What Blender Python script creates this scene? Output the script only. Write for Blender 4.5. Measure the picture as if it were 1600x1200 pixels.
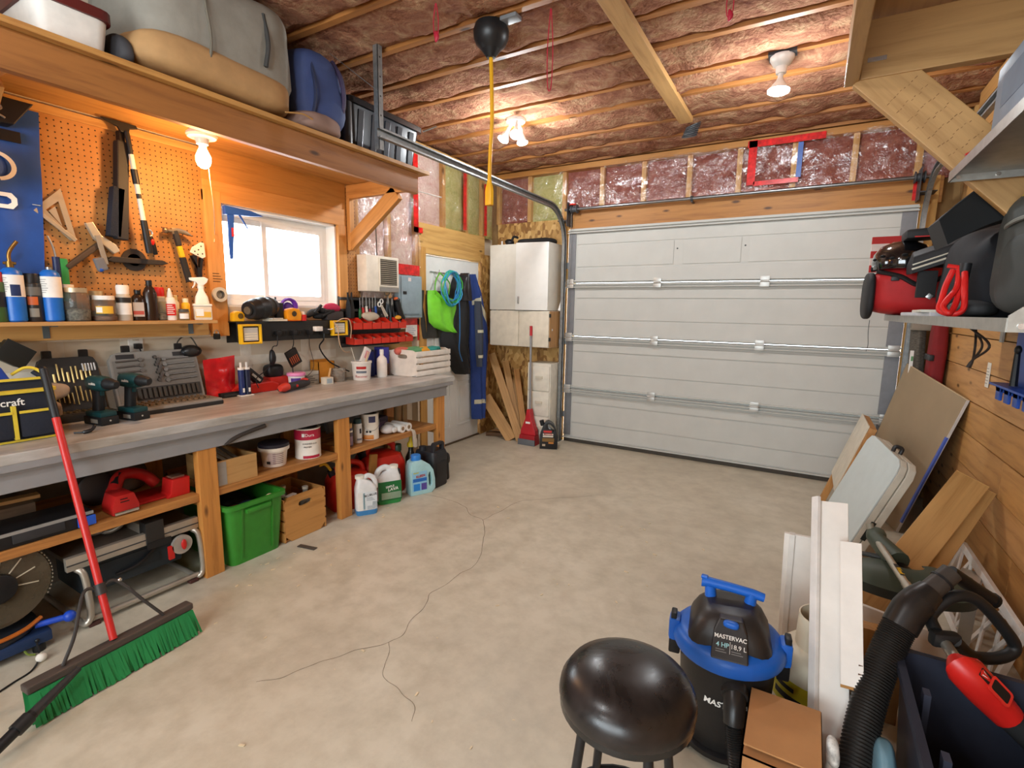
import bpy, bmesh, math, random
from math import pi, sin, cos, radians
from mathutils import Matrix, Vector, noise as mnoise

for o in list(bpy.data.objects):
    bpy.data.objects.remove(o, do_unlink=True)
scene = bpy.context.scene
COL = scene.collection
random.seed(7)

# ---------------------------------------------------------------- camera
# x = right along the garage-door wall, y = depth towards the garage door, z = up
YAW, PITCH, ROLL, FPX = radians(30.353), radians(8.483), radians(.86), 786.8
fw = Vector((-sin(YAW)*cos(PITCH), cos(YAW)*cos(PITCH), -sin(PITCH)))
rt = Vector((cos(YAW), sin(YAW), 0)); up = rt.cross(fw)
rt, up = cos(ROLL)*rt + sin(ROLL)*up, -sin(ROLL)*rt + cos(ROLL)*up
cd = bpy.data.cameras.new('camera'); cam = bpy.data.objects.new('camera', cd); COL.objects.link(cam)
cd.sensor_width = 36; cd.lens = FPX/1600*36; cd.clip_start = .05
mw = Matrix((rt, up, -fw)).transposed().to_4x4(); mw.translation = (0, 0, 1.348)
cam.matrix_world = mw
scene.camera = cam

# ---------------------------------------------------------------- world and light
world = bpy.data.worlds.new('world'); scene.world = world; world.use_nodes = True
bg = world.node_tree.nodes['Background']
bg.inputs[0].default_value = (.84, .94, 1, 1); bg.inputs[1].default_value = 14.0     # bright overcast winter sky
scene.view_settings.view_transform = 'Standard'; scene.view_settings.look = 'None'
scene.view_settings.gamma = 1; scene.view_settings.use_curve_mapping = False
scene.view_settings.exposure = 0.0
LAMP_W, WARM_W = 33, 17.5                                                            # watts of a ceiling bulb, of the bulb under the shelf

def portal(name, loc, rot, sx, sy):
    """marks a window opening so that daylight is sampled well; gives off no light itself"""
    l = bpy.data.lights.new(name, 'AREA'); l.shape = 'RECTANGLE'; l.size = sx; l.size_y = sy; l.cycles.is_portal = True
    o = bpy.data.objects.new(name, l); COL.objects.link(o); o.location = loc; o.rotation_euler = rot
portal('window_portal', (-3.165, 2.16, 1.63), (0, -pi/2, 0), .59, .84)
portal('window_portal', (-.9, -2.31, 1.525), (pi/2, 0, 0), 2.8, 1.35)  # opening of the unseen window added behind the camera

def point_light(name, loc, watts, col, radius, parent=None, flood=False):
    l = bpy.data.lights.new(name, 'SPOT' if flood else 'POINT')
    if flood: l.spot_size = radians(180); l.spot_blend = .2
    l.energy = watts; l.color = col; l.shadow_soft_size = radius
    o = bpy.data.objects.new(name, l); COL.objects.link(o); o.location = loc
    if parent: attach(o, parent)
    return o

# ---------------------------------------------------------------- materials
def lin(h):
    h = h.lstrip('#'); r = []
    for i in (0, 2, 4):
        c = int(h[i:i+2], 16)/255
        r.append(c/12.92 if c <= .04045 else ((c+.055)/1.055)**2.4)
    return tuple(r) + (1,)
MATS = {}
def _new(name):
    m = bpy.data.materials.new(name); m.use_nodes = True
    nt = m.node_tree; b = nt.nodes['Principled BSDF']
    return m, nt, b
def _coord(nt, scale):
    tc = nt.nodes.new('ShaderNodeTexCoord'); mp = nt.nodes.new('ShaderNodeMapping')
    mp.inputs['Scale'].default_value = scale if hasattr(scale, '__len__') else (scale,)*3
    nt.links.new(tc.outputs['Object'], mp.inputs['Vector'])
    return mp.outputs[0]
def _noise(nt, vec, scale, detail=4, rough=.55, dist=0):
    n = nt.nodes.new('ShaderNodeTexNoise'); n.inputs['Scale'].default_value = scale
    n.inputs['Detail'].default_value = detail; n.inputs['Roughness'].default_value = rough; n.inputs['Distortion'].default_value = dist
    nt.links.new(vec, n.inputs['Vector']); return n
def _ramp(nt, fac, stops):
    r = nt.nodes.new('ShaderNodeValToRGB'); e = r.color_ramp.elements
    while len(e) < len(stops): e.new(.5)
    for k, (p, c) in enumerate(stops):
        e[k].position = p; e[k].color = c
    nt.links.new(fac, r.inputs[0]); return r
def _mix(nt, a, b, fac, mode='MIX'):
    m = nt.nodes.new('ShaderNodeMix'); m.data_type = 'RGBA'; m.blend_type = mode
    for sock, v in ((m.inputs[0], fac), (m.inputs[6], a), (m.inputs[7], b)):
        if hasattr(v, 'links') or hasattr(v, 'is_output'): nt.links.new(v, sock)
        else: sock.default_value = v
    return m.outputs[2]
def _bump(nt, b, h, strength, dist=.01):
    n = nt.nodes.new('ShaderNodeBump'); n.inputs['Strength'].default_value = strength; n.inputs['Distance'].default_value = dist
    nt.links.new(h, n.inputs['Height']); nt.links.new(n.outputs[0], b.inputs['Normal'])
def M(col, rough=.5, metal=0, var=.06, nscale=14, bump=0, bscale=60, coat=0, trans=0, alpha=1, ior=1.45, spec=.5, stretch=None):
    """plain coloured material with slight mottling and optional relief"""
    key = (col, rough, metal, var, nscale, bump, bscale, coat, trans, alpha, spec, stretch)
    if key in MATS: return MATS[key]
    m, nt, b = _new('m_%s_%d' % (col.strip('#'), len(MATS))); c = lin(col)
    b.inputs['Roughness'].default_value = rough; b.inputs['Metallic'].default_value = metal
    b.inputs['Specular IOR Level'].default_value = spec; b.inputs['IOR'].default_value = ior
    b.inputs['Base Color'].default_value = c
    if coat: b.inputs['Coat Weight'].default_value = coat
    if trans: b.inputs['Transmission Weight'].default_value = trans
    if alpha < 1: b.inputs['Alpha'].default_value = alpha
    if var or bump:
        v = _coord(nt, stretch or 1)
    if var:
        n = _noise(nt, v, nscale)
        lo = tuple(x*(1-var*1.6) for x in c[:3]) + (1,); hi = tuple(min(1, x*(1+var*1.6)) for x in c[:3]) + (1,)
        r = _ramp(nt, n.outputs[0], [(.3, lo), (.7, hi)]); nt.links.new(r.outputs[0], b.inputs['Base Color'])
    if bump:
        n2 = _noise(nt, v, bscale, 3); _bump(nt, b, n2.outputs[0], bump, .004)
    MATS[key] = m; return m
def WOOD(a, bcol, axis='X', rough=.55, knots=True, scale=1.0, coat=0):
    """sawn timber; grain runs along the given local axis"""
    key = ('wood', a, bcol, axis, rough, knots, scale)
    if key in MATS: return MATS[key]
    m, nt, b = _new('wood_%d' % len(MATS))
    s = {'X': (.7, 9, 9), 'Y': (9, .7, 9), 'Z': (9, 9, .7)}[axis]
    v = _coord(nt, tuple(x*scale for x in s))
    n = _noise(nt, v, 3.2, 6, .6, .6)
    r = _ramp(nt, n.outputs[0], [(.28, lin(bcol)), (.5, lin(a)), (.72, tuple(min(1, x*1.12) for x in lin(a)[:3])+(1,))])
    out = r.outputs[0]
    if knots:
        v2 = _coord(nt, {'X': (3.2, 9, 9), 'Y': (9, 3.2, 9), 'Z': (9, 9, 3.2)}[axis])
        vo = nt.nodes.new('ShaderNodeTexVoronoi'); vo.inputs['Scale'].default_value = 1.0; nt.links.new(v2, vo.inputs['Vector'])
        k = _ramp(nt, vo.outputs['Distance'], [(.07, (1, 1, 1, 1)), (.14, (0, 0, 0, 1))])
        dk = tuple(x*.35 for x in lin(bcol)[:3]) + (1,)
        out = _mix(nt, out, dk, k.outputs[0])
    nt.links.new(out, b.inputs['Base Color']); b.inputs['Roughness'].default_value = rough
    b.inputs['Coat Weight'].default_value = coat
    _bump(nt, b, n.outputs[0], .15, .002)
    MATS[key] = m; return m
PINE = {a: WOOD('#c89a5a', '#a8743a', a) for a in 'XYZ'}          # yellowed pine framing
PALE = {a: WOOD('#b98e57', '#9e733e', a) for a in 'XYZ'}          # newer, paler boards
SHOP = {a: WOOD('#b98548', '#94602c', a) for a in 'XYZ'}          # bench timber

# ---------------------------------------------------------------- scene graph helpers
def wmat(o):
    m = o.matrix_basis.copy()
    return wmat(o.parent) @ o.matrix_parent_inverse @ m if o.parent else m
def attach(o, p):
    o.parent = p; o.matrix_parent_inverse = wmat(p).inverted()
def tag(o, label, cat, group=None, kind=None):
    if label: o['label'] = label
    if cat: o['category'] = cat
    if group: o['group'] = group
    if kind: o['kind'] = kind
    return o
def thing(name, label, cat, loc, group=None, kind=None):
    o = bpy.data.objects.new(name, None); COL.objects.link(o); o.location = loc
    o.empty_display_size = .05
    return tag(o, label, cat, group, kind)
def clone(root, loc=None, rotz=None, label=None):
    """a copy of a thing with copies of its parts and sub-parts"""
    r = root.copy(); COL.objects.link(r)
    if loc is not None: r.location = loc
    if rotz is not None: r.rotation_euler = (0, 0, rotz)
    if label: r['label'] = label
    for c in root.children:
        k = c.copy(); COL.objects.link(k); k.parent = r
        for g in c.children:
            h = g.copy(); COL.objects.link(h); h.parent = k
    return r

class MB:
    """collects shapes into one mesh; world coordinates unless .x holds a transform"""
    def __init__(s, x=None): s.v = []; s.f = []; s.x = x
    def add(s, vs, fs):
        b = len(s.v)
        for p in vs:
            p = Vector(p); s.v.append(s.x @ p if s.x else p)
        s.f += [tuple(i+b for i in f) for f in fs]
        return s
    def box(s, lo, hi, R=None):
        (a, b, c), (d, e, f) = lo, hi
        vs = [(a,b,c),(d,b,c),(d,e,c),(a,e,c),(a,b,f),(d,b,f),(d,e,f),(a,e,f)]
        if R: vs = [R @ Vector(p) for p in vs]
        return s.add(vs, [(0,3,2,1),(4,5,6,7),(0,1,5,4),(1,2,6,5),(2,3,7,6),(3,0,4,7)])
    def cbox(s, c, size, R=None):
        h = [x/2 for x in size]
        T = Matrix.Translation(c) @ (R if R else Matrix.Identity(4))
        return s.box((-h[0],-h[1],-h[2]), (h[0],h[1],h[2]), T)
    def cyl(s, p0, p1, r0, r1=None, n=14, caps=True):
        p0, p1 = Vector(p0), Vector(p1); r1 = r0 if r1 is None else r1
        d = (p1-p0).normalized(); a = d.orthogonal().normalized(); b = d.cross(a)
        vs = []
        for p, r in ((p0, r0), (p1, r1)):
            for i in range(n):
                t = 2*pi*i/n; vs.append(p + a*(r*cos(t)) + b*(r*sin(t)))
        fs = [(i, (i+1) % n, n+(i+1) % n, n+i) for i in range(n)]
        if caps: fs += [tuple(range(n-1, -1, -1)), tuple(range(n, 2*n))]
        return s.add(vs, fs)
    def tube(s, pts, r, n=8, closed=False):
        pts = [Vector(p) for p in pts]; N = len(pts); vs = []; fs = []
        rr = list(r) if hasattr(r, '__len__') else [r]*N
        if len(rr) != N:                                   # radii given at fewer stations: interpolate
            q = rr; rr = []
            for i in range(N):
                t = i/max(1, N-1)*(len(q)-1); k = min(int(t), len(q)-2); rr.append(q[k]+(q[k+1]-q[k])*(t-k))
        a = None
        for i, p in enumerate(pts):
            if closed: d = pts[(i+1) % N] - pts[i-1]
            else: d = pts[min(i+1, N-1)] - pts[max(i-1, 0)]
            d.normalize()
            if a is None: a = d.orthogonal().normalized()
            a = (a - d*a.dot(d)); a = a.normalized() if a.length > 1e-6 else d.orthogonal().normalized()
            b = d.cross(a)
            for k in range(n):
                t = 2*pi*k/n; vs.append(p + a*(rr[i]*cos(t)) + b*(rr[i]*sin(t)))
        for i in range(N if closed else N-1):
            j = (i+1) % N
            fs += [(i*n+k, i*n+(k+1) % n, j*n+(k+1) % n, j*n+k) for k in range(n)]
        if not closed: fs += [tuple(range(n-1, -1, -1)), tuple(range((N-1)*n, N*n))]
        return s.add(vs, fs)
    def lathe(s, prof, c=(0, 0, 0), n=24, R=None, squash=(1, 1)):
        c = Vector(c); vs = []; fs = []
        for r, z in prof:
            for i in range(n):
                t = 2*pi*i/n; p = Vector((r*cos(t)*squash[0], r*sin(t)*squash[1], z))
                vs.append((R @ p if R else p) + c)
        m = len(prof)
        for j in range(m-1):
            fs += [(j*n+i, j*n+(i+1) % n, (j+1)*n+(i+1) % n, (j+1)*n+i) for i in range(n)]
        if prof[0][0] > 1e-5: fs.append(tuple(range(n-1, -1, -1)))
        if prof[-1][0] > 1e-5: fs.append(tuple(range((m-1)*n, m*n)))
        return s.add(vs, fs)
    def loft(s, rings, caps=True):
        n = len(rings[0]); vs = [p for r in rings for p in r]; fs = []
        for j in range(len(rings)-1):
            fs += [(j*n+i, j*n+(i+1) % n, (j+1)*n+(i+1) % n, (j+1)*n+i) for i in range(n)]
        if caps: fs += [tuple(range(n-1, -1, -1)), tuple(range((len(rings)-1)*n, len(rings)*n))]
        return s.add(vs, fs)
    def prism(s, poly, o, u, v, w):
        """polygon in the (u, v) frame at o, extruded by vector w"""
        o, u, v, w = Vector(o), Vector(u), Vector(v), Vector(w)
        a = [o + u*x + v*y for x, y in poly]
        return s.loft([a, [p + w for p in a]])
    def frame(s, outer, inner, o, u, v, w):
        """flat ring between two outlines with the same point count, extruded by w"""
        o, u, v, w = Vector(o), Vector(u), Vector(v), Vector(w); n = len(outer)
        A = [o+u*x+v*y for x, y in outer]; B = [o+u*x+v*y for x, y in inner]
        vs = A + B + [p+w for p in A] + [p+w for p in B]; fs = []
        for i in range(n):
            j = (i+1) % n
            fs += [(i, n+i, n+j, j), (2*n+i, 2*n+j, 3*n+j, 3*n+i), (i, j, 2*n+j, 2*n+i), (n+i, 3*n+i, 3*n+j, n+j)]
        return s.add(vs, fs)
    def ball(s, c, r, n=14, m=8, R=None, e=1.0, nz=0, ns=4, seed=0):
        """(super-)ellipsoid, optionally rumpled"""
        r = r if hasattr(r, '__len__') else (r, r, r); c = Vector(c); vs = []; fs = []
        sp = lambda x: math.copysign(abs(x)**e, x)
        for j in range(m+1):
            ph = -pi/2 + pi*j/m
            for i in range(n):
                t = 2*pi*i/n
                p = Vector((r[0]*sp(cos(ph))*sp(cos(t)), r[1]*sp(cos(ph))*sp(sin(t)), r[2]*sp(sin(ph))))
                if nz:
                    q = mnoise.noise(p*ns + Vector((seed, seed*2.3, 0))); p = p*(1 + nz*q)
                vs.append((R @ p if R else p) + c)
        for j in range(m):
            fs += [(j*n+i, j*n+(i+1) % n, (j+1)*n+(i+1) % n, (j+1)*n+i) for i in range(n)]
        return s.add(vs, fs)
    def grid(s, fn, nu, nv):
        vs = [fn(i/nu, j/nv) for j in range(nv+1) for i in range(nu+1)]
        k = nu+1
        return s.add(vs, [(j*k+i, j*k+i+1, (j+1)*k+i+1, (j+1)*k+i) for j in range(nv) for i in range(nu)])
    def build(s, name, mat, parent=None, smooth=40, bevel=0, weld=False, solid=0, label=None):
        me = bpy.data.meshes.new(name)
        xs = [p.x for p in s.v]; ys = [p.y for p in s.v]; zs = [p.z for p in s.v]
        org = Vector(((min(xs)+max(xs))/2, (min(ys)+max(ys))/2, min(zs)))
        me.from_pydata([p-org for p in s.v], [], s.f)
        bm = bmesh.new(); bm.from_mesh(me)
        if weld or True: bmesh.ops.remove_doubles(bm, verts=bm.verts, dist=1e-5)
        bmesh.ops.recalc_face_normals(bm, faces=bm.faces)
        if solid:
            geom = bm.faces[:]; bmesh.ops.solidify(bm, geom=geom, thickness=solid)
        if bevel:
            ed = [e for e in bm.edges if len(e.link_faces) == 2 and e.calc_face_angle(0) > .6]
            bmesh.ops.bevel(bm, geom=ed, offset=bevel, segments=2, affect='EDGES', profile=.6, clamp_overlap=True)
        bm.to_mesh(me); bm.free()
        if smooth:
            me.polygons.foreach_set('use_smooth', [True]*len(me.polygons)); me.set_sharp_from_angle(angle=radians(smooth))
        me.materials.append(mat)
        o = bpy.data.objects.new(name, me); COL.objects.link(o); o.location = org
        if parent: attach(o, parent)
        if label: o['label'] = label
        return o

def basis(d, u=(0, 0, 1)):
    """rotation whose local x is d and whose local z is close to u"""
    d = Vector(d).normalized(); u = Vector(u); y = u.cross(d)
    y = y.normalized() if y.length > 1e-5 else Vector((0, 1, 0))
    z = d.cross(y)
    return Matrix((d, y, z)).transposed().to_4x4()
def board(name, p0, p1, w, t, mat, parent=None, up=(0, 0, 1), bevel=.002, label=None):
    """timber from p0 to p1; w across, t along the `up` side; grain along its length"""
    p0, p1 = Vector(p0), Vector(p1); L = (p1-p0).length; R = basis(p1-p0, up)
    m = MB(); m.box((0, -w/2, -t/2), (L, w/2, t/2))
    o = m.build(name, mat, None, smooth=0, bevel=bevel)
    loc = o.location.copy()
    o.matrix_basis = Matrix.Translation(p0) @ R @ Matrix.Translation(loc)
    if parent: attach(o, parent)
    if label: o['label'] = label
    return o
def text(name, s, size, M4, mat, parent, extrude=.0006, align='CENTER', bold=0, shear=0):
    cu = bpy.data.curves.new(name, 'FONT'); cu.body = s; cu.size = size; cu.extrude = extrude; cu.align_x = align; cu.align_y = 'CENTER'
    cu.offset = bold; cu.shear = shear; cu.resolution_u = 3
    t = bpy.data.objects.new(name+'_tmp', cu)
    me = bpy.data.meshes.new_from_object(t); me.name = name
    bpy.data.objects.remove(t); bpy.data.curves.remove(cu)
    me.materials.clear(); me.materials.append(mat)
    o = bpy.data.objects.new(name, me); COL.objects.link(o); o.matrix_basis = M4
    attach(o, parent); return o
def face(origin, right, upv):
    """matrix for lettering lying in the plane (right, up) at origin"""
    r = Vector(right).normalized(); u = Vector(upv).normalized(); n = r.cross(u)
    m = Matrix((r, u, n)).transposed().to_4x4(); m.translation = Vector(origin); return m
def bez(pts, n=8):
    """smooth curve through points (Catmull-Rom)"""
    P = [Vector(p) for p in pts]; P = [P[0]*2-P[1]] + P + [P[-1]*2-P[-2]]; out = []
    for i in range(1, len(P)-2):
        for k in range(n):
            t = k/n; a, b, c, d = P[i-1:i+3]
            out.append(.5*((2*b) + (c-a)*t + (2*a-5*b+4*c-d)*t*t + (3*b-a-3*c+d)*t**3))
    out.append(P[-2]); return out
def rrect(w, h, r, n=3):
    out = []
    for cx, cy, a in ((w/2-r, h/2-r, 0), (-w/2+r, h/2-r, pi/2), (-w/2+r, -h/2+r, pi), (w/2-r, -h/2+r, 3*pi/2)):
        for k in range(n+1):
            t = a + pi/2*k/n; out.append((cx+r*cos(t), cy+r*sin(t)))
    return out
def nz(x, y, z, s=1): return mnoise.noise(Vector((x*s, y*s, z*s)))

# common finishes
BLK = M('#151517', .45); BLKM = M('#1b1b1c', .75, bump=.2, bscale=120); STEEL = M('#a8a8a6', .35, .9); CHROME = M('#c8c8c8', .18, 1)
GALV = M('#8f9190', .45, .75, .12, 30); WHITE = M('#e6e3dc', .45); RED = M('#c4201c', .4); DKRED = M('#8e1513', .5)
BLUE = M('#1f57b5', .42); YEL = M('#e6b41c', .45); DGREY = M('#3a3b3c', .55); GREY = M('#77787a', .5); LABEL = M('#ece9e2', .6)
INK = M('#26262a', .6, var=0); RINK = M('#b3221f', .6, var=0); BINK = M('#2a5aa8', .6, var=0); WINK = M('#f0efe9', .5, var=0)

# ================================================================ SETTING
def struct(o): o['kind'] = 'structure'; return o
LW, RW, BW, CZ = -3.0, .80, 4.75, 2.75          # left wall face, right plank face, rear wall face, joist underside

# ---- floor: worn, slightly sealed concrete
m, nt, b = _new('concrete'); v = _coord(nt, 1)
n1 = _noise(nt, v, 1.3, 6, .6, .4); n2 = _noise(nt, v, 9, 8, .65); n3 = _noise(nt, v, 60, 3)
c1 = _ramp(nt, n1.outputs[0], [(.28, lin('#b9af9c')), (.5, lin('#c6bda9')), (.74, lin('#d2cab8'))])
c2 = _ramp(nt, n2.outputs[0], [(.34, lin('#b9b0a2')), (.6, (1, 1, 1, 1))])
out = _mix(nt, c1.outputs[0], c2.outputs[0], .35, 'MULTIPLY')
nt.links.new(out, b.inputs['Base Color'])
rr = _ramp(nt, n2.outputs[0], [(.3, (.36,)*3+(1,)), (.7, (.6,)*3+(1,))]); nt.links.new(rr.outputs[0], b.inputs['Roughness'])
_bump(nt, b, n3.outputs[0], .12, .002)
CONC = m
fl = struct(MB().box((-3.2, -2.2, -.12), (1.05, 5.0, 0)).build('floor', CONC, smooth=0))
fl['label'] = 'worn beige concrete garage floor with hairline cracks'
CRK = M('#6e6454', .85)
def crack(pts, w):
    P = bez([(x, y, 0) for x, y in pts], 6); m = MB(); vs = []; fs = []
    for i, p in enumerate(P):
        d = (P[min(i+1, len(P)-1)] - P[max(i-1, 0)]).normalized(); nn = Vector((-d.y, d.x, 0))
        k = w*(.6+.8*abs(nz(p.x, p.y, 3, 30))); p = p + nn*.012*nz(p.x, p.y, 0, 14)
        vs += [p+nn*k+Vector((0, 0, .0006)), p-nn*k+Vector((0, 0, .0006))]
    for i in range(len(P)-1): fs.append((2*i, 2*i+1, 2*i+3, 2*i+2))
    m.add(vs, fs).build('crack', CRK, fl, smooth=0)
crack([(-2.344,2.716),(-2.11,2.727),(-1.933,2.684),(-1.816,2.59),(-1.707,2.569),(-1.603,2.426),(-1.478,2.214),(-1.421,2.061),(-1.435,1.951),(-1.434,1.831),(-1.445,1.726),(-1.393,1.621),(-1.388,1.52),(-1.347,1.43),(-1.361,1.368),(-1.431,1.274),(-1.47,1.2),(-1.525,1.112),(-1.547,1.025),(-1.613,.956)], .0015)
crack([(-1.707,2.569),(-1.684,2.721),(-1.67,2.955),(-1.577,3.069),(-1.268,3.35)], .0014)
crack([(-1.361,1.368),(-1.314,1.313),(-1.282,1.254),(-1.233,1.21),(-1.143,1.196),(-1.059,1.171),(-1.015,1.114)], .001)

# ---- insulation and plastic
def insul(name, a, b2, c):
    m, nt, b = _new(name); v = _coord(nt, 1)
    n = _noise(nt, v, 7, 8, .7, 1.2); n2 = _noise(nt, v, 45, 4)
    r = _ramp(nt, n.outputs[0], [(.3, lin(b2)), (.5, lin(a)), (.7, lin(c))]); nt.links.new(r.outputs[0], b.inputs['Base Color'])
    b.inputs['Roughness'].default_value = 1; b.inputs['Specular IOR Level'].default_value = .1
    _bump(nt, b, n2.outputs[0], .9, .018); return m
PINK = insul('ins_pink', '#94594e', '#773e38', '#ad7e70'); PINKW = insul('ins_pinkwhite', '#dcc0b4', '#c79a92', '#e8d9cb')
YELG = insul('ins_yellow', '#bdb878', '#a0a464', '#cfcb96'); CEIL = insul('ins_ceiling', '#95674f', '#6e4032', '#b39270')
m, nt, b = _new('poly_sheet')
for n in list(nt.nodes):
    if n.type != 'OUTPUT_MATERIAL': nt.nodes.remove(n)
tr = nt.nodes.new('ShaderNodeBsdfTransparent'); tr.inputs[0].default_value = (.96, .95, .95, 1)
gl = nt.nodes.new('ShaderNodeBsdfGlossy'); gl.inputs['Roughness'].default_value = .16; gl.inputs[0].default_value = (1, 1, 1, 1)
lw_ = nt.nodes.new('ShaderNodeLayerWeight'); lw_.inputs[0].default_value = .25
mp = nt.nodes.new('ShaderNodeMapRange'); mp.inputs[3].default_value = .10; mp.inputs[4].default_value = .5
nt.links.new(lw_.outputs['Facing'], mp.inputs[0])
mx = nt.nodes.new('ShaderNodeMixShader'); nt.links.new(mp.outputs[0], mx.inputs[0]); nt.links.new(tr.outputs[0], mx.inputs[1]); nt.links.new(gl.outputs[0], mx.inputs[2])
nt.links.new(mx.outputs[0], nt.nodes['Material Output'].inputs[0])
v = _coord(nt, 1); nn_ = _noise(nt, v, 5, 5, .6, 1.5); bp = nt.nodes.new('ShaderNodeBump'); bp.inputs['Strength'].default_value = .8; bp.inputs['Distance'].default_value = .05
nt.links.new(nn_.outputs[0], bp.inputs['Height']); nt.links.new(bp.outputs[0], gl.inputs['Normal'])
POLY = m
def batt(parent, o, u, v, n, w, h, mat, amp=.02, name='insulation_batt', seed=0, bulge=.015):
    """puffy batt face spanning w*u, h*v, pushed out along n, edges tucked in"""
    o, u, v, n = Vector(o), Vector(u), Vector(v), Vector(n)
    def f(a, c):
        e = min(a, 1-a)*w; g = min(c, 1-c)*h
        t = min(1, e/.05)*min(1, g/.05)
        p = o + u*(a*w) + v*(c*h)
        d = bulge*t + amp*t*(nz(p.x+seed, p.y, p.z, 6)+.5*nz(p.x, p.y+seed, p.z, 17)) - .012*(1-t)
        return p + n*d
    MB().grid(f, max(6, int(w/.035)), max(6, int(h/.035))).build(name, mat, parent, smooth=80)
def poly_sheet(parent, o, u, v, n, w, h, seed=0, amp=.012):
    o, u, v, n = Vector(o), Vector(u), Vector(v), Vector(n)
    def f(a, c):
        p = o + u*(a*w) + v*(c*h); s = a*w*1.0 + c*h*.9
        rdg = (1-abs(nz(a*w*3+seed, c*h*5, 2, 1.6)))**5 + .7*(1-abs(nz(a*w*7, c*h*3+seed, 5, 1.3)))**6
        return p + n*(amp*nz(p.x+seed, p.y, p.z, 5) + .016*rdg)
    MB().grid(f, max(8, int(w/.03)), max(8, int(h/.03))).build('plastic_sheet', POLY, parent, smooth=80)

# ---- left wall
DRY = M('#d9cbb4', .8, var=.05, nscale=3); SHEATH = M('#9c7a4c', .8)
wl = MB()
DX = -3.07                                        # drywall face behind the bench, set back from the casing boards
for lo, hi in (((-3.16, -2.2, 0), (DX, 3.44, 1.165)), ((-3.16, 3.44, 0), (LW, 3.47, 1.23)), ((-3.16, -2.2, 1.165), (LW, 1.74, 2.9)), ((-3.16, 2.58, 1.165), (LW, 2.76, 2.9)), ((-3.16, 1.74, 1.165), (LW, 2.58, 1.335)), ((-3.16, 1.74, 1.925), (LW, 2.58, 2.9)),
               ((-3.16, 2.76, 1.165), (LW, 3.44, 1.23)), ((-3.16, 2.76, 1.23), (-3.10, 3.47, 2.9)), ((-3.16, 3.47, 1.83), (-3.10, 4.42, 2.9)), ((-3.16, 3.47, 0), (-3.10, 3.56, 1.83)), ((-3.16, 4.42, 0), (-3.10, 5.0, 2.9))):
    wl.box(lo, hi)
wl = struct(wl.build('wall_left', DRY, smooth=0)); wl['label'] = 'left wall of drywall, bare studs and plastic covered insulation'
# taped drywall joints over the bench
MUD = M('#e6dece', .85)
for y0, y1 in ((.93, .99), (1.22, 1.27), (.55, .60), (1.86, 1.93), (2.3, 2.36)):
    MB().box((DX, y0, .80), (DX+.0015, y1, 1.165)).build('joint_tape', MUD, wl, smooth=0)
MB().box((DX, -.5, .97), (DX+.0016, 2.6, 1.03)).build('joint_tape', MUD, wl, smooth=0)
for y in (2.78, 3.12, 3.455, 3.84, 4.20, 4.49):
    z0 = 1.23 if y < 3.47 else 2.08
    board('stud', (-3.05, y, z0), (-3.05, y, 2.70), .04, .10, PINE['X'], wl, up=(1, 0, 0))
board('top_plate', (-3.05, 2.6, 2.72), (-3.05, 4.74, 2.72), .09, .04, PINE['X'], wl)
for (y0, y1, mt, z0) in ((2.80, 3.10, PINKW, 1.23), (3.14, 3.435, PINKW, 1.23), (3.475, 3.82, PINKW, 2.08), (3.86, 4.18, YELG, 2.08), (4.22, 4.47, YELG, 2.08), (4.51, 4.72, YELG, 2.08)):
    batt(wl, (-3.03, y0, z0), (0, 1, 0), (0, 0, 1), (1, 0, 0), y1-y0, 2.70-z0, mt, .014, seed=y0)
poly_sheet(wl, (-2.985, 2.77, 1.25), (0, 1, 0), (0, 0, 1), (1, 0, 0), .69, 1.44, 1.7, .016)
poly_sheet(wl, (-2.985, 3.46, 2.09), (0, 1, 0), (0, 0, 1), (1, 0, 0), 1.27, .62, 4.2)
TAPE = M('#c8201e', .3, var=.25, nscale=25)
def tape(parent, lo, hi): MB().box(lo, hi).build('red_tape', TAPE, parent, smooth=0)
for lo, hi in (((-2.972, 3.385, 1.985), (-2.970, 3.445, 2.62)), ((-2.972, 4.10, 2.10), (-2.970, 4.15, 2.66)), ((-2.972, 4.465, 2.09), (-2.970, 4.51, 2.60)), ((-2.972, 3.15, 1.62), (-2.970, 3.45, 1.705)), ((-2.972, 3.385, 1.985), (-2.970, 3.50, 2.03))):
    tape(wl, lo, hi)
for lo, hi in (((-2.998, 3.20, 1.195), (-2.996, 3.47, 1.262)), ((-2.998, 3.445, 1.06), (-2.996, 3.475, 1.26))): tape(wl, lo, hi)
MB().box((DX, 3.10, .86), (DX+.01, 3.44, 1.07)).build('plywood_panel', PINE['Y'], wl, smooth=0)
# door framing: header of plywood, jambs, trim
DT = WOOD('#c9a05e', '#ab7f40', 'Y', knots=True); DTZ = WOOD('#c4944e', '#a0702f', 'Z', knots=False)
MB().box((-3.09, 3.465, 1.875), (-2.99, 4.50, 2.08)).build('door_header', DT, wl, smooth=0, bevel=.002)
MB().box((-3.09, 3.465, 0), (-2.985, 3.555, 1.875)).build('door_jamb', DTZ, wl, smooth=0, bevel=.002)
MB().box((-3.09, 3.555, 1.822), (-2.985, 4.43, 1.875)).build('door_head_jamb', DT, wl, smooth=0, bevel=.002)
m, nt, b = _new('osb'); v = _coord(nt, (1, 1, 1))
vo = nt.nodes.new('ShaderNodeTexVoronoi'); vo.inputs['Scale'].default_value = 30; vo.inputs['Randomness'].default_value = 1
mp2 = nt.nodes.new('ShaderNodeMapping'); mp2.inputs['Scale'].default_value = (1, 1, .62); mp2.inputs['Rotation'].default_value = (.5, .6, .5)
nt.links.new(v, mp2.inputs[0]); nn_ = _noise(nt, mp2.outputs[0], 4, 3); add = nt.nodes.new('ShaderNodeVectorMath'); add.operation = 'MULTIPLY_ADD'
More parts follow.
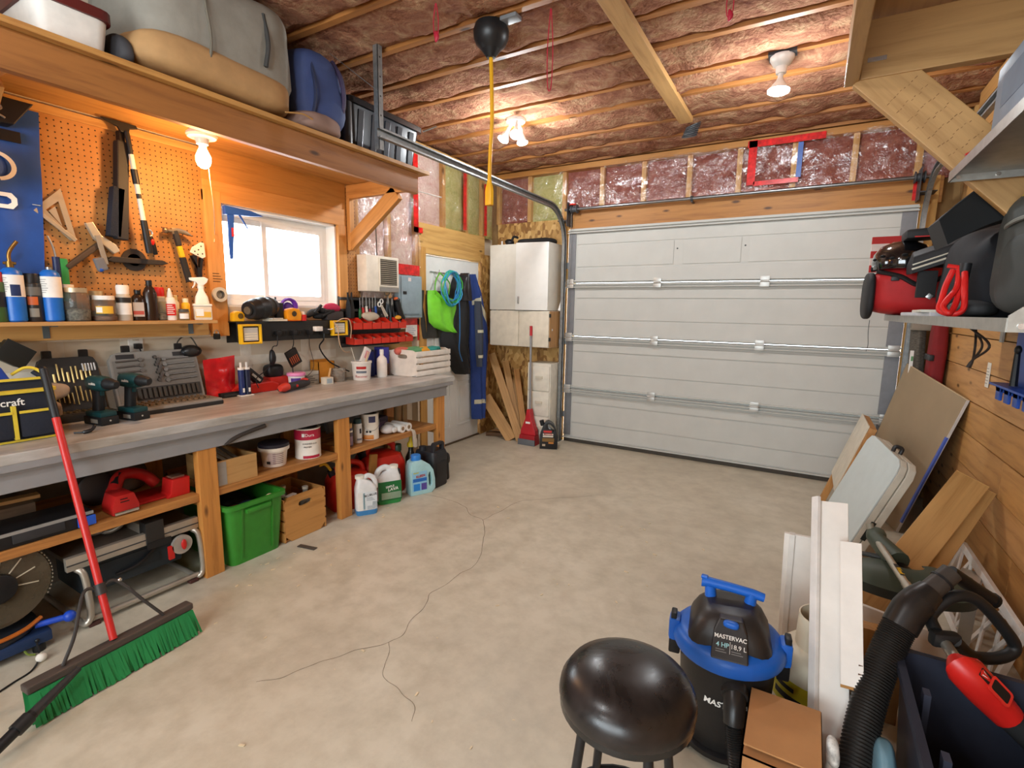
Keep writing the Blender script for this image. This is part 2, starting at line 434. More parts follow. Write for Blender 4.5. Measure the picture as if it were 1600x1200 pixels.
add.inputs[1].default_value = (.12,)*3; nt.links.new(nn_.outputs[1], add.inputs[0]); nt.links.new(mp2.outputs[0], add.inputs[2]); nt.links.new(add.outputs[0], vo.inputs['Vector'])
sx = nt.nodes.new('ShaderNodeSeparateColor'); nt.links.new(vo.outputs['Color'], sx.inputs[0])
r = _ramp(nt, sx.outputs[0], [(.1, lin('#8a6030')), (.5, lin('#b58a4a')), (.9, lin('#d4ac6c'))]); nt.links.new(r.outputs[0], b.inputs['Base Color'])
b.inputs['Roughness'].default_value = .6; OSB = m
MB().box((-3.10, 4.43, 0), (-2.985, 4.75, 1.9)).build('chipboard_strip', OSB, wl, smooth=0)

# window with white vinyl frame; deep white reveal
VIN = M('#efeeea', .4, var=.02)
w1 = struct(thing('window_1', 'white framed sliding window over the workbench, overexposed daylight', None, (-3.08, 2.16, 1.335)))
Y0, Y1, Z0, Z1 = 1.74, 2.58, 1.335, 1.925
MB().box((-3.155, Y0, Z0), (LW, Y0+.012, Z1)).box((-3.155, Y1-.012, Z0), (LW, Y1, Z1)).box((-3.155, Y0, Z0), (LW, Y1, Z0+.012)).box((-3.155, Y0, Z1-.012), (LW, Y1, Z1)).build('reveal', VIN, w1, smooth=0)
fr = lambda y0, y1, z0, z1, t: ([(y0, z0), (y1, z0), (y1, z1), (y0, z1)], [(y0+t, z0+t), (y1-t, z0+t), (y1-t, z1-t), (y0+t, z1-t)])
MB().frame(*fr(Y0+.012, Y1-.012, Z0+.012, Z1-.012, .035), (-3.15, 0, 0), (0, 1, 0), (0, 0, 1), (.06, 0, 0)).build('frame', VIN, w1, smooth=0, bevel=.003)
m, nt, b = _new('window_glass')                       # thin pane: mostly see-through with a faint reflection
for n in list(nt.nodes):
    if n.type != 'OUTPUT_MATERIAL': nt.nodes.remove(n)
tr = nt.nodes.new('ShaderNodeBsdfTransparent'); gl = nt.nodes.new('ShaderNodeBsdfGlossy'); gl.inputs['Roughness'].default_value = .02
fz = nt.nodes.new('ShaderNodeFresnel'); fz.inputs[0].default_value = 1.3; mx = nt.nodes.new('ShaderNodeMixShader')
nt.links.new(fz.outputs[0], mx.inputs[0]); nt.links.new(tr.outputs[0], mx.inputs[1]); nt.links.new(gl.outputs[0], mx.inputs[2]); nt.links.new(mx.outputs[0], nt.nodes['Material Output'].inputs[0])
GLS = THIN = m
for x, y0, y1 in ((-3.125, 1.787, 2.10), (-3.105, 2.06, 2.533)):
    s_ = MB().frame(*fr(y0, y1, Z0+.047, Z1-.047, .032), (x, 0, 0), (0, 1, 0), (0, 0, 1), (.02, 0, 0)).build('sash', VIN, w1, smooth=0, bevel=.002)
    MB().box((x+.008, y0+.03, Z0+.077), (x+.011, y1-.03, Z1-.077)).build('pane', GLS, s_, smooth=0)
# window casing of pine boards, plywood above, pegboard scrap on the right
CAS = WOOD('#c98f4c', '#b07534', 'Z'); CASY = WOOD('#c98f4c', '#b07534', 'Y')
MB().box((LW, 1.645, 1.165), (-2.972, 1.742, 1.985)).build('casing_board', CAS, wl, smooth=0, bevel=.002)
MB().box((LW, 1.645, 1.925), (-2.975, 2.655, 2.04)).build('casing_board', CASY, wl, smooth=0, bevel=.002)
MB().box((LW, 2.58, 1.33), (-2.972, 2.655, 1.925)).build('casing_board', CAS, wl, smooth=0, bevel=.002)
PLYW = WOOD('#b9823f', '#a26c30', 'Y', knots=False)
MB().box((LW, 1.645, 2.04), (-2.985, 2.665, 2.72)).build('plywood_panel', PLYW, wl, smooth=0)
m, nt, b = _new('pegboard'); tc = nt.nodes.new('ShaderNodeTexCoord'); sp = nt.nodes.new('ShaderNodeSeparateXYZ'); nt.links.new(tc.outputs['Object'], sp.inputs[0])
def _math(op, a, bb=None, nt=nt):
    n = nt.nodes.new('ShaderNodeMath'); n.operation = op
    for i, q in enumerate((a, bb)):
        if q is None: continue
        if isinstance(q, (int, float)): n.inputs[i].default_value = q
        else: nt.links.new(q, n.inputs[i])
    return n.outputs[0]
d2 = None
for ax in (1, 2):
    q = _math('MULTIPLY', sp.outputs[ax], 1/.0254); q = _math('FRACT', q); q = _math('SUBTRACT', q, .5); q = _math('MULTIPLY', q, q)
    d2 = q if d2 is None else _math('ADD', d2, q)
hole = _math('LESS_THAN', d2, .018)
n = _noise(nt, tc.outputs['Object'], 8, 5); r = _ramp(nt, n.outputs[0], [(.3, lin('#a9743c')), (.7, lin('#b9854a'))])
out = _mix(nt, r.outputs[0], lin('#2a1a0c'), hole); nt.links.new(out, b.inputs['Base Color']); b.inputs['Roughness'].default_value = .55
inv = _math('SUBTRACT', 1.0, hole); _bump(nt, b, inv, .6, .004); PEG = m
MB().box((LW, -1.2, 1.20), (-2.993, 1.645, 2.17)).build('pegboard_panel', PEG, wl, smooth=0)
MB().box((LW, 2.655, 1.34), (-2.993, 2.775, 2.2)).build('pegboard_panel', PEG, wl, smooth=0)
MB().box((LW, -1.2, 2.17), (-2.98, 1.645, 2.205)).build('ledger_strip', PINE['Y'], wl, smooth=0)
MB().box((LW, 2.66, 1.30), (-2.985, 2.77, 1.42)).build('plywood_panel', PLYW, wl, smooth=0)

# ---- man door in the left wall, six-panel
DW = M('#dfe2df', .45, var=.03, nscale=6)
d1 = struct(thing('door_1', 'white six panel side door behind the hanging coats', None, (-3.02, 3.99, 0)))
MB().box((-3.06, 3.562, .005), (-3.01, 4.415, 1.815)).build('slab', DW, d1, smooth=0, bevel=.002)
for ya, yb in ((3.66, 3.94), (4.04, 4.32)):
    for za, zb in ((.16, .62), (.74, 1.28), (1.40, 1.68)):
        MB().frame(*fr(ya, yb, za, zb, .022), (-3.012, 0, 0), (0, 1, 0), (0, 0, 1), (.008, 0, 0)).build('panel_moulding', DW, d1, smooth=0, bevel=.003)
        MB().box((-3.012, ya+.05, za+.05), (-3.004, yb-.05, zb-.05)).build('panel', DW, d1, smooth=0, bevel=.003)
MB().box((-3.06, 3.56, 0), (-2.99, 4.42, .012)).build('threshold', M('#5b4a35', .6), d1, smooth=0)

# ---- rear wall
wb = MB()
for lo, hi in (((-3.16, BW+.06, 0), (-2.14, 4.95, 2.9)), ((-2.14, BW+.06, 2.13), (.60, 4.95, 2.9)), ((.60, BW+.06, 0), (1.0, 4.95, 2.9))): wb.box(lo, hi)
wb = struct(wb.build('wall_back', SHEATH, smooth=0)); wb['label'] = 'rear garage wall of chipboard and plastic covered pink insulation around the garage door'
MB().box((-2.985, BW, 0), (-2.145, BW+.012, 2.24)).build('chipboard_sheet', OSB, wb, smooth=0)
MB().box((-2.19, 4.70, 0), (-2.13, BW+.05, 2.32)).build('door_side_jamb', DTZ, wb, smooth=0, bevel=.003)
MB().box((.60, 4.70, 0), (.70, BW+.05, 2.32)).build('door_side_jamb', DTZ, wb, smooth=0, bevel=.003)
HDR = WOOD('#a97336', '#875424', 'X')
MB().box((-2.13, 4.705, 2.135), (.72, 4.745, 2.315)).build('door_header', HDR, wb, smooth=0, bevel=.003)
MB().box((-2.10, 4.695, 2.130), (.66, 4.71, 2.150)).build('stop_moulding', HDR, wb, smooth=0, bevel=.002)
board('top_plate', (-3.0, 4.75, 2.71), (.8, 4.75, 2.71), .10, .05, HDR, wb)
xs = [-2.98, -2.60, -2.21, -1.82, -1.42, -1.02, -.62, -.22, .18, .57, .78]
cols = [PINK, YELG, PINK, PINK, PINK, PINK, PINK, PINK, PINK, PINK]
for i, x in enumerate(xs):
    board('stud', (x, 4.775, 2.24 if x < -2.15 else 2.31), (x, 4.775, 2.69), .04, .07, PINE['X'], wb, up=(0, 1, 0))
    if i < len(xs)-1:
        z0 = 2.245 if x < -2.2 else 2.315
        batt(wb, (x+.02, 4.775, z0), (1, 0, 0), (0, 0, 1), (0, -1, 0), xs[i+1]-x-.04, 2.685-z0, cols[i], .016, seed=i*3.1)
poly_sheet(wb, (-2.95, 4.72, 2.25), (1, 0, 0), (0, 0, 1), (0, -1, 0), .78, .44, 9.1)
poly_sheet(wb, (-2.15, 4.715, 2.32), (1, 0, 0), (0, 0, 1), (0, -1, 0), 2.9, .38, 3.3, .018)
for lo, hi in (((-.55, 4.684, 2.375), (-.49, 4.686, 2.72)), ((-.56, 4.684, 2.665), (-.02, 4.686, 2.715)), ((-.50, 4.684, 2.365), (-.18, 4.686, 2.40))): tape(wb, lo, hi)
MB().box((-.20, 4.684, 2.40), (-.165, 4.686, 2.66)).build('blue_tape', M('#4a67a8', .4), wb, smooth=0)
tape(wb, (.55, 4.70, 2.16), (.585, 4.704, 2.30))

# ---- right wall: horizontal planks on studs
wr = struct(MB().box((.86, -2.2, 0), (1.0, 4.95, 2.9)).build('wall_right', SHEATH, smooth=0)); wr['label'] = 'right wall clad in horizontal pine planks with open studs near the garage door'
PL = [WOOD(a, c, 'Y', knots=True) for a, c in (('#bd8a4c', '#9e6c34'), ('#c4925a', '#a6743c'), ('#b88448', '#996630'), ('#c08e52', '#a2703a'))]
zz = .0; k = 0
while zz < 2.7:
    h = .176
    cuts = [-2.2, -.6+.9*((k*.37) % 1), 2.0+1.2*((k*.61) % 1), 4.43]
    for a, c in zip(cuts, cuts[1:]):
        MB().box((RW+.0015*((k*7) % 3), a+.001, zz+.002), (RW+.02, c-.001, min(zz+h-.003, 2.74))).build('plank', PL[(k*3+int(a*5)) % 4], wr, smooth=0, bevel=.0018)
    zz += h; k += 1
for y in (4.45, 4.68, 3.9, 3.5, 3.1):
    board('stud', (.866, y, 0), (.866, y, 2.74), .04, .08, PINE['X'], wr, up=(1, 0, 0))
KRAFT = M('#7a5236', .7, bump=.5, bscale=20, var=.3, nscale=9)
batt(wr, (.85, 4.475, 0), (0, 1, 0), (0, 0, 1), (-1, 0, 0), .185, 2.7, KRAFT, .012)
poly_sheet(wr, (.825, 4.46, .2), (0, 1, 0), (0, 0, 1), (-1, 0, 0), .22, 2.45, 6.6)

# ---- wall behind the camera (plain drywall, closes the room), with a window added for fill daylight
wf = struct(MB().box((-3.16, -2.3, 0), (-2.3, -2.2, 2.9)).box((.5, -2.3, 0), (1.0, -2.2, 2.9)).box((-2.3, -2.3, 0), (.5, -2.2, .85)).box((-2.3, -2.3, 2.2), (.5, -2.2, 2.9)).build('wall_front', DRY, smooth=0)); wf['label'] = 'plain drywall wall behind the viewpoint'
w2 = struct(thing('added_window', 'added wide white framed window behind the viewpoint for fill daylight', None, (-.9, -2.25, .85)))
MB().frame([(-2.3, .85), (.5, .85), (.5, 2.2), (-2.3, 2.2)], [(-2.24, .91), (.44, .91), (.44, 2.14), (-2.24, 2.14)], (0, -2.29, 0), (1, 0, 0), (0, 0, 1), (0, .08, 0)).build('frame', VIN, w2, smooth=0, bevel=.003)
for x in (-1.36, -.44): MB().box((x-.02, -2.28, .91), (x+.02, -2.22, 2.14)).build('mullion', VIN, w2, smooth=0)
for x0_, x1_ in ((-2.24, -1.38), (-1.34, -.46), (-.42, .44)): MB().box((x0_, -2.255, .91), (x1_, -2.251, 2.14)).build('pane', THIN, w2, smooth=0)

# ---- ceiling: joists with batts between
ce = struct(MB().box((-3.16, -2.3, 2.92), (1.0, 4.95, 3.0)).build('ceiling', SHEATH, smooth=0)); ce['label'] = 'open ceiling of wooden joists with pink insulation batts'
JY = [4.75, 4.40, 4.05, 3.635, 3.33, 2.955, 2.63, 2.28, 1.92, 1.56, 1.2, .84, .48, .12, -.24, -.6, -.96, -1.32, -1.68, -2.04]
JW = WOOD('#a56c36', '#845024', 'X')
for i, y in enumerate(JY):
    board('joist', (-3.08, y, 2.83), (.9, y, 2.83), .038, .15, JW, ce)
    if i:
        w = JY[i-1]-y-.032
        batt(ce, (-3.08, y+.016, 2.766), (1, 0, 0), (0, 1, 0), (0, 0, -1), 3.96, w, CEIL, .030, seed=i*2.7, bulge=.012)

# ================================================================ GARAGE DOOR (door_2)
GD = M('#bfbfb9', .68, var=.025, nscale=5, bump=.05, bscale=40)
g = struct(thing('door_2', 'white sectional garage door with horizontal ribs and steel hinges', None, (-.76, 4.69, 0)))
GX0, GX1, GY = -2.115, .595, 4.69
HINGE = M('#b9b8b3', .4, .6)
for k in range(4):
    z0 = .04 + k*.523; z1 = z0 + .523
    p = MB().box((GX0, GY, z0+.002), (GX1, GY+.04, z1-.002)).build('section', GD, g, smooth=0, bevel=.002)
    # pressed fields and stiffening ribs
    if k < 3:
        MB().box((GX0+.09, GY-.006, z0+.02), (GX1-.09, GY, z0+.16)).box((GX0+.09, GY-.006, z0+.17), (GX1-.09, GY, z1-.155)).build('pressed_field', GD, p, smooth=0, bevel=.003)
        MB().box((GX0+.09, GY-.008, z1-.145), (GX1-.09, GY, z1-.07)).build('pressed_field', GD, p, smooth=0, bevel=.003)
    else:
        MB().box((GX0+.09, GY-.006, z0+.02), (GX1-.09, GY, z0+.14)).build('pressed_field', GD, p, smooth=0, bevel=.003)
        for xa, xb in ((GX0+.09, -1.10), (-1.02, -.55), (-.49, GX1-.09)):
            MB().box((xa, GY-.006, z0+.155), (xb, GY, z1-.165)).build('pressed_field', GD, p, smooth=0, bevel=.004)
        MB().box((GX0+.09, GY-.006, z1-.155), (GX1-.09, GY, z1-.06)).build('pressed_field', GD, p, smooth=0, bevel=.003)
        for x in (-1.07, -.52):
            MB().cyl((x, GY-.004, z0+.29), (x, GY+.01, z0+.29), .007, n=10).build('bolt_head', DGREY, p)
    for zr in ((z1-.045, z1-.012) if k < 3 else (z1-.05, z1-.02),):
        MB().box((GX0-.005, GY-.035, zr[0]), (GX1+.005, GY, zr[0]+.008)).box((GX0-.005, GY-.035, zr[1]-.008), (GX1+.005, GY, zr[1])).box((GX0, GY-.012, zr[0]), (GX1, GY, zr[1])).build('stiffening_rib', GD, p, smooth=0, bevel=.0015)
    if k:
        MB().box((GX0-.005, GY-.03, z0+.012), (GX1+.005, GY, z0+.022)).build('stiffening_rib', GD, p, smooth=0, bevel=.0015)
    for x0, x1 in ((GX0, GX0+.075), (GX1-.09, GX1)):
        MB().box((x0, GY-.010, z0+.03), (x1, GY-.001, z1-.05)).build('end_stile', M('#7c7d80', .5, .3), p, smooth=0, bevel=.002)
    if k < 3:
        for x in (GX0+.04, -1.222, -.348, GX1-.045):
            h = MB().box((x-.035, GY-.042, z1-.05), (x+.035, GY-.036, z1-.008)).box((x-.035, GY-.042, z1+.0), (x+.035, GY-.036, z1+.035)).cyl((x-.035, GY-.046, z1-.004), (x+.035, GY-.046, z1-.004), .007, n=8)
            h.build('hinge', HINGE, g, smooth=40, bevel=.001)
MB().box((GX0, GY-.005, 0), (GX1, GY+.035, .045)).build('rubber_seal', M('#4b453e', .8), g, smooth=0, bevel=.006)
MB().box((GX0-.005, GY-.028, .042), (GX1+.005, GY, .052)).build('bottom_rail', GD, g, smooth=0)

# tracks, torsion bar
def c_track(m, pts, side):
    """C-shaped roller track swept along pts (in a plane of constant x)"""
    prof = [(-.012*side, -.026), (.014*side, -.026), (.014*side, .026), (-.012*side, .026), (-.012*side, .016), (-.009*side, .016), (-.009*side, .022), (.010*side, .022), (.010*side, -.022), (-.009*side, -.022), (-.009*side, -.016), (-.012*side, -.016)]
    rings = []
    for i, p in enumerate(pts):
        d = (pts[min(i+1, len(pts)-1)] - pts[max(i-1, 0)]).normalized(); nrm = Vector((1, 0, 0)).cross(d)
        rings.append([p + Vector((a, 0, 0)) + nrm*b_ for a, b_ in prof])
    m.loft(rings)
def trk(x, side, label, y_end):
    t = thing('garage_door_track', label, 'door track', (x, 4.62, 0), 'garage door tracks')
    P = [Vector((x, 4.63, z)) for z in (0.0, .6, 1.2, 1.95)]
    for k in range(1, 9):
        a = pi/2*k/8; P.append(Vector((x, 4.63-.33*(1-cos(a)), 1.97+.33*sin(a))))
    n = 6
    for k in range(1, n+1): P.append(Vector((x, 4.30+(y_end-4.30)*k/n, 2.30)))
    m = MB(); c_track(m, P[:4+4], side); m.build('vertical_track', GALV, t, smooth=50)
    m = MB(); c_track(m, P[7:], side); m.build('horizontal_track', GALV, t, smooth=50)
    for z in (.25, 1.0, 1.75):
        MB().box((x+side*.014, 4.60, z), (x+side*.017, 4.70, z+.06)).box((x-.02*side if side < 0 else x, 4.695, z), (x+side*.05, 4.699, z+.06)).build('wall_bracket', GALV, t, smooth=0)
    # hanging strap with diagonal stay, punched angle
    MB().box((x+side*.016, y_end+.02, 2.22), (x+side*.019, y_end+.055, 2.76)).box((x+side*.016, y_end+.02, 2.22), (x+side*.05, y_end+.023, 2.76)).build('hanger_strap', GALV, t, smooth=0)
    board('hanger_stay', (x+side*.02, y_end+.03, 2.52), (x+side*.30, y_end-.05, 2.74), .03, .003, GALV, t)
    for z in (2.3, 2.4, 2.5, 2.6, 2.7):
        MB().cyl((x+side*.0155, y_end+.037, z), (x+side*.0158, y_end+.037, z), .005, n=8).build('punched_hole', M('#2a2a2a', .9), t)
    MB().box((x-.05, 4.56, 2.19), (x+.05, 4.70, 2.195)).box((x-.05 if side > 0 else x+.046, 4.56, 2.14), (x-.046 if side > 0 else x+.05, 4.70, 2.36)).build('bearing_plate', M('#4d4f52', .5, .5), t, smooth=0)
    return t
trk(-2.12-.02, -1, 'galvanised roller track rising beside the white cabinets and turning overhead', 2.16)
trk(.595+.025, 1, 'galvanised roller track at the right edge of the garage door', 2.3)
t = thing('torsion_bar', 'steel lift shaft running above the garage door', 'shaft', (-.75, 4.62, 2.29))
MB().cyl((-2.14, 4.62, 2.30), (.63, 4.62, 2.30), .0135, n=12).build('shaft', M('#8b8d8e', .3, .9), t)
for x, r in ((-2.07, .04), (.54, .04)):
    MB().lathe([(0, 0), (r, 0), (r, .008), (r*.7, .012), (r*.7, .05), (r, .054), (r, .062), (0, .062)], (x, 4.62, 2.30), 20, Matrix.Rotation(pi/2, 4, 'Y')).build('cable_drum', M('#53565a', .5, .5), t)
MB().cyl((-.97, 4.62, 2.30), (-.95, 4.62, 2.30), .022, n=12).box((-.968, 4.615, 2.27), (-.952, 4.70, 2.28)).build('centre_bearing', DGREY, t)
MB().lathe([(0, 0), (.034, .0), (.03, .012), (0, .016)], (-2.05, 4.60, 2.335), 14).build('red_cap', M('#d23a2a', .5), t)
MB().tube([(-2.075, 4.63, 2.26), (-2.085, 4.655, 1.2), (-2.09, 4.66, .06)], .002, 6).build('lift_cable', STEEL, t)

# ================================================================ LAMPS
def emis(col, s):
    m, nt, b = _new('glow_%d' % len(MATS)); MATS[('e', col, s)] = m
    b.inputs['Base Color'].default_value = (0, 0, 0, 1); b.inputs['Emission Color'].default_value = lin(col); b.inputs['Emission Strength'].default_value = s; return m
COOL = (.92, .97, 1.0); PORC = M('#efece6', .3)
GLOWC = emis('#fff6ea', 22); GLOWW = emis('#ffd9a0', 26)
def flood(parent, p, d, r=.048):
    """reflector bulb: neck, flared body, glowing front"""
    d = Vector(d).normalized(); R = basis(d).to_3x3() @ Matrix.Rotation(pi/2, 3, 'Y'); R = R.to_4x4()
    b_ = MB().lathe([(.014, 0), (.014, .03), (.02, .045), (r, .095)], p, 20, R).build('bulb', PORC, parent)
    MB().lathe([(r, .095), (r*.97, .105), (r*.7, .113), (0, .117)], p, 20, R).build('bulb_face', GLOWC, b_)
    return Vector(p) + d*.16
t = thing('ceiling_lamp', 'white porcelain ceiling lampholder with one glowing bulb near the overhead wooden brace', 'lamp', (-.262, 3.36, 2.75))
MB().lathe([(0, 2.755), (.062, 2.755), (.062, 2.74), (.045, 2.71), (.03, 2.70), (.026, 2.665), (0, 2.665)], (-.262, 3.36, 0), 24).build('lampholder', PORC, t)
MB().box((-.33, 3.31, 2.752), (-.19, 3.41, 2.77)).build('mounting_box', M('#46494e', .6), t, smooth=0)
q = flood(t, (-.262, 3.36, 2.675), (-.05, -.03, -1), .058)
point_light('lamp_light', (-.268, 3.35, 2.50), LAMP_W, COOL, .06, t)
t = thing('ceiling_lamp', 'three headed ceiling lamp glowing behind the yellow cord', 'lamp', (-2.04, 3.48, 2.75))
MB().lathe([(0, 2.757), (.07, 2.757), (.07, 2.735), (.05, 2.725), (0, 2.725)], (-2.04, 3.48, 0), 24).build('base', PORC, t)
for dx, dy in ((-.06, -.02), (.04, -.05), (.02, .06)):
    a = (-2.04+dx*.4, 3.48+dy*.4, 2.73)
    MB().cyl(a, (-2.04+dx*.8, 3.48+dy*.8, 2.70), .012, n=10).build('arm', PORC, t)
    flood(t, (-2.04+dx*.8, 3.48+dy*.8, 2.70), (dx*6, dy*6-.25, -1), .042)
point_light('lamp_light', (-2.02, 3.43, 2.52), LAMP_W*1.25, COOL, .07, t)
for y in (.1, -1.3):  # two unseen bulbs, added out of frame to brighten the room
    t = thing('ceiling_lamp', 'added porcelain lampholder and bulb out of sight %s the viewpoint' % ('above' if y > 0 else 'behind'), 'lamp', (-1.15, y, 2.75))
    MB().lathe([(0, 2.755), (.062, 2.755), (.062, 2.74), (.045, 2.71), (.03, 2.70), (.026, 2.665), (0, 2.665)], (-1.15, y, 0), 24).build('lampholder', PORC, t)
    flood(t, (-1.15, y, 2.675), (0, 0, -1), .058)
    point_light('lamp_light', (-1.15, y, 2.50), LAMP_W, COOL, .08, t)
t = thing('bare_bulb_lamp', 'bare warm bulb in a white porcelain holder under the storage shelf', 'lamp', (-2.62, 1.464, 2.02))
MB().lathe([(0, 2.175), (.055, 2.175), (.066, 2.165), (.068, 2.155), (.062, 2.145), (.03, 2.14), (.026, 2.115), (0, 2.115)], (-2.62, 1.464, 0), 24).build('lampholder', PORC, t)
MB().lathe([(.014, 2.115), (.015, 2.10), (.022, 2.085), (.033, 2.06), (.034, 2.04), (.027, 2.018), (.014, 2.006), (0, 2.003)], (-2.62, 1.464, 0), 20).build('bulb', GLOWW, t)
MB().tube(bez([(-2.635, 1.49, 2.16), (-2.66, 1.51, 2.0), (-2.8, 1.60, 1.85), (-2.965, 1.69, 1.75), (-2.966, 1.685, 1.70)]), .002, 6).build('pull_cord', M('#e3cfae', .7), t)
point_light('lamp_light', (-2.62, 1.464, 1.99), WARM_W, (1, .49, .16), .036, t)

MB().box((-2.66, 1.424, 2.175), (-2.58, 1.504, 2.214)).build('junction_box', M('#b9a890', .6), t, smooth=0)

# ceiling oddments
t = thing('wooden_brace', 'pine board nailed flat under the ceiling joists with dark wire at its end', 'board', (-.9, 3.0, 2.71))
board('board', (-.885, 1.3, 2.714), (-.90, 3.98, 2.714), .09, .036, PALE['X'], t)
for k in range(7):
    a = k*.9; MB().tube([(-.89+.05*cos(a+j*.7)+.004*k, 4.06+.06*sin(a+j*.7), 2.63+.012*k+.025*sin(j*.7+k)) for j in range(10)], .005, 6).build('wire_coil', M('#3d3f42', .5), t)
for (x, y, L, lb, z0) in ((-1.62, 2.02, .14, 'short red tag string hanging from a joist near the blue duffel bag', 2.74), (-1.18, 2.33, .34, 'long red string loop hanging behind the yellow cord', 2.75), (-.42, 2.55, .12, 'short red string hanging beside the wooden ceiling brace', 2.75)):
    m = MB().tube(bez([(x, y, z0), (x+.012, y, z0-L*.5), (x+.008, y, z0-L), (x-.012, y+.003, z0-L), (x-.016, y, z0-L*.5), (x-.004, y, z0)]), .0025, 6)
    if L < .3: m.ball((x, y, z0-L), (.012, .01, .025), nz=.5, ns=40)
    tag(m.build('red_string', M('#b3243a', .5)), lb, 'string')
t = thing('extension_cord_reel', 'black ceiling mounted cord reel with a yellow extension cord hanging down', 'cord reel', (-1.53, 2.34, 2.56))
MB().lathe([(.045, 2.632), (.075, 2.66), (.088, 2.69), (.09, 2.72), (.08, 2.75), (0, 2.752)], (-1.505, 2.311, 0), 28).build('reel_housing', M('#1d1d1e', .4), t)
MB().lathe([(0, 2.597), (.022, 2.598), (.03, 2.61), (.048, 2.634)], (-1.505, 2.311, 0), 20).build('cord_guide', BLK, t)
MB().box((-1.43, 2.27, 2.735), (-1.34, 2.33, 2.753)).build('mount_bracket', GREY, t, bevel=.003)
cord = [(-1.505, 2.311, 2.60), (-1.50, 2.311, 2.48), (-1.496, 2.312, 2.3), (-1.503, 2.31, 2.15), (-1.508, 2.31, 2.0)]
YC = M('#e8ac1c', .45)
MB().tube(bez(cord), .010, 10).build('cord', YC, t)
pl = MB().lathe([(.010, .13), (.013, .11), (.019, .09), (.022, .07), (.022, 0)], (-1.508, 2.31, 1.885), 8, squash=(1.15, .8)).build('socket_end', YC, t)
MB().box((-1.522, 2.294, 1.883), (-1.494, 2.326, 1.886)).build('socket_face', M('#c98f10', .5), pl, smooth=0)

# ================================================================ STORAGE SHELF over the bench (left)
SH = WOOD('#b98848', '#996430', 'Y'); FAS = WOOD('#98622e', '#7a4a20', 'Y')  # fascia wood coloured darker to carry the shade it hangs in
t = thing('storage_shelf', 'long pine storage shelf with deep fascia above the window and pegboard', 'shelf', (-2.6, .8, 2.08))
MB().box((-2.98, -1.3, 2.215), (-2.262, 2.74, 2.237)).build('shelf_board', SH, t, smooth=0, bevel=.002)
MB().box((-2.335, -1.3, 2.085), (-2.297, 2.665, 2.215)).build('fascia', FAS, t, smooth=0, bevel=.003)
for y in (2.685, .70):
    br = board('bracket_arm', (-2.98, y, 2.165), (-2.34, y, 2.165), .038, .095, CASY if 0 else WOOD('#c58a48', '#a2682e', 'X'), t)
    board('bracket_brace', (-2.965, y, 1.80), (-2.50, y, 2.12), .038, .105, WOOD('#c58a48', '#a2682e', 'X'), t, up=(0, 0, 1))
    MB().box((-2.98, y-.02, 1.755), (-2.945, y+.02, 2.12)).build('bracket_post', CAS, t, smooth=0, bevel=.002)

t = thing('white_dowel', 'thin white rod sticking out past the end of the storage shelf', 'rod', (-2.37, 2.68, 2.12))
MB().cyl((-2.375, 2.70, 2.128), (-2.32, 2.93, 2.118), .004, n=8).build('rod', WHITE, t); MB().cyl((-2.321, 2.925, 2.1183), (-2.319, 2.935, 2.1178), .0045, n=8).build('tip', M('#c9c9c6', .4), t)

# ================================================================ WORKBENCH
GP = M('#8d8c8c', .5, var=.06, nscale=5); 
m, nt, b = _new('bench_top'); v = _coord(nt, (6, 1, 6)); n = _noise(nt, v, 3.5, 7, .65, .5); n2 = _noise(nt, _coord(nt, 1), 2.2, 5)
r = _ramp(nt, n.outputs[0], [(.3, lin('#9b9892')), (.55, lin('#b6b3ae')), (.75, lin('#cac8c4'))]); r2 = _ramp(nt, n2.outputs[0], [(.45, (1, 1, 1, 1)), (.68, lin('#d2bfa6'))])
nt.links.new(_mix(nt, r.outputs[0], r2.outputs[0], .8, 'MULTIPLY'), b.inputs['Base Color']); b.inputs['Roughness'].default_value = .38; BT = m
t = thing('workbench', 'grey painted workbench with pine posts and open shelves below', 'workbench', (-2.7, 1.2, 0))
MB().box((-3.066, -1.2, .765), (-2.435, 3.24, .805)).build('worktop', BT, t, smooth=0, bevel=.004)
MB().box((-2.452, -1.2, .738), (-2.437, 3.222, .768)).build('edge_strip', GP, t, smooth=0, bevel=.002)
ap = MB().box((-2.49, -1.2, .655), (-2.462, 3.17, .765)).build('apron', GP, t, smooth=0, bevel=.002)
MB().box((-2.462, -1.2, .725), (-2.452, 3.17, .742)).build('cove_strip', GP, ap, smooth=0, bevel=.003)
MB().tube(bez([(-2.4595, 1.375, .655), (-2.459, 1.44, .683), (-2.459, 1.52, .70), (-2.4595, 1.60, .712)]), [.002, .006, .007, .009, .010]+[.011]*20, 8).build('scorch_mark', M('#3a322c', .9), ap)
PZ = WOOD('#c4843e', '#a0642a', 'Z')
for y0, y1 in ((1.25, 1.34), (2.088, 2.178), (3.06, 3.15), (.02, .11)):
    MB().box((-2.51, y0, 0), (-2.468, y1, .66)).build('front_post', PZ, t, smooth=0, bevel=.003)
    MB().box((-3.05, y0, 0), (-3.01, y1, .765)).build('rear_post', PZ, t, smooth=0, bevel=.003)
    MB().box((-3.01, y0+.02, .36), (-2.51, y0+.06, .40)).build('shelf_bearer', SHOP['X'], t, smooth=0)
SHB = WOOD('#b97e40', '#8d5728', 'Y')
for y0, y1 in ((.11, 1.25), (1.34, 2.088), (2.178, 3.06)):
    MB().box((-3.0, y0, .40), (-2.48, y1, .438)).build('lower_shelf', SHB, t, smooth=0, bevel=.003)
MB().box((-3.066, 0, .0), (-3.055, 3.15, .76)).build('back_panel', M('#8d8478', .8), t, smooth=0)

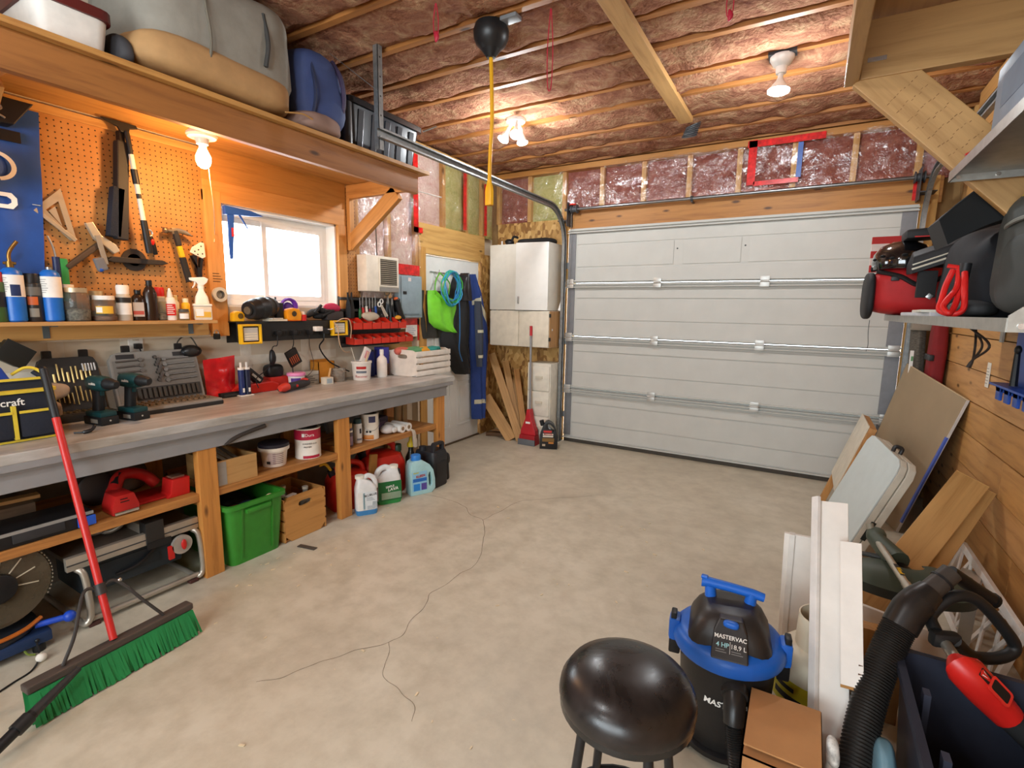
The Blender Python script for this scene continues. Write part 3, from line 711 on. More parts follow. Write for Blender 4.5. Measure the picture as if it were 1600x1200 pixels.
# small shelf on the pegboard
t = thing('tool_shelf', 'narrow pine shelf with backing board under the pegboard tools', 'shelf', (-2.93, .6, 1.19))
MB().box((-2.99, -1.0, 1.245), (-2.835, 1.60, 1.262)).build('shelf_board', PALE['Y'], t, smooth=0, bevel=.002)
MB().box((-2.992, -1.0, 1.175), (-2.965, 1.62, 1.245)).build('backing_board', PINE['Y'], t, smooth=0, bevel=.002)
for y in (.90, 1.52, .2):
    MB().box((-2.965, y-.012, 1.185), (-2.961, y+.012, 1.245)).box((-2.965, y-.012, 1.240), (-2.86, y+.012, 1.245)).build('angle_bracket', M('#6d7f8a', .4, .6), t, smooth=0)

# ================================================================ small container builders (base at z=0 local, front towards local -y)
def place(root, loc, rz=0, tilt=None):
    root.location = loc; root.rotation_euler = (tilt[0], tilt[1], rz) if tilt else (0, 0, rz)
    return root
def lab(parent, r, z0, z1, a0, a1, mat, name='label', n=0):
    """curved paper label on a round container, angles in degrees, -90 = front"""
    def f(a, c):
        t = radians(a0+(a1-a0)*a); return Vector((r*cos(t), r*sin(t), z0+(z1-z0)*c))
    return MB().grid(f, n or max(6, int(abs(a1-a0)/6)), 1).build(name, mat, parent)
def wraptext(parent, s, size, r, z, mat, ang=-90, name='lettering'):
    """lettering bent around a vertical cylinder"""
    o = text(name, s, size, Matrix.Identity(4), mat, parent, extrude=.0)
    for v_ in o.data.vertices:
        t = radians(ang) + v_.co.x/r
        v_.co = Vector(((r+.0006)*cos(t), (r+.0006)*sin(t), z+v_.co.y))
    return o
def lines(parent, r, z0, z1, n, a0, a1, mat=INK, th=.0025):
    """rows of small illegible print as thin bands on a round container"""
    m = MB(); r = r*1.02
    for k in range(n):
        z = z0+(z1-z0)*k/max(1, n-1); e = a0+(a1-a0)*(.75+.25*((k*37) % 5)/4)
        m.grid(lambda a, c: Vector((r*cos(radians(a0+(e-a0)*a)), r*sin(radians(a0+(e-a0)*a)), z+th*c)), 12, 1)
    return m.build('print', mat, parent)
def flatlines(parent, o, u, v, w, h, n, mat=INK, th=.35):
    o, u, v = Vector(o), Vector(u).normalized(), Vector(v).normalized(); m = MB(); nn = u.cross(v)*.0006
    for k in range(n):
        a = o + v*(h*(1-(k+.5)/n)) + nn; L = w*(.7+.3*((k*37) % 5)/4); hh = h/n*th
        m.add([a, a+u*L, a+u*L+v*hh, a+v*hh], [(0, 1, 2, 3)])
    return m.build('print', mat, parent, smooth=0)
FACE = radians(68)      # shelf items on the left wall turn their front this far to face the room (local -y -> towards +x, -y)

# ================================================================ PEGBOARD TOOLS (left wall, x about -2.99)
X = -2.985
def onwall(pts, x=X): return [(x, y, z) for y, z in pts]
def slab(pts, x0, x1):
    m = MB(); m.prism(pts, (x0, 0, 0), (0, 1, 0), (0, 0, 1), (x1-x0, 0, 0)); return m
# blue banner at the far left
t = thing('blue_tarp_bag', 'blue woven bag with white curved print hung at the left end of the pegboard', 'bag', (-2.97, .7, 1.35))
def f(a, c):
    y = .25+.715*a; z = 1.32+.84*c; y += -.05*(1-c)*a
    return Vector((-2.985+.012*nz(y, z, 1, 5)+.014*nz(y*3, z, 4, 4)+.012, y, z))
BB = M('#234f9c', .45, var=.1, nscale=8)
MB().grid(f, 16, 20).build('bag_body', BB, t, solid=.003, smooth=80)
def arc(cy, cz, r1, r2, a0, a1, n=14):
    A = [(cy+r1*cos(radians(a0+(a1-a0)*k/n)), cz+r1*.9*sin(radians(a0+(a1-a0)*k/n))) for k in range(n+1)]
    B = [(cy+r2*cos(radians(a0+(a1-a0)*k/n)), cz+r2*.9*sin(radians(a0+(a1-a0)*k/n))) for k in range(n, -1, -1)]
    return A+B
MB().prism(arc(.80, 1.905, .05, .066, -80, 85), (-2.957, 0, 0), (0, 1, 0), (0, 0, 1), (.002, 0, 0)).build('white_print', WINK, t, smooth=0)
MB().frame([(.70+.155*p_, 1.735+.065*q_) for p_, q_ in ((0, 0), (.9, 0), (1, .3), (1, .7), (.9, 1), (0, 1))], [(.70+.155*p_, 1.735+.065*q_) for p_, q_ in ((0, .25), (.8, .25), (.88, .4), (.88, .6), (.8, .75), (0, .75))], (-2.957, 0, 0), (0, 1, 0), (0, 0, 1), (.002, 0, 0)).build('white_print', WINK, t, smooth=0)
MB().box((-2.957, .79, 2.01), (-2.952, .89, 2.055)).build('dark_strap', BLK, t, smooth=0)
t = thing('angle_bracket_tool', 'dark metal gusset with hooks hanging at the top left of the pegboard', 'bracket', (-2.96, .86, 2.07))
slab([(.74, 2.06), (.86, 2.07), (.93, 2.17), (.74, 2.17)], -2.985, -2.90).build('plate', BLK, t, smooth=0, bevel=.004)
MB().tube(bez([(-2.895, .80, 2.15), (-2.88, .82, 2.12), (-2.88, .80, 2.10), (-2.89, .83, 2.085)]), .004, 6).build('hook', STEEL, t)

# speed square
t = thing('speed_square', 'triangular aluminium speed square with slots on the pegboard', 'square', (X, .98, 1.64))
AL = M('#b9ac96', .4, .55)
o_ = [(.918, 1.757), (1.016, 1.858), (1.055, 1.635), (1.03, 1.63)]; i_ = [(.955, 1.755), (1.003, 1.80), (1.025, 1.68), (1.018, 1.675)]
MB().frame(o_, i_, (X, 0, 0), (0, 1, 0), (0, 0, 1), (.004, 0, 0)).build('triangle', AL, t, smooth=0)
MB().prism([(.965, 1.752), (.99, 1.775), (1.008, 1.69)], (X+.001, 0, 0), (0, 1, 0), (0, 0, 1), (.002, 0, 0)).build('scale_web', AL, t, smooth=0)
board('fence', (X+.008, .915, 1.75), (X+.008, 1.05, 1.632), .016, .012, AL, t, up=(1, 0, 0), bevel=.001)
MB().cyl((X, .90, 1.77), (X+.03, .93, 1.765), .003).build('peg', STEEL, t)

# hatchet and try square
t = thing('hatchet', 'old hatchet with dark handle hanging head up on the pegboard', 'hatchet', (X, 1.1, 1.5))
board('handle', (X+.02, 1.00, 1.505), (X+.02, 1.135, 1.625), .024, .030, WOOD('#4b3a2a', '#2f241a', 'X', knots=False), t, up=(1, 0, 0), bevel=.006)
MB().prism([(1.085, 1.715), (1.115, 1.725), (1.145, 1.665), (1.20, 1.63), (1.215, 1.60), (1.19, 1.585), (1.15, 1.62), (1.115, 1.645)], (X+.008, 0, 0), (0, 1, 0), (0, 0, 1), (.024, 0, 0)).build('head', M('#c8c0ac', .4, .6), t, smooth=0, bevel=.004)
t = thing('drywall_hammer', 'grey bladed scraper hanging across the hatchet', 'scraper', (X, 1.13, 1.52))
board('blade', (X+.042, 1.123, 1.665), (X+.042, 1.146, 1.53), .022, .003, M('#b5b2a8', .35, .7), t, up=(1, 0, 0), bevel=.001)
board('handle', (X+.035, 1.118, 1.56), (X+.035, 1.135, 1.50), .045, .02, M('#6a6f76', .5), t, up=(1, 0, 0), bevel=.008)
MB().ball((X+.035, 1.125, 1.505), (.012, .014, .012)).build('blue_tip', BLUE, t)

# snow brush with striped handle, bench brush, floor scraper with disc
t = thing('bench_brush', 'long black bench brush hanging on the pegboard', 'brush', (X, 1.22, 1.66))
board('block', (X+.03, 1.262, 2.12), (X+.03, 1.222, 1.655), .05, .05, M('#232325', .6), t, up=(1, 0, 0), bevel=.006)
board('bristles', (X+.03, 1.228, 1.90), (X+.03, 1.192, 1.665), .05, .05, M('#1a2230', .9, bump=1, bscale=200, stretch=(1, 1, .1)), t, up=(1, 0, 0), bevel=.004)
board('handle', (X+.03, 1.262, 2.17), (X+.03, 1.258, 2.0), .026, .04, BLK, t, up=(1, 0, 0), bevel=.006)
t = thing('snow_brush', 'black and white striped snow brush hanging with its squeegee head up', 'snow brush', (X, 1.3, 1.54))
slab([(1.175, 2.205), (1.19, 2.195), (1.24, 2.18), (1.25, 2.16), (1.285, 2.16), (1.29, 2.18), (1.325, 2.19), (1.318, 2.205)], X+.05, X+.065).build('squeegee', BLK, t, smooth=0, bevel=.002)
P0, P1 = Vector((X+.065, 1.275, 2.165)), Vector((X+.065, 1.328, 1.60))
cuts = [0, .18, .30, .42, .50, .54, .72, 1]; cl = ['#1b1b1d', '#e4ddcf', '#17171a', '#e6dfd0', '#1a1a1c', '#e2dccd', '#18181a']
for k in range(7):
    MB().cyl(P0.lerp(P1, cuts[k]), P0.lerp(P1, cuts[k+1]), .011 if k not in (2, 6) else .015, n=12).build('handle_band', M(cl[k], .5), t)
t = thing('floor_squeegee', 'wide dark rubber scraper hanging level on the pegboard under the snow brush', 'scraper', (X, 1.3, 1.54))
slab([(1.155, 1.552), (1.18, 1.572), (1.40, 1.572), (1.43, 1.558), (1.40, 1.548), (1.18, 1.545)], X, X+.035).build('blade', M('#2b2622', .6), t, smooth=0, bevel=.003)
t = thing('grinding_disc', 'round dark cutting disc hanging behind the rubber scraper', 'disc', (X, 1.285, 1.51))
MB().lathe([(.012, -.003), (.055, -.003), (.055, .003), (.012, .003), (.012, -.003)], (X-.002, 1.285, 1.565), 28, Matrix.Rotation(pi/2, 4, 'Y')).build('disc', M('#3b322b', .7, .2), t)
MB().lathe([(.012, .0032), (.03, .0032)], (X-.002, 1.285, 1.565), 24, Matrix.Rotation(pi/2, 4, 'Y')).build('paper_ring', M('#7a5a44', .7), t)
t = thing('tubing_cutter', 'small red and black tubing cutter on the pegboard left of the claw hammer', 'cutter', (X, 1.365, 1.59))
MB().tube([(X+.015, 1.355+.016*cos(a*.6), 1.705+.018*sin(a*.6)) for a in range(11)], .005, 6, True).build('ring', STEEL, t)
MB().tube([(X+.015, 1.358, 1.69), (X+.015, 1.365, 1.655), (X+.015, 1.375, 1.615), (X+.015, 1.38, 1.60)], [.012, .016, .013, .010], 10).build('body', BLK, t)
MB().ball((X+.025, 1.364, 1.66), (.008, .010, .018)).build('red_insert', RED, t)
t = thing('claw_hammer', 'claw hammer with yellow banded black grip on the pegboard', 'hammer', (X, 1.5, 1.46))
HD = M('#8a7d68', .35, .7)
MB().tube([(X+.03, 1.418, 1.728), (X+.03, 1.43, 1.728), (X+.03, 1.436, 1.729), (X+.03, 1.46, 1.73)], [.016, .016, .011, .012], 12).prism([(1.455, 1.745), (1.49, 1.748), (1.53, 1.738), (1.562, 1.712), (1.54, 1.716), (1.50, 1.722), (1.455, 1.712)], (X+.02, 0, 0), (0, 1, 0), (0, 0, 1), (.02, 0, 0)).build('head', HD, t, bevel=.002)
hp = [(X+.03, 1.472, 1.735), (X+.03, 1.485, 1.66), (X+.03, 1.495, 1.605), (X+.03, 1.528, 1.468)]
for (a, c, mt, nm) in ((0, .3, M('#2a2a2b', .5), 'neck'), (.3, .52, YEL, 'yellow_band'), (.52, 1, M('#232323', .7), 'grip')):
    A, C = Vector(hp[0]), Vector(hp[3]); board(nm, A.lerp(C, a), A.lerp(C, c), .026 if a < .5 else .03, .022, mt, t, up=(1, 0, 0), bevel=.006)
t = thing('detail_sander_pad', 'white triangular sanding pad on a black tool right of the claw hammer', 'sander', (X, 1.58, 1.46))
slab([(1.54, 1.628), (1.552, 1.655), (1.60, 1.688), (1.618, 1.685), (1.622, 1.61), (1.605, 1.60)], X+.03, X+.036).build('pad', M('#e2dccb', .8), t, smooth=0, bevel=.002)
for y, z in ((1.565, 1.635), (1.60, 1.665), (1.605, 1.625), (1.585, 1.645), (1.58, 1.62)): MB().cyl((X+.036, y, z), (X+.0368, y, z), .004, n=8).build('dust_hole', BLK, t)
slab([(1.555, 1.61), (1.575, 1.61), (1.572, 1.53), (1.588, 1.47), (1.60, 1.47), (1.60, 1.53), (1.612, 1.605), (1.598, 1.605), (1.59, 1.55), (1.583, 1.55)], X+.005, X+.03).build('body', BLK, t, smooth=0, bevel=.003)
t = thing('tape_roll', 'roll of clear tape hung on the left window casing', 'tape', (-2.965, 1.69, 1.37))
MB().lathe([(.022, -.010), (.042, -.010), (.042, .010), (.022, .010), (.022, -.010)], (-2.958, 1.69, 1.405), 24, Matrix.Rotation(pi/2, 4, 'Y')).build('tape', M('#c9c2ae', .3), t)
MB().lathe([(.020, -.0105), (.024, -.0105), (.024, .0105), (.020, .0105), (.020, -.0105)], (-2.958, 1.69, 1.405), 24, Matrix.Rotation(pi/2, 4, 'Y')).build('core', M('#5d574d', .7), t)
# pencilled note on the casing
flatlines(wl, (-2.9715, 1.665, 1.47), (0, 1, 0), (0, 0, 1), .055, .06, 4, M('#3a2a1c', .9), .22)
# fixings at the bottom of the casing
t = thing('padlock', 'small black padlock hanging under the end of the tool shelf', 'padlock', (-2.96, 1.655, 1.14))
MB().cbox((-2.955, 1.655, 1.165), (.018, .035, .034)).build('body', BLK, t, bevel=.006)
MB().tube([(-2.955, 1.655+.012*cos(pi*k/8), 1.182+.02*sin(pi*k/8)) for k in range(9)], .003, 6).build('shackle', STEEL, t)

# ================================================================ TOOL SHELF ITEMS (top of shelf z = 1.262)
SZ = 1.2625; SX = -2.90
def propane(label, y, torch):
    t = thing('propane_torch' if torch else 'propane_cylinder', label, 'gas cylinder', (0, 0, 0))
    BC = M('#1f6ac4', .35)
    MB().lathe([(.030, 0), (.036, .006), (.037, .15), (.037, .19), (.033, .21), (.022, .222), (.012, .226)], (0, 0, 0), 24).build('cylinder', BC, t)
    L = lab(t, .0374, .105, .195, -200, 20, LABEL); lines(t, .0378, .125, .18, 7, -150, -100, M('#8d8c88', .7))
    if torch:
        lab(t, .0378, .108, .155, -95, -45, M('#1c2f5a', .5), 'dark_panel')
        MB().cyl((0, 0, .226), (0, 0, .25), .013, n=12).cyl((-.02, 0, .243), (.02, 0, .243), .006, n=8).build('valve', M('#8a6a34', .35, .8), t)
        MB().tube(bez([(0, 0, .25), (.0, 0, .275), (.008, 0, .30), (.03, 0, .335)]), .007, 10).build('burner_tube', M('#9a7038', .35, .8), t)
    else:
        MB().cyl((0, 0, .226), (0, 0, .236), .011, n=12).build('valve', STEEL, t)
    return place(t, (SX, y, SZ), FACE)
propane('blue propane cylinder with brass torch head on the tool shelf', .79, True)
propane('blue propane cylinder without torch, right of the black spray can', .915, False)
def spray(label, loc, r, h, body, cap, rz=FACE, bands=(), name='spray_can', captype=0):
    t = thing(name, label, 'spray can', (0, 0, 0))
    MB().lathe([(r*.93, 0), (r, .004), (r, h*.78), (r*.97, h*.79), (r*.7, h*.83), (r*.6, h*.835)], (0, 0, 0), 20).build('can', body, t)
    MB().lathe([(r*.9, h*.80), (r*.9, h*.97), (r*.82, h), (0, h)], (0, 0, 0), 20).build('cap', cap, t)
    for z0, z1, mt, a0, a1 in bands: lab(t, r*1.008, z0*h, z1*h, a0, a1, mt)
    return place(t, loc, rz)
spray('black spray can with orange flame label between the blue propane cylinders', (SX-.01, .856, SZ), .031, .205, M('#2b2a29', .35), BLK, bands=((.35, .52, M('#c9602b', .5), -125, -60), (.1, .28, M('#8b8578', .5), -120, -60), (.55, .72, M('#6b675f', .5), -150, -30)))
spray('red and green spray can at the left end of the tool shelf', (SX, .735, SZ), .032, .205, M('#3c5a2c', .4), M('#b5201c', .4), bands=((.3, .6, M('#1d1d1d', .5), -200, 20),))
# slim torch and green lighter behind
t = thing('pencil_torch', 'slim butane torch with bent metal nozzle behind the right blue cylinder', 'torch', (-2.965, .962, SZ))
MB().cyl((-2.965, .965, SZ), (-2.965, .965, 1.55), .014, n=12).build('body', M('#1f2c55', .4), t)
MB().tube(bez([(-2.965, .965, 1.55), (-2.965, .962, 1.58), (-2.965, .955, 1.61), (-2.965, .945, 1.64)]), .004, 8).build('nozzle', STEEL, t)
t = thing('green_utility_lighter', 'green plastic lighter standing behind the right blue cylinder', 'lighter', (-2.965, .99, SZ))
MB().box((-2.975, .975, SZ), (-2.955, 1.005, 1.545)).build('body', M('#2f8f4a', .4), t, bevel=.006)
JG = M('#dfe4dc', .04, var=0, trans=.92, ior=1.25); SCREW = M('#8f8a80', .4, .7, .4, 90, 1, 220)
def jar(label, loc, r, h, lid, fill, fillmat, name='jar', lidh=.02, cat='jar', extra=None):
    t = thing(name, label, cat, (0, 0, 0))
    MB().lathe([(r*.9, 0), (r, .006), (r, h*.78), (r*.93, h*.84), (r*.86, h*.86), (r*.86, h-lidh*.5)], (0, 0, 0), 22).build('glass', JG, t)
    MB().lathe([(r*.9, h-lidh), (r*.9, h), (r*.84, h+.001), (0, h+.001)], (0, 0, 0), 22).build('lid', lid, t)
    if fill: MB().lathe([(r*.86, .004), (r*.95, .01), (r*.95, fill*h), (r*.6, fill*h+.006), (0, fill*h+.003)], (0, 0, 0), 18).build('contents', fillmat, t)
    if extra: extra(t)
    return place(t, loc, FACE)
jar('wide glass jar of screws right of the blue cylinders', (SX, 1.00, SZ), .048, .15, M('#b7a88c', .4, .6), .35, SCREW)
jar('white lidded jar tucked behind the wide jar of screws', (-2.955, .985, SZ), .033, .165, WHITE, .5, M('#6d5b46', .6))
def yl(t): lab(t, .0475, .035, .07, -130, -45, M('#e3b53a', .6)); lab(t, .0478, .04, .065, -128, -98, LABEL)
jar('low jar with white lid and yellow label in the middle of the tool shelf', (SX+.005, 1.102, SZ), .047, .118, WHITE, .18, M('#8a5a3a', .5), extra=yl)
jar('glass jar with silver lid behind the yellow labelled jar', (-2.96, 1.10, SZ), .032, .14, M('#c5b894', .4, .6), .3, SCREW)
t = thing('white_capped_bottle', 'clear bottle with tall white cap beside the brown bottles', 'bottle', (0, 0, 0))
MB().lathe([(.030, 0), (.032, .004), (.032, .11), (.027, .125), (.022, .13)], (0, 0, 0), 20).build('bottle', M('#b9b3a4', .25), t)
lab(t, .0325, .03, .085, -160, -20, LABEL)
lab(t, .0325, .088, .112, -160, -20, M('#2a2522', .5), 'dark_band'); MB().lathe([(.026, .128), (.027, .165), (.023, .172), (0, .172)], (0, 0, 0), 18).build('cap', WHITE, t)
place(t, (SX, 1.185, SZ), FACE)
def brown(label, y, r, h, lb):
    t = thing('brown_bottle', label, 'bottle', (0, 0, 0))
    MB().lathe([(r*.95, 0), (r, .005), (r, h*.68), (r*.7, h*.80), (r*.42, h*.86), (r*.40, h*.9)], (0, 0, 0), 20, squash=(1, .72)).build('bottle', M('#2a1c14', .2), t)
    MB().lathe([(r*.45, h*.885), (r*.45, h), (0, h)], (0, 0, 0), 14).build('cap', BLK, t)
    if lb:
        MB().box((-r*.7, -r*.74, .02), (r*.7, -r*.725, h*.6)).build('label', M('#b8a99a', .6), t); MB().box((-r*.7, -r*.755, .03), (r*.65, -r*.74, h*.32)).build('red_panel', M('#b04a3a', .6), t)
    return place(t, (SX+(.01 if not lb else 0), y, SZ), FACE)
brown('short dark bottle with red label on the tool shelf', 1.247, .032, .150, True)
brown('tall plain dark bottle on the tool shelf', 1.298, .030, .20, False)
jar('small glass jar between the dark bottle and the red glue bottle', (-2.91, 1.348, SZ), .030, .115, M('#b3aa97', .4, .6), .3, SCREW)
t = thing('red_cap_can', 'red capped can half hidden behind the red glue bottle', 'can', (0, 0, 0))
MB().lathe([(.024, 0), (.025, .12), (.022, .125)], (0, 0, 0), 16).build('can', M('#c7c0b0', .4), t); MB().lathe([(.023, .122), (.023, .165), (.02, .17), (0, .17)], (0, 0, 0), 16).build('cap', RED, t); place(t, (-2.962, 1.375, SZ))
t = thing('glue_bottle', 'white glue bottle with red label on the tool shelf', 'bottle', (0, 0, 0))
MB().lathe([(.025, 0), (.027, .005), (.027, .09), (.02, .115), (.014, .12)], (0, 0, 0), 18, squash=(1, .7)).build('bottle', WHITE, t)
MB().box((-.021, -.0205, .025), (.021, -.0195, .085)).build('label', RED, t); flatlines(t, (-.017, -.0205, .03), (1, 0, 0), (0, 0, 1), .034, .05, 5, WINK)
MB().lathe([(.013, .12), (.012, .135), (.005, .165), (0, .167)], (0, 0, 0), 12).build('nozzle', WHITE, t); place(t, (-2.90, 1.395, SZ), FACE)
t = thing('small_white_bottle', 'small cream bottle behind the little labelled pot', 'bottle', (0, 0, 0))
MB().lathe([(.018, 0), (.02, .09), (.012, .105), (.012, .13), (0, .132)], (0, 0, 0), 14).build('bottle', M('#ded6bd', .4), t); MB().lathe([(.013, .105), (.013, .128), (0, .13)], (0, 0, 0), 12).build('cap', M('#d9c58a', .5), t); place(t, (-2.94, 1.438, SZ))
jar('little glass pot with dark lid and pale label', (-2.875, 1.445, SZ), .026, .058, M('#4a4137', .5), 0, None, lidh=.016, extra=lambda t: lab(t, .0264, .008, .036, -140, -40, LABEL))
t = thing('yellow_bottle', 'small yellow bottle with cream cap beside the square tub', 'bottle', (0, 0, 0))
MB().lathe([(.019, 0), (.02, .004), (.02, .085), (.013, .095)], (0, 0, 0), 16).build('bottle', YEL, t); MB().lathe([(.014, .092), (.014, .115), (0, .117)], (0, 0, 0), 14).build('cap', M('#e8dcb4', .5), t); place(t, (-2.915, 1.478, SZ), FACE)
t = thing('square_tub', 'square white tub with yellow label at the right end of the tool shelf', 'tub', (0, 0, 0))
MB().box((-.042, -.035, 0), (.042, .035, .075)).build('tub', M('#d8cdb8', .35), t, bevel=.006); MB().box((-.044, -.037, .075), (.044, .037, .088)).build('lid', M('#e8e2d4', .4), t, bevel=.004)
MB().box((-.036, -.0362, .015), (.036, -.0352, .045)).build('label', M('#dfae3c', .6), t, smooth=0); MB().box((-.034, -.0368, .022), (.002, -.0362, .06)).build('white_label', LABEL, t, smooth=0); place(t, (-2.88, 1.545, SZ), FACE)
t = thing('spray_bottle', 'white trigger spray bottle with green swoosh at the end of the tool shelf', 'spray bottle', (0, 0, 0))
MB().loft([[(x*a, y*b_, z) for x, y in rrect(2, 2, .5)] for z, a, b_ in ((0, .034, .024), (.09, .036, .026), (.125, .030, .022), (.16, .014, .013), (.175, .012, .012))]).build('bottle', M('#ece8dd', .35), t, smooth=50)
MB().cyl((0, 0, .17), (0, 0, .19), .016, n=14).build('collar', WHITE, t)
MB().prism([(-.055, .228), (-.052, .215), (-.02, .205), (-.012, .19), (.014, .19), (.03, .205), (.038, .225), (.02, .235)], (0, -.011, 0), (1, 0, 0), (0, 0, 1), (0, .022, 0)).build('spray_head', WHITE, t, bevel=.003)
MB().prism([(-.03, .212), (-.02, .207), (-.028, .185), (-.038, .172), (-.042, .176), (-.033, .19)], (0, -.006, 0), (1, 0, 0), (0, 0, 1), (0, .012, 0)).build('trigger', WHITE, t, bevel=.002)
MB().prism(arc(0, .06, .022, .030, 20, 150), (0, -.0275, 0), (1, 0, 0), (0, 0, 1), (0, .001, 0)).build('green_swoosh', M('#4f9a3c', .5), t, smooth=0); MB().box((.01, -.0275, .01), (.032, -.0265, .05)).build('red_panel', M('#b33328', .5), t, smooth=0)
place(t, (-2.93, 1.572, SZ), FACE)

# ================================================================ WINDOW LEDGE: black power shelf with sockets
t = thing('power_ledge', 'long black steel ledge with power sockets under the window', 'shelf', (-2.95, 2.16, 1.12))
PSM = M('#2a2928', .5, .3)
MB().box((-2.998, 1.735, 1.244), (-2.885, 2.575, 1.25)).box((-2.998, 1.735, 1.122), (-2.992, 2.575, 1.25)).build('shelf_tray', PSM, t, smooth=0)
MB().box((-2.890, 1.735, 1.128), (-2.884, 2.575, 1.246)).build('front_panel', PSM, t, smooth=0, bevel=.002)
for k in range(7):
    y = 1.98+k*.06
    s_ = MB().box((-2.8845, y-.022, 1.155), (-2.881, y+.022, 1.195)).build('socket', M('#161616', .4), t, bevel=.002)
    MB().box((-2.8812, y-.010, 1.168), (-2.8806, y-.006, 1.186)).box((-2.8812, y+.006, 1.168), (-2.8806, y+.010, 1.186)).build('slot', M('#000000', .9), s_, smooth=0)
def worklight(label, y0, y1, z0, z1, lit):
    t = thing('work_light', label, 'work light', (-2.86, (y0+y1)/2, z0))
    MB().frame(*fr(y0, y1, z0, z1, .012), (-2.878, 0, 0), (0, 1, 0), (0, 0, 1), (.035, 0, 0)).build('yellow_frame', YEL, t, smooth=0, bevel=.004)
    MB().box((-2.874, y0+.01, z0+.01), (-2.858, y1-.01, z1-.01)).build('housing', BLK, t, smooth=0)
    g_ = MB().box((-2.857, y0+.022, z0+.02), (-2.854, y1-.02, z1-.02)).build('lens', M('#c9c4ba', .2), t, smooth=0)
    for k in range(3):
        z = z0+.03+k*.014; MB().box((-2.8535, y0+.026, z), (-2.853, y1-.026, z+.006)).build('led_strip', M('#e6dfc8', .3), g_, smooth=0)
worklight('square yellow framed work light left of the sockets', 1.735, 1.865, 1.118, 1.235, 0)
worklight('square yellow framed work light right of the sockets half behind a beige cable', 2.395, 2.525, 1.145, 1.25, 0)
LZ = 1.2505
t = thing('mini_keg', 'black ribbed barrel lying on the window ledge', 'keg', (-2.93, 1.9, LZ))
A, B_ = Vector((-2.86, 1.79, 1.315)), Vector((-2.945, 2.02, 1.345)); Rk = basis(B_-A).to_3x3() @ Matrix.Rotation(pi/2, 3, 'Y')
KG = M('#17181a', .4, bump=.15, bscale=60)
MB().lathe([(.0, 0), (.03, 0), (.032, .012), (.048, .012), (.055, .02), (.060, .06), (.064, .065), (.064, .078), (.061, .08), (.064, .12), (.067, .125), (.067, .14), (.062, .145), (.058, .19), (.062, .195), (.060, .205), (.05, .235), (.02, .245), (0, .245)], A, 28, Rk.to_4x4()).build('barrel', KG, t)
MB().lathe([(0, -.002), (.022, -.002), (.024, .004), (.03, .004)], A, 20, Rk.to_4x4()).build('end_cap', M('#5a4f3e', .5), t)
t = thing('yellow_tape_measure', 'yellow tape measure at the left end of the window ledge', 'tape measure', (-2.91, 1.76, LZ))
MB().prism([(1.722, 1.2505), (1.79, 1.2505), (1.793, 1.29), (1.78, 1.308), (1.75, 1.312), (1.724, 1.30)], (-2.93, 0, 0), (0, 1, 0), (0, 0, 1), (.04, 0, 0)).build('case', YEL, t, smooth=0, bevel=.006)
MB().cyl((-2.889, 1.765, 1.283), (-2.887, 1.765, 1.283), .016, n=16).build('badge', M('#5a4a20', .5), t)
t = thing('orange_tape_measure', 'orange yellow tape measure in the middle of the window ledge', 'tape measure', (-2.91, 2.127, LZ))
OY = M('#e0961c', .4)
MB().prism([(2.075, 1.2505), (2.175, 1.2505), (2.18, 1.29), (2.165, 1.328), (2.12, 1.334), (2.08, 1.325), (2.072, 1.29)], (-2.93, 0, 0), (0, 1, 0), (0, 0, 1), (.045, 0, 0)).build('case', OY, t, smooth=0, bevel=.007)
MB().cyl((-2.884, 2.122, 1.296), (-2.882, 2.122, 1.296), .018, n=8).build('badge', M('#3d3320', .5), t)
t = thing('purple_ribbon_roll', 'purple strap bundle standing behind the orange tape measure', 'strap', (-2.96, 2.13, LZ))
PU = M('#6a35b0', .5)
for k in range(6):
    MB().tube([(-2.965+.004*k, 2.135+(.045+.006*(k % 3))*cos(a*.4+k*.2), 1.345+(.042+.005*(k % 2))*sin(a*.4+k*.2)) for a in range(16)], .006, 6, True).build('strap_loop', PU, t)
MB().ball((-2.967, 2.135, 1.315), (.02, .05, .055), nz=.2, ns=20).build('bundle', M('#4e2a8c', .6), t)
t = thing('red_marker_cap', 'small red and white spool next to the orange tape measure', 'spool', (-2.91, 2.205, LZ))
MB().cyl((-2.91, 2.205, LZ), (-2.91, 2.205, 1.29), .024, n=14).build('spool', RED, t); MB().cyl((-2.91, 2.205, 1.29), (-2.91, 2.205, 1.31), .015, n=14).build('white_top', WHITE, t)
t = thing('black_radio', 'small black two way radio standing beside the barrel', 'radio', (-2.93, 2.045, LZ))
MB().box((-2.945, 2.018, LZ), (-2.915, 2.068, 1.365)).build('body', BLK, t, bevel=.004); MB().cyl((-2.935, 2.028, 1.365), (-2.935, 2.028, 1.40), .005, n=8).build('aerial', BLK, t)
t = thing('paper_stack', 'loose papers and a flat red case under the barrel', 'papers', (-2.91, 2.0, LZ))
MB().box((-2.93, 1.93, LZ), (-2.87, 2.06, 1.262)).build('papers', M('#d8cfba', .7), t, smooth=0); MB().cbox((-2.90, 1.99, 1.2665), (.05, .10, .006), Matrix.Rotation(.3, 4, 'Z')).build('top_sheet', M('#e7e1d2', .7), t, smooth=0)
MB().box((-2.905, 2.075, LZ), (-2.872, 2.19, 1.2515)).build('red_case', RED, t, smooth=0)
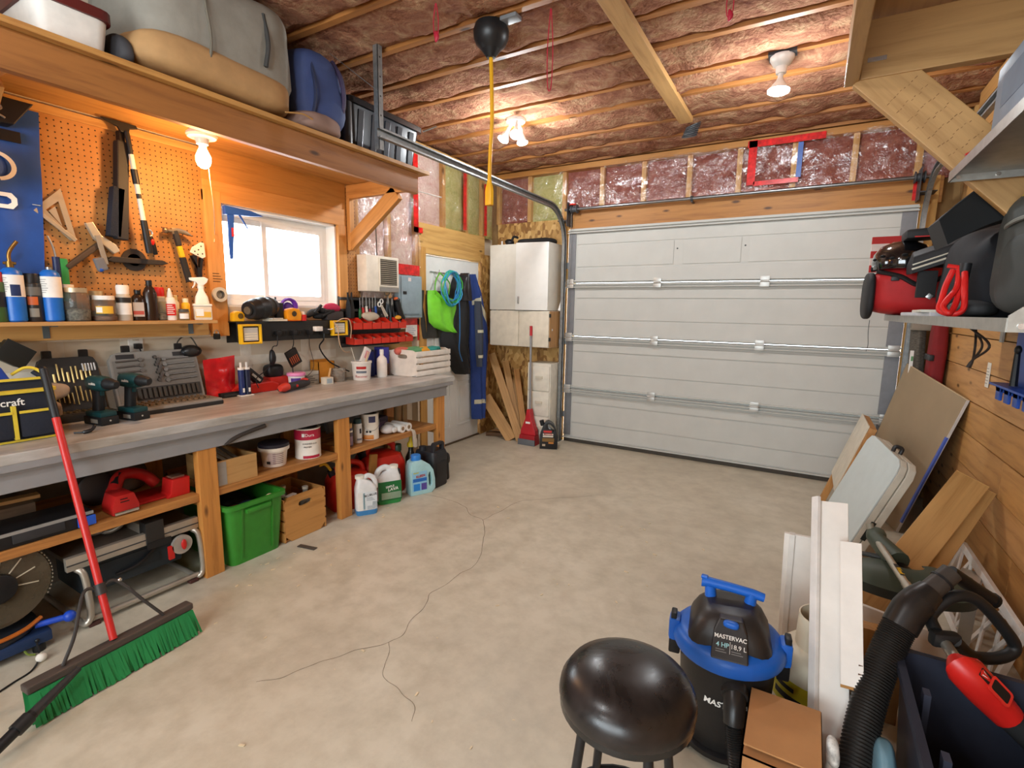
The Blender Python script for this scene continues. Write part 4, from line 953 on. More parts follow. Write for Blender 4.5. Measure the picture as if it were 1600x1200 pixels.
for (y, z, a, lb) in ((2.30, 1.30, .5, 'black work glove at the left of the tangled pile on the ledge'), (2.385, 1.315, -.3, 'black work glove on top of the tangled pile on the ledge'), (2.36, 1.28, .1, 'black work glove at the bottom of the tangled pile on the ledge')):
    t = thing('work_glove', lb, 'glove', (-2.93, y, LZ), 'black gloves on the ledge')
    R = Matrix.Rotation(a, 4, 'X')
    MB().ball((-2.94, y, z), (.03, .05, .022), R=R.to_3x3().to_4x4(), nz=.25, ns=25, seed=y).build('palm', BLKM, t)
    for k in range(4):
        d = R @ Vector((0, .075, .012*(k-1.2))); MB().tube(bez([Vector((-2.945+.012*k, y, z)), Vector((-2.945+.012*k, y, z))+d*.6, Vector((-2.942+.012*k, y, z))+d]), [.011]*8+[.010]*8+[.006], 7).build('finger', BLKM, t)
t = thing('baseball_cap', 'crumpled dark pink cap at the right end of the window ledge', 'cap', (-2.94, 2.47, LZ))
MB().ball((-2.945, 2.47, 1.335), (.035, .07, .035), nz=.3, ns=18, seed=4).build('crown', M('#b3264e', .7), t); MB().box((-2.975, 2.40, LZ), (-2.905, 2.545, 1.312)).build('grey_pouch', M('#3b3534', .7), t, bevel=.01)
t = thing('blue_caulk_gun', 'blue caulking gun hooked on the top left corner of the window', 'caulking gun', (-2.95, 1.8, 1.6))
CB = M('#1d4fa8', .45)
slab([(1.742, 1.91), (1.90, 1.905), (1.985, 1.885), (1.90, 1.872), (1.85, 1.87), (1.745, 1.86)], -2.965, -2.94).build('barrel', CB, t, smooth=0, bevel=.004)
slab([(1.765, 1.87), (1.80, 1.87), (1.79, 1.74), (1.778, 1.615), (1.765, 1.61), (1.762, 1.70)], -2.96, -2.944).build('handle', CB, t, smooth=0, bevel=.004)
slab([(1.83, 1.868), (1.842, 1.87), (1.885, 1.80), (1.88, 1.798)], -2.956, -2.948).build('trigger', CB, t, smooth=0, bevel=.001); MB().box((-2.943, 1.776, 1.74), (-2.94, 1.79, 1.79)).build('red_sticker', RED, t, smooth=0)

# cables under the ledge
def cable(label, pts, r, mat, extra=None, name='cable'):
    t = thing(name, label, 'cable', pts[-1])
    MB().tube(bez(pts, 6), r, 7).build('lead', mat, t)
    if extra: extra(t)
    return t
def plug(t, y, w=.03, h=.03): MB().box((-2.882, y-w/2, 1.16), (-2.85, y+w/2, 1.16+h)).build('plug', BLK, t, bevel=.005)
XB = -2.90
cable('black charger lead tied in a bundle hanging under the sockets', [(-2.87, 1.985, 1.16), (-2.88, 1.985, 1.10), (-2.93, 1.985, 1.08), (-2.94, 1.96, .96), (-2.92, 1.86, .90), (-2.86, 1.83, .85)], .003, BLK, lambda t: (plug(t, 1.985), MB().ball((-2.935, 1.985, 1.02), (.018, .022, .05), nz=.2, ns=30).build('bundle', BLK, t)))
def adapter(t):
    plug(t, 2.10); R = Matrix.Rotation(.45, 4, 'X')
    a_ = MB().cbox((-2.92, 2.125, 1.01), (.02, .085, .11), R).build('adapter', M('#1c1512', .4), t, bevel=.004)
    for k in range(5): MB().cbox((-2.9088, 2.10+k*.013, .985+k*.006), (.001, .005, .05), R).build('orange_mark', M('#b5502a', .5), a_, smooth=0)
cable('black charger with orange markings dangling below the sockets', [(-2.87, 2.10, 1.165), (-2.89, 2.11, 1.10), (-2.92, 2.12, 1.06), (-2.925, 2.12, .95), (-2.93, 2.13, .82)], .003, BLK, adapter)
cable('thin black lead looping down to the orange box', [(-2.87, 2.22, 1.165), (-2.90, 2.24, 1.08), (-2.93, 2.29, .96), (-2.93, 2.27, .90), (-2.92, 2.20, .86)], .002, M('#3a2c22', .5), lambda t: plug(t, 2.22))
cable('thick black power cable curving down to the bench top', [(-2.87, 2.34, 1.17), (-2.88, 2.34, 1.12), (-2.95, 2.36, 1.06), (-2.96, 2.44, .96), (-2.95, 2.54, .90), (-2.93, 2.60, .87)], .005, BLK, lambda t: plug(t, 2.34, .06, .04))
cable('white plug and lead on the right of the sockets', [(-2.86, 2.30, 1.195), (-2.85, 2.38, 1.19), (-2.85, 2.42, 1.205), (-2.852, 2.435, 1.22), (-2.856, 2.42, 1.225), (-2.86, 2.40, 1.215)], .0035, WHITE, lambda t: MB().box((-2.880, 2.255, 1.18), (-2.845, 2.31, 1.212)).build('plug', WHITE, t, bevel=.004))
cable('beige cord looped over the right work light', [(-2.845, 2.40, 1.245), (-2.84, 2.43, 1.20), (-2.845, 2.44, 1.13), (-2.86, 2.47, 1.06), (-2.90, 2.54, 1.02), (-2.92, 2.60, 1.015)], .004, M('#c9a989', .6), lambda t: MB().tube(bez([(-2.845, 2.425, 1.24), (-2.835, 2.47, 1.262), (-2.838, 2.53, 1.255), (-2.85, 2.56, 1.20), (-2.87, 2.57, 1.12)]), .004, 7).build('lead_loop', M('#c9a989', .6), t))

# wall outlet over the bench
t = thing('wall_outlet', 'white duplex wall outlet with a black plug above the socket set', 'outlet', (-3.0670, 1.29, 1.10))
MB().box((-3.0700, 1.255, 1.095), (-3.0640, 1.325, 1.192)).build('cover_plate', M('#f6f4ee', .4), t, bevel=.003)
for z in (1.125, 1.165): MB().box((-3.0640, 1.275, z-.014), (-3.0625, 1.305, z+.014)).build('receptacle', M('#d9d4c8', .4), t, bevel=.001)
MB().box((-3.0625, 1.276, 1.11), (-3.0300, 1.306, 1.138)).build('plug', BLK, t, bevel=.004); MB().tube(bez([(-3.0350, 1.29, 1.12), (-3.0250, 1.29, 1.09), (-3.0300, 1.25, 1.06), (-3.0350, 1.15, 1.04)]), .0035, 7).build('cord', BLK, t)

# ================================================================ BIN RACK with screwdrivers
t = thing('bin_rack', 'black wall rack with two rows of red parts bins', 'tool rack', (-2.97, 2.9, 1.045))
MB().box((-2.998, 2.575, 1.045), (-2.985, 3.20, 1.42)).build('back_plate', M('#242323', .5), t, smooth=0)
for z in (1.395, 1.31, 1.16, 1.055): MB().box((-2.985, 2.575, z), (-2.965, 3.20, z+.02)).build('rail', M('#2e2c2c', .5), t, bevel=.003)
RB = M('#d0321f', .4)
for (z, y0, n, w, bh) in ((1.18, 2.60, 6, .095, .085), (1.068, 2.605, 7, .092, .072)):
    for k in range(n):
        y = y0+k*w; ya, yb = y+.003, y+w-.004
        m = MB(); d = .085
        m.box((-2.965, ya, z), (-2.965+d, yb, z+.003)).box((-2.965, ya, z), (-2.962, yb, z+bh)).prism([(-2.965, z), (-2.965+d, z), (-2.965+d+.008, z+bh*.6), (-2.93, z+bh), (-2.965, z+bh)], (0, ya, 0), (1, 0, 0), (0, 0, 1), (0, .003, 0)).prism([(-2.965, z), (-2.965+d, z), (-2.965+d+.008, z+bh*.6), (-2.93, z+bh), (-2.965, z+bh)], (0, yb-.003, 0), (1, 0, 0), (0, 0, 1), (0, .003, 0)).box((-2.965+d-.004, ya, z), (-2.965+d+.006, yb, z+bh*.57))
        b_ = m.build('parts_bin', RB, t, smooth=0, bevel=.001)
        MB().ball((-2.925, (ya+yb)/2, z+bh*.38), (.03, .034, bh*.3), nz=.4, ns=60, seed=k).build('small_parts', M(('#8d8578', '#5b5650', '#b7ad98', '#6f4a3a')[k % 4], .5, .3, .3, 80), b_)
def driver(y, label, hc, z=1.33, L=.14, hl=.075):
    t = thing('screwdriver', label, 'screwdriver', (-2.95, y, z-.1), 'tools standing in the bin rack')
    MB().lathe([(.006, 0), (.012, .01), (.012, hl*.7), (.009, hl*.85), (.011, hl), (0, hl+.003)], (-2.955, y, z-hl), 10).build('handle', M(hc, .4), t)
    MB().cyl((-2.955, y, z), (-2.955, y, z+L*.6), .003, n=8).build('shaft', STEEL, t)
for k, (y, hc, lb) in enumerate(((2.745, '#2a6b3c', 'green'), (2.775, '#b52420', 'red'), (2.81, '#d9d4c8', 'white'), (2.845, '#8e1f35', 'crimson'), (2.875, '#26262a', 'black'), (2.905, '#1f4fa0', 'blue'))):
    driver(y, 'screwdriver with %s handle standing point up in the bin rack' % lb, hc, 1.33+.01*(k % 3))
for y, lb, c1_ in ((2.625, 'dark handled trowel at the left end of the bin rack', '#33383f'), (2.66, 'dark handled file beside the trowel in the bin rack', '#2a2624')):
    t = thing('hand_tool', lb, 'tool', (-2.95, y, 1.25)); MB().prism([(y-.018, 1.26), (y+.018, 1.26), (y+.022, 1.31), (y+.014, 1.37), (y+.005, 1.40), (y-.005, 1.40), (y-.016, 1.36), (y-.022, 1.30)], (-2.955, 0, 0), (0, 1, 0), (0, 0, 1), (.014, 0, 0)).build('blade', M(c1_, .3, .4), t, bevel=.003); MB().cyl((-2.948, y, 1.395), (-2.948, y, 1.45), .007, n=8).build('tang', BLK, t)
t = thing('plastic_bag_of_parts', 'clear plastic bag of white fittings lying on the upper red bins', 'bag', (-2.90, 2.79, 1.25))
MB().ball((-2.905, 2.80, 1.275), (.035, .085, .034), nz=.3, ns=22, seed=2).build('bag', M('#d6cdb9', .25, trans=.3), t)
t = thing('scissors', 'white ringed scissors hanging over the right half of the bin rack', 'scissors', (-2.94, 2.95, 1.28))
for s_ in (-1, 1): MB().tube([(-2.94, 2.945+s_*.012+.016*cos(a*.6), 1.38+s_*.012+.018*sin(a*.6)) for a in range(11)], .005, 6, True).build('finger_ring', WHITE, t)
board('blade', (-2.94, 2.95, 1.36), (-2.93, 2.99, 1.27), .018, .004, M('#cfc8ba', .3, .6), t, up=(1, 0, 0)); board('blade', (-2.938, 2.955, 1.36), (-2.925, 3.005, 1.275), .016, .004, M('#cfc8ba', .3, .6), t, up=(1, 0, 0))
for y, z, c1_, lb in ((3.03, 1.33, '#3b4750', 'grey handled pliers hanging at the right of the bin rack'), (3.075, 1.32, '#2a2a2d', 'black handled pliers hanging at the right end of the bin rack')):
    t = thing('pliers', lb, 'pliers', (-2.95, y, z-.1))
    for s_ in (-1, 1): MB().tube(bez([(-2.945, y+s_*.004, z+.05), (-2.945, y+s_*.014, z), (-2.94, y+s_*.022, z-.05), (-2.94, y+s_*.016, z-.10)]), .008, 8).build('handle', M(c1_, .5), t)
    MB().prism([(y-.012, z+.04), (y+.012, z+.04), (y+.008, z+.09), (y, z+.105), (y-.008, z+.09)], (-2.95, 0, 0), (0, 1, 0), (0, 0, 1), (.012, 0, 0)).build('jaws', STEEL, t, bevel=.002)
t = thing('orange_black_drill', 'black and orange power screwdriver hanging at the right end of the bin rack', 'power tool', (-2.93, 3.14, 1.25))
MB().tube(bez([(-2.94, 3.125, 1.42), (-2.938, 3.14, 1.36), (-2.935, 3.165, 1.29), (-2.93, 3.185, 1.25)]), [.018, .024, .028, .03]+[.026]*30, 10).build('body', BLK, t)
MB().ball((-2.94, 3.12, 1.415), (.02, .022, .016)).build('orange_collar', M('#cf5a22', .45), t); MB().ball((-2.925, 3.12, 1.265), (.02, .03, .018), nz=.4, ns=40).build('yellow_clips', M('#d99a2c', .5), t)

# ================================================================ HEATER, ELECTRIC PANEL, NOTE
HC = M('#e3ddce', .4)
t = thing('wall_heater', 'cream electric fan heater with a dark grille hanging on a chain beside the window', 'heater', (-2.93, 2.95, 1.46))
MB().box((-2.985, 2.755, 1.465), (-2.885, 3.10, 1.735)).build('housing', HC, t, bevel=.006)
MB().frame(*fr(2.88, 3.085, 1.505, 1.722, .010), (-2.887, 0, 0), (0, 1, 0), (0, 0, 1), (.010, 0, 0)).build('grille_frame', HC, t, smooth=0)
MB().box((-2.886, 2.885, 1.51), (-2.8835, 3.08, 1.717)).build('grille_back', M('#3f3a33', .7), t, smooth=0)
for k in range(13): MB().box((-2.8835, 2.892, 1.521+k*.015), (-2.880, 3.075, 1.525+k*.015)).build('grille_bar', M('#b9b09c', .4, .4), t, smooth=0)
MB().box((-2.884, 2.885, 1.468), (-2.879, 3.09, 1.498)).build('control_strip', M('#8a8985', .4), t, smooth=0)
MB().tube([(-2.95, 2.93, 1.735), (-2.955, 2.93, 1.95)], .004, 6).build('conduit', M('#5f5a50', .5), t)
MB().tube(bez([(-2.93, 2.98, 1.465), (-2.93, 2.99, 1.44), (-2.93, 3.03, 1.445), (-2.94, 3.05, 1.465)]), .004, 6).build('cord', M('#57524a', .5), t)
t = thing('electrical_panel', 'grey blue electrical panel beside the side door', 'electrical panel', (-2.95, 3.3, 1.25))
EP = M('#8fa3ad', .45)
MB().box((-2.99, 3.155, 1.262), (-2.945, 3.45, 1.612)).build('cabinet', EP, t, bevel=.003)
MB().box((-2.945, 3.185, 1.285), (-2.939, 3.435, 1.600)).build('cover_door', EP, t, bevel=.002); MB().box((-2.94, 3.205, 1.455), (-2.934, 3.245, 1.48)).build('latch', BLK, t, bevel=.002); MB().box((-2.9388, 3.27, 1.565), (-2.938, 3.305, 1.595)).build('sticker', M('#e3d5d0', .6), t, smooth=0); MB().box((-2.94, 3.22, 1.288), (-2.935, 3.40, 1.296)).build('lip', M('#6f828c', .45), t, smooth=0)
t = thing('paper_note', 'white handwritten paper note taped below the electrical panel', 'note', (-2.99, 3.36, 1.09))
MB().box((-2.995, 3.29, 1.095), (-2.993, 3.435, 1.196)).build('paper', M('#ece9e4', .7), t, smooth=0); flatlines(t, (-2.9925, 3.305, 1.105), (0, 1, 0), (0, 0, 1), .11, .08, 5, M('#7d8fb5', .8), .2)

# ================================================================ COATS ON THE SIDE DOOR
t = thing('hook_rail', 'over door wire hook rail holding the bags and coats', 'hook rail', (-2.99, 3.98, 1.66))
MB().box((-3.008, 3.63, 1.665), (-2.998, 4.33, 1.675)).build('rail', CHROME, t, smooth=0)
for y in (3.70, 3.83, 3.96, 4.09, 4.22): MB().tube(bez([(-2.998, y, 1.67), (-2.97, y, 1.655), (-2.955, y, 1.665), (-2.95, y, 1.69)]), .003, 6).build('hook', CHROME, t)
def cloth(name, label, cat, outline, x0, depth, mat, seed=0, fold=.018, group=None, n=None, parts=None):
    """hanging garment: front and back skins between rows (z, y_left, y_right), pleated"""
    t = thing(name, label, cat, (x0, sum(r[1]+r[2] for r in outline)/2/len(outline), outline[-1][0]), group)
    N = 18; rings = []
    for (z, a, c) in outline:
        ring = []
        for k in range(N):
            u = k/(N-1); y = a+(c-a)*u; e = sin(pi*u)**.5
            ring.append(Vector((x0+depth*e+fold*e*sin(u*17+seed+z*3)+.5*fold*nz(y, z, seed, 9), y, z)))
        for k in range(N-1, -1, -1):
            u = k/(N-1); ring.append(Vector((x0-.004, a+(c-a)*u, z)))
        rings.append(ring)
    o = MB().loft(rings).build('cloth', mat, t, smooth=70)
    def surf(u, z):
        for r0, r1 in zip(outline, outline[1:]):
            if r0[0] >= z >= r1[0]:
                k = (r0[0]-z)/(r0[0]-r1[0]); a = r0[1]+(r1[1]-r0[1])*k; c = r0[2]+(r1[2]-r0[2])*k; break
        y = a+(c-a)*u; e = sin(pi*u)**.5
        return Vector((x0+depth*e+fold*e*sin(u*17+seed+z*3)+.5*fold*nz(y, z, seed, 9)+.003, y, z))
    if parts: parts(t, surf)
    return t
cloth('dark_bag', 'dark cloth bag hanging behind the lime green tote bag', 'bag', [(1.50, 3.48, 3.80), (1.35, 3.46, 3.82), (1.2, 3.46, 3.84), (1.10, 3.47, 3.86), (1.07, 3.48, 3.86)], -3.0, .03, M('#33322e', .8), 3)
cloth('black_coat', 'long black coat hanging in the middle of the side door', 'coat', [(1.66, 3.97, 4.01), (1.58, 3.93, 4.06), (1.48, 3.89, 4.11), (1.35, 3.86, 4.16), (1.25, 3.80, 4.18), (1.1, 3.74, 4.18), (.98, 3.76, 4.16), (.88, 3.84, 4.17), (.80, 3.90, 4.18), (.74, 3.94, 4.17), (.70, 3.99, 4.12)], -2.99, .10, M('#1f2124', .7, bump=.3, bscale=25), 1.3, .022)
cloth('black_jacket', 'shiny black rain jacket hanging between the cable coil and coveralls', 'jacket', [(1.68, 4.00, 4.04), (1.60, 3.95, 4.09), (1.50, 3.93, 4.13), (1.42, 3.95, 4.13)], -2.93, .07, M('#27262a', .3, bump=.4, bscale=20), 5, .02)
def strips(t, surf):
    RF = M('#d7d6bd', .25, .2)
    for uz in ([(.06, 1.40), (.3, 1.425), (.55, 1.44), (.7, 1.45)], [(.55, 1.43), (.68, 1.34), (.80, 1.26), (.90, 1.19)], [(.05, .385), (.3, .39), (.6, .385), (.95, .38)]):
        m = MB(); N = 16
        def pos(k): 
            q = k/N*(len(uz)-1); i = min(int(q), len(uz)-2); f_ = q-i; return uz[i][0]+(uz[i+1][0]-uz[i][0])*f_, uz[i][1]+(uz[i+1][1]-uz[i][1])*f_
        m.grid(lambda a, c: surf(pos(a*N)[0]+(.0 if uz[0][0] < .2 else .10*(c-.5)), pos(a*N)[1]+.045*(c-.5)), N, 3).build('reflective_stripe', RF, t, smooth=70)
def cuff(t, surf):
    for z in (1.12, .865): MB().grid(lambda a, c: surf(.06+.88*a, z+.028*(c-.5)), 14, 2).build('reflective_stripe', M('#d7d6bd', .25, .2), t, smooth=70)
cloth('blue_coveralls', 'blue work coveralls with reflective stripes hanging at the right edge of the side door', 'coveralls', [(1.68, 4.15, 4.20), (1.60, 4.15, 4.27), (1.5, 4.17, 4.33), (1.4, 4.17, 4.38), (1.28, 4.18, 4.43), (1.15, 4.18, 4.48), (1.0, 4.20, 4.50), (.85, 4.22, 4.48), (.72, 4.23, 4.46), (.5, 4.235, 4.45), (.35, 4.24, 4.44), (.22, 4.245, 4.43), (.20, 4.25, 4.43)], -2.97, .085, M('#2a4488', .75, bump=.2, bscale=60), 2.2, .016, parts=strips)
cloth('coverall_sleeve', 'dark grey sleeve with reflective cuff hanging in front of the blue coveralls', 'sleeve', [(1.42, 4.17, 4.24), (1.3, 4.17, 4.27), (1.1, 4.185, 4.29), (.98, 4.19, 4.29), (.90, 4.19, 4.29), (.86, 4.20, 4.28), (.80, 4.21, 4.27), (.76, 4.215, 4.26)], -2.885, .045, M('#3c4350', .75), 4, .006, parts=cuff)
LG = M('#7fe03a', .5, bump=.35, bscale=14)
def straps(t, surf):
    for y in (3.60, 3.80): MB().tube(bez([(-2.90, y-.03, 1.47), (-2.93, y+.02, 1.58), (-2.955, 3.71, 1.665)]), .006, 6).build('strap', M('#5fae2c', .6), t)
cloth('lime_tote_bag', 'bright lime green shopping tote hanging on the side door', 'tote bag', [(1.50, 3.535, 3.60), (1.46, 3.53, 3.70), (1.42, 3.53, 3.94), (1.30, 3.535, 3.95), (1.22, 3.55, 3.95), (1.17, 3.62, 3.945), (1.13, 3.76, 3.93), (1.115, 3.83, 3.92)], -2.95, .06, LG, .6, .010, parts=straps)
t = thing('cable_coil', 'coil of blue and green cable hanging over the lime tote bag', 'cable coil', (-2.87, 3.76, 1.36))
for k in range(11):
    c_ = ('#2f86c4', '#2aa39a', '#3a9bd0', '#47b04a')[k % 4]; ry, rz_ = .10+.012*((k*5) % 4), .125+.012*((k*3) % 4)
    MB().tube([(-2.875+.005*k*.6+.012*sin(a+k), 3.765+.012*sin(k*2.1)+ry*cos(a*2*pi/18), 1.53+.01*cos(k*1.7)+rz_*sin(a*2*pi/18)) for a in range(18)], .0055, 6, True).build('cable_turn', M(c_, .4), t)
MB().tube(bez([(-2.84, 3.85, 1.42), (-2.84, 3.86, 1.30), (-2.85, 3.875, 1.1), (-2.86, 3.88, .95), (-2.86, 3.93, .84)]), .005, 6).build('loose_end', M('#2f6fb0', .4), t)

# ================================================================ ON THE STORAGE SHELF (top z = 2.237)
def softbag(parent, c, r, mat, e=.45, nzz=.10, ns=5, seed=0, name='body', R=None, n=30, m=18):
    return MB().ball(c, r, n, m, R=R, e=e, nz=nzz, ns=ns, seed=seed).build(name, mat, parent, smooth=70)
t = thing('grey_duffel_bag', 'large grey duffel bag with tan bottom on the storage shelf', 'duffel bag', (-2.5, 1.45, 2.24))
softbag(t, (-2.50, 1.415, 2.50), (.26, .36, .24), M('#8d8a80', .8, bump=.3, bscale=30), .5, .12, 5, 1)
softbag(t, (-2.495, 1.415, 2.335), (.268, .36, .085), M('#b08a5c', .8, bump=.3, bscale=30), .5, .12, 6, 2, 'tan_base')
MB().tube(bez([(-2.245, 1.30, 2.30), (-2.225, 1.31, 2.42), (-2.23, 1.30, 2.55), (-2.26, 1.31, 2.68)]), .006, 6).build('seam', M('#6d675a', .8), t); MB().tube(bez([(-2.235, 1.56, 2.42), (-2.225, 1.57, 2.52), (-2.24, 1.56, 2.64)]), .010, 6).build('strap', M('#3b3a38', .8), t)
t = thing('blue_duffel_bag', 'navy blue duffel bag with tan base beside the black tote on the storage shelf', 'duffel bag', (-2.5, 1.9, 2.24))
softbag(t, (-2.52, 1.925, 2.45), (.25, .155, .205), M('#3a4a78', .7, bump=.3, bscale=30), .5, .12, 6, 5)
softbag(t, (-2.50, 1.90, 2.285), (.26, .15, .05), M('#8a6f63', .8), .5, .10, 7, 6, 'tan_base')
MB().tube(bez([(-2.30, 2.02, 2.30), (-2.262, 2.03, 2.42), (-2.265, 2.02, 2.54), (-2.33, 2.02, 2.64)]), .012, 6).build('piping', M('#3a2f4a', .7), t); MB().tube(bez([(-2.28, 1.84, 2.30), (-2.262, 1.85, 2.42), (-2.29, 1.85, 2.58)]), .008, 6).build('strap', M('#222a48', .8), t)
MB().tube(bez([(-2.25, 1.66, 2.262), (-2.24, 1.75, 2.28), (-2.245, 1.82, 2.275), (-2.25, 1.84, 2.30)]), .004, 6).build('zip_pull', M('#b58a52', .6), t)
t = thing('white_storage_bin', 'white bin with dark red lid at the left end of the storage shelf', 'bin', (-2.45, .95, 2.24))
MB().loft([[(-2.47+x, .87+y, z) for x, y in rrect(.36*s_, .22*s_, .04)] for z, s_ in ((2.2385, .9), (2.35, 1))]).build('bin', M('#e1dfd8', .4), t, smooth=50)
MB().loft([[(-2.47+x, .87+y, z) for x, y in rrect(.38, .24, .04)] for z in (2.35, 2.385)]).build('lid', M('#5a1f1c', .4), t, smooth=50)
t = thing('dark_pouch', 'dark grey pouch squeezed between the white bin and the grey duffel', 'pouch', (-2.4, 1.03, 2.24))
softbag(t, (-2.42, 1.035, 2.30), (.12, .035, .062), M('#3f4044', .7), .7, .2, 9, 3)
def tote(label, lo, hi, h, body, lidm, name='storage_tote', ribs=True, lid=True, walls=.004, taper=.88, lip=.018, rim=None):
    (x0, y0, z0), (x1, y1) = lo, hi; cx, cy = (x0+x1)/2, (y0+y1)/2; w, d = x1-x0, y1-y0
    t = thing(name, label, 'storage tote', (cx, cy, z0)); rz = .035
    ring = lambda s_, z, o=0: [(cx+x, cy+y, z) for x, y in rrect(w*s_-o, d*s_-o, rz)]
    m = MB()
    if lid: m.loft([ring(taper, z0), ring(1, z0+h)])
    else: m.loft([ring(taper-.03, z0+.01), ring(1, z0+h, .012), ring(1, z0+h), ring(taper, z0), ], caps=True)
    m.build('tub', body, t, smooth=50)
    m = MB()
    if lid: m.loft([ring(1, z0+h-.01, -2*lip), ring(1, z0+h+.02, -2*lip), ring(1, z0+h+.03, -.5*lip), ring(1, z0+h+.025, .05)])
    else: m.loft([ring(1, z0+h-.022, -2*lip), ring(1, z0+h, -2*lip), ring(1, z0+h, .0)], caps=False)
    m.build('lid' if lid else 'rim', lidm, t, smooth=40)
    if ribs:
        for k in range(5):
            y = y0+d*(.14+.18*k); MB().prism([(x1-w*(1-taper)/2*.9-.004, z0+.02), (x1-w*(1-taper)/2*.9+.004, z0+.02), (x1+.004, z0+h*.9), (x1-.02, z0+h*.9)], (0, y-.02, 0), (1, 0, 0), (0, 0, 1), (0, .045, 0)).build('rib', body, t, smooth=0, bevel=.003)
    return t
tt = tote('black plastic tote with lid at the right end of the storage shelf', (-2.86, 2.16, 2.2375), (-2.36, 2.76), .27, M('#2b3038', .3), M('#171a1f', .3))
for s_ in (2.26,): MB().lathe([(.036, 0), (.036, .25)], (-2.37, 2.135, 2.2385), 16).build('corner_post', M('#24282c', .35), tt)
MB().cyl((-2.36, 2.79, 2.52), (-2.30, 2.86, 2.565), .008, n=8).build('handle_bar', CHROME, tt)
t = thing('blue_bundle', 'dark blue cloth bundle lying on the lid of the black tote', 'cloth', (-2.6, 2.4, 2.54))
softbag(t, (-2.62, 2.42, 2.585), (.13, .17, .045), M('#26306a', .8), .8, .3, 9, 8)

# ================================================================ BENCH TOP (z = .805)
BZ = .8055
NV = M('#1f2430', .8, bump=.2, bscale=120); YT = M('#d9bf3a', .6)
t = thing('tool_bag', 'navy canvas tool bag with yellow trim standing on the bench behind the broom handle', 'tool bag', (-2.72, .56, BZ))
MB().loft([[(-2.74+x, .555+y, z) for x, y in rrect(.25*s_, .50*s2, .03)] for z, s_, s2 in ((BZ, 1, 1), (.90, 1.02, 1.01), (1.0, .98, 1.0))]).build('body', NV, t, smooth=50)
MB().loft([[(-2.74+x, .555+y, z) for x, y in rrect(.262, .512, .03)] for z in (.996, 1.008)]).build('yellow_rim', YT, t)
MB().loft([[(-2.74+x, .555+y, z) for x, y in rrect(.256, .506, .03)] for z in (.807, .815)]).build('yellow_piping', YT, t)
MB().box((-2.65, .33, 1.0), (-2.64, .79, 1.045)).box((-2.645, .33, 1.038), (-2.635, .79, 1.048)).build('flap', NV, t, smooth=0); MB().box((-2.642, .33, 1.043), (-2.632, .79, 1.052)).build('flap_trim', YT, t, smooth=0)
for y0, y1 in ((.36, .52), (.53, .66), (.68, .79)):
    pk = MB().box((-2.618, y0, .825), (-2.597, y1, .925)).build('pocket', NV, t, bevel=.006)
    MB().box((-2.596, y0, .920), (-2.592, y1, .930)).build('pocket_trim', YT, pk, smooth=0)
MB().box((-2.612, .66, .82), (-2.594, .672, .95)).build('strap', YT, t, smooth=0)
text('brand_lettering', 'Mastercraft', .038, face((-2.613, .615, .962), (0, 1, 0), (0, 0, 1)), WINK, t, bold=.0005)
MB().tube(bez([(-2.67, .80, .83), (-2.665, .81, .93), (-2.675, .80, 1.03), (-2.69, .775, 1.075), (-2.70, .74, 1.085), (-2.71, .70, 1.06)]), .006, 8).build('carry_strap', YT, t)
MB().tube(bez([(-2.69, .795, .83), (-2.685, .80, .93), (-2.695, .79, 1.03), (-2.71, .765, 1.068)]), .009, 8).build('strap_web', NV, t)
t = thing('blue_handled_saw', 'blue grip handle sticking up out of the tool bag', 'hand tool', (-2.72, .66, 1.0))
board('grip', (-2.70, .655, 1.09), (-2.70, .69, 1.01), .03, .022, M('#24449a', .5), t, up=(1, 0, 0), bevel=.006); board('shank', (-2.70, .69, 1.01), (-2.70, .71, .95), .02, .006, M('#5b4434', .5), t, up=(1, 0, 0))
t = thing('scraper_blade', 'brown bladed scraper poking out of the tool bag', 'scraper', (-2.70, .76, .95)); MB().prism([(.715, 1.0), (.775, 1.005), (.77, 1.03), (.735, 1.025)], (-2.665, 0, 0), (0, 1, 0), (0, 0, 1), (.003, 0, 0)).build('blade', M('#6b4a3a', .5, .3), t, smooth=0)
board('handle', (-2.664, .745, 1.015), (-2.68, .75, .90), .025, .012, BLK, t, up=(1, 0, 0))
t = thing('black_plastic_bin', 'black plastic box leaning against the wall above the tool bag', 'box', (-2.98, .76, 1.05))
MB().cbox((-2.96, .775, 1.125), (.09, .10, .085), Matrix.Rotation(-.62, 4, 'X')).build('box', M('#1f231f', .5), t, bevel=.006); MB().cbox((-2.912, .775, 1.125), (.008, .108, .092), Matrix.Rotation(-.62, 4, 'X')).build('lid_edge', M('#191b19', .5), t, bevel=.003)
t = thing('rag_pile', 'pale crumpled rag lying behind the tool bag', 'rag', (-2.95, .84, BZ)); softbag(t, (-2.94, .84, .945), (.07, .10, .05), M('#b3a18c', .9), .8, .3, 14, 9, 'cloth'); softbag(t, (-2.93, .80, .86), (.09, .10, .055), M('#9c8670', .9), .7, .3, 12, 4, 'cloth')
t = thing('curved_black_hook', 'small curved black pry hook lying on the bench beside the tool bag', 'hook', (-2.56, .86, BZ)); MB().tube(bez([(-2.60, .84, .810), (-2.575, .865, .812), (-2.57, .89, .818), (-2.575, .905, .835)]), [.004]*6+[.008]*6+[.006]*6+[.003], 7).build('hook', BLK, t)

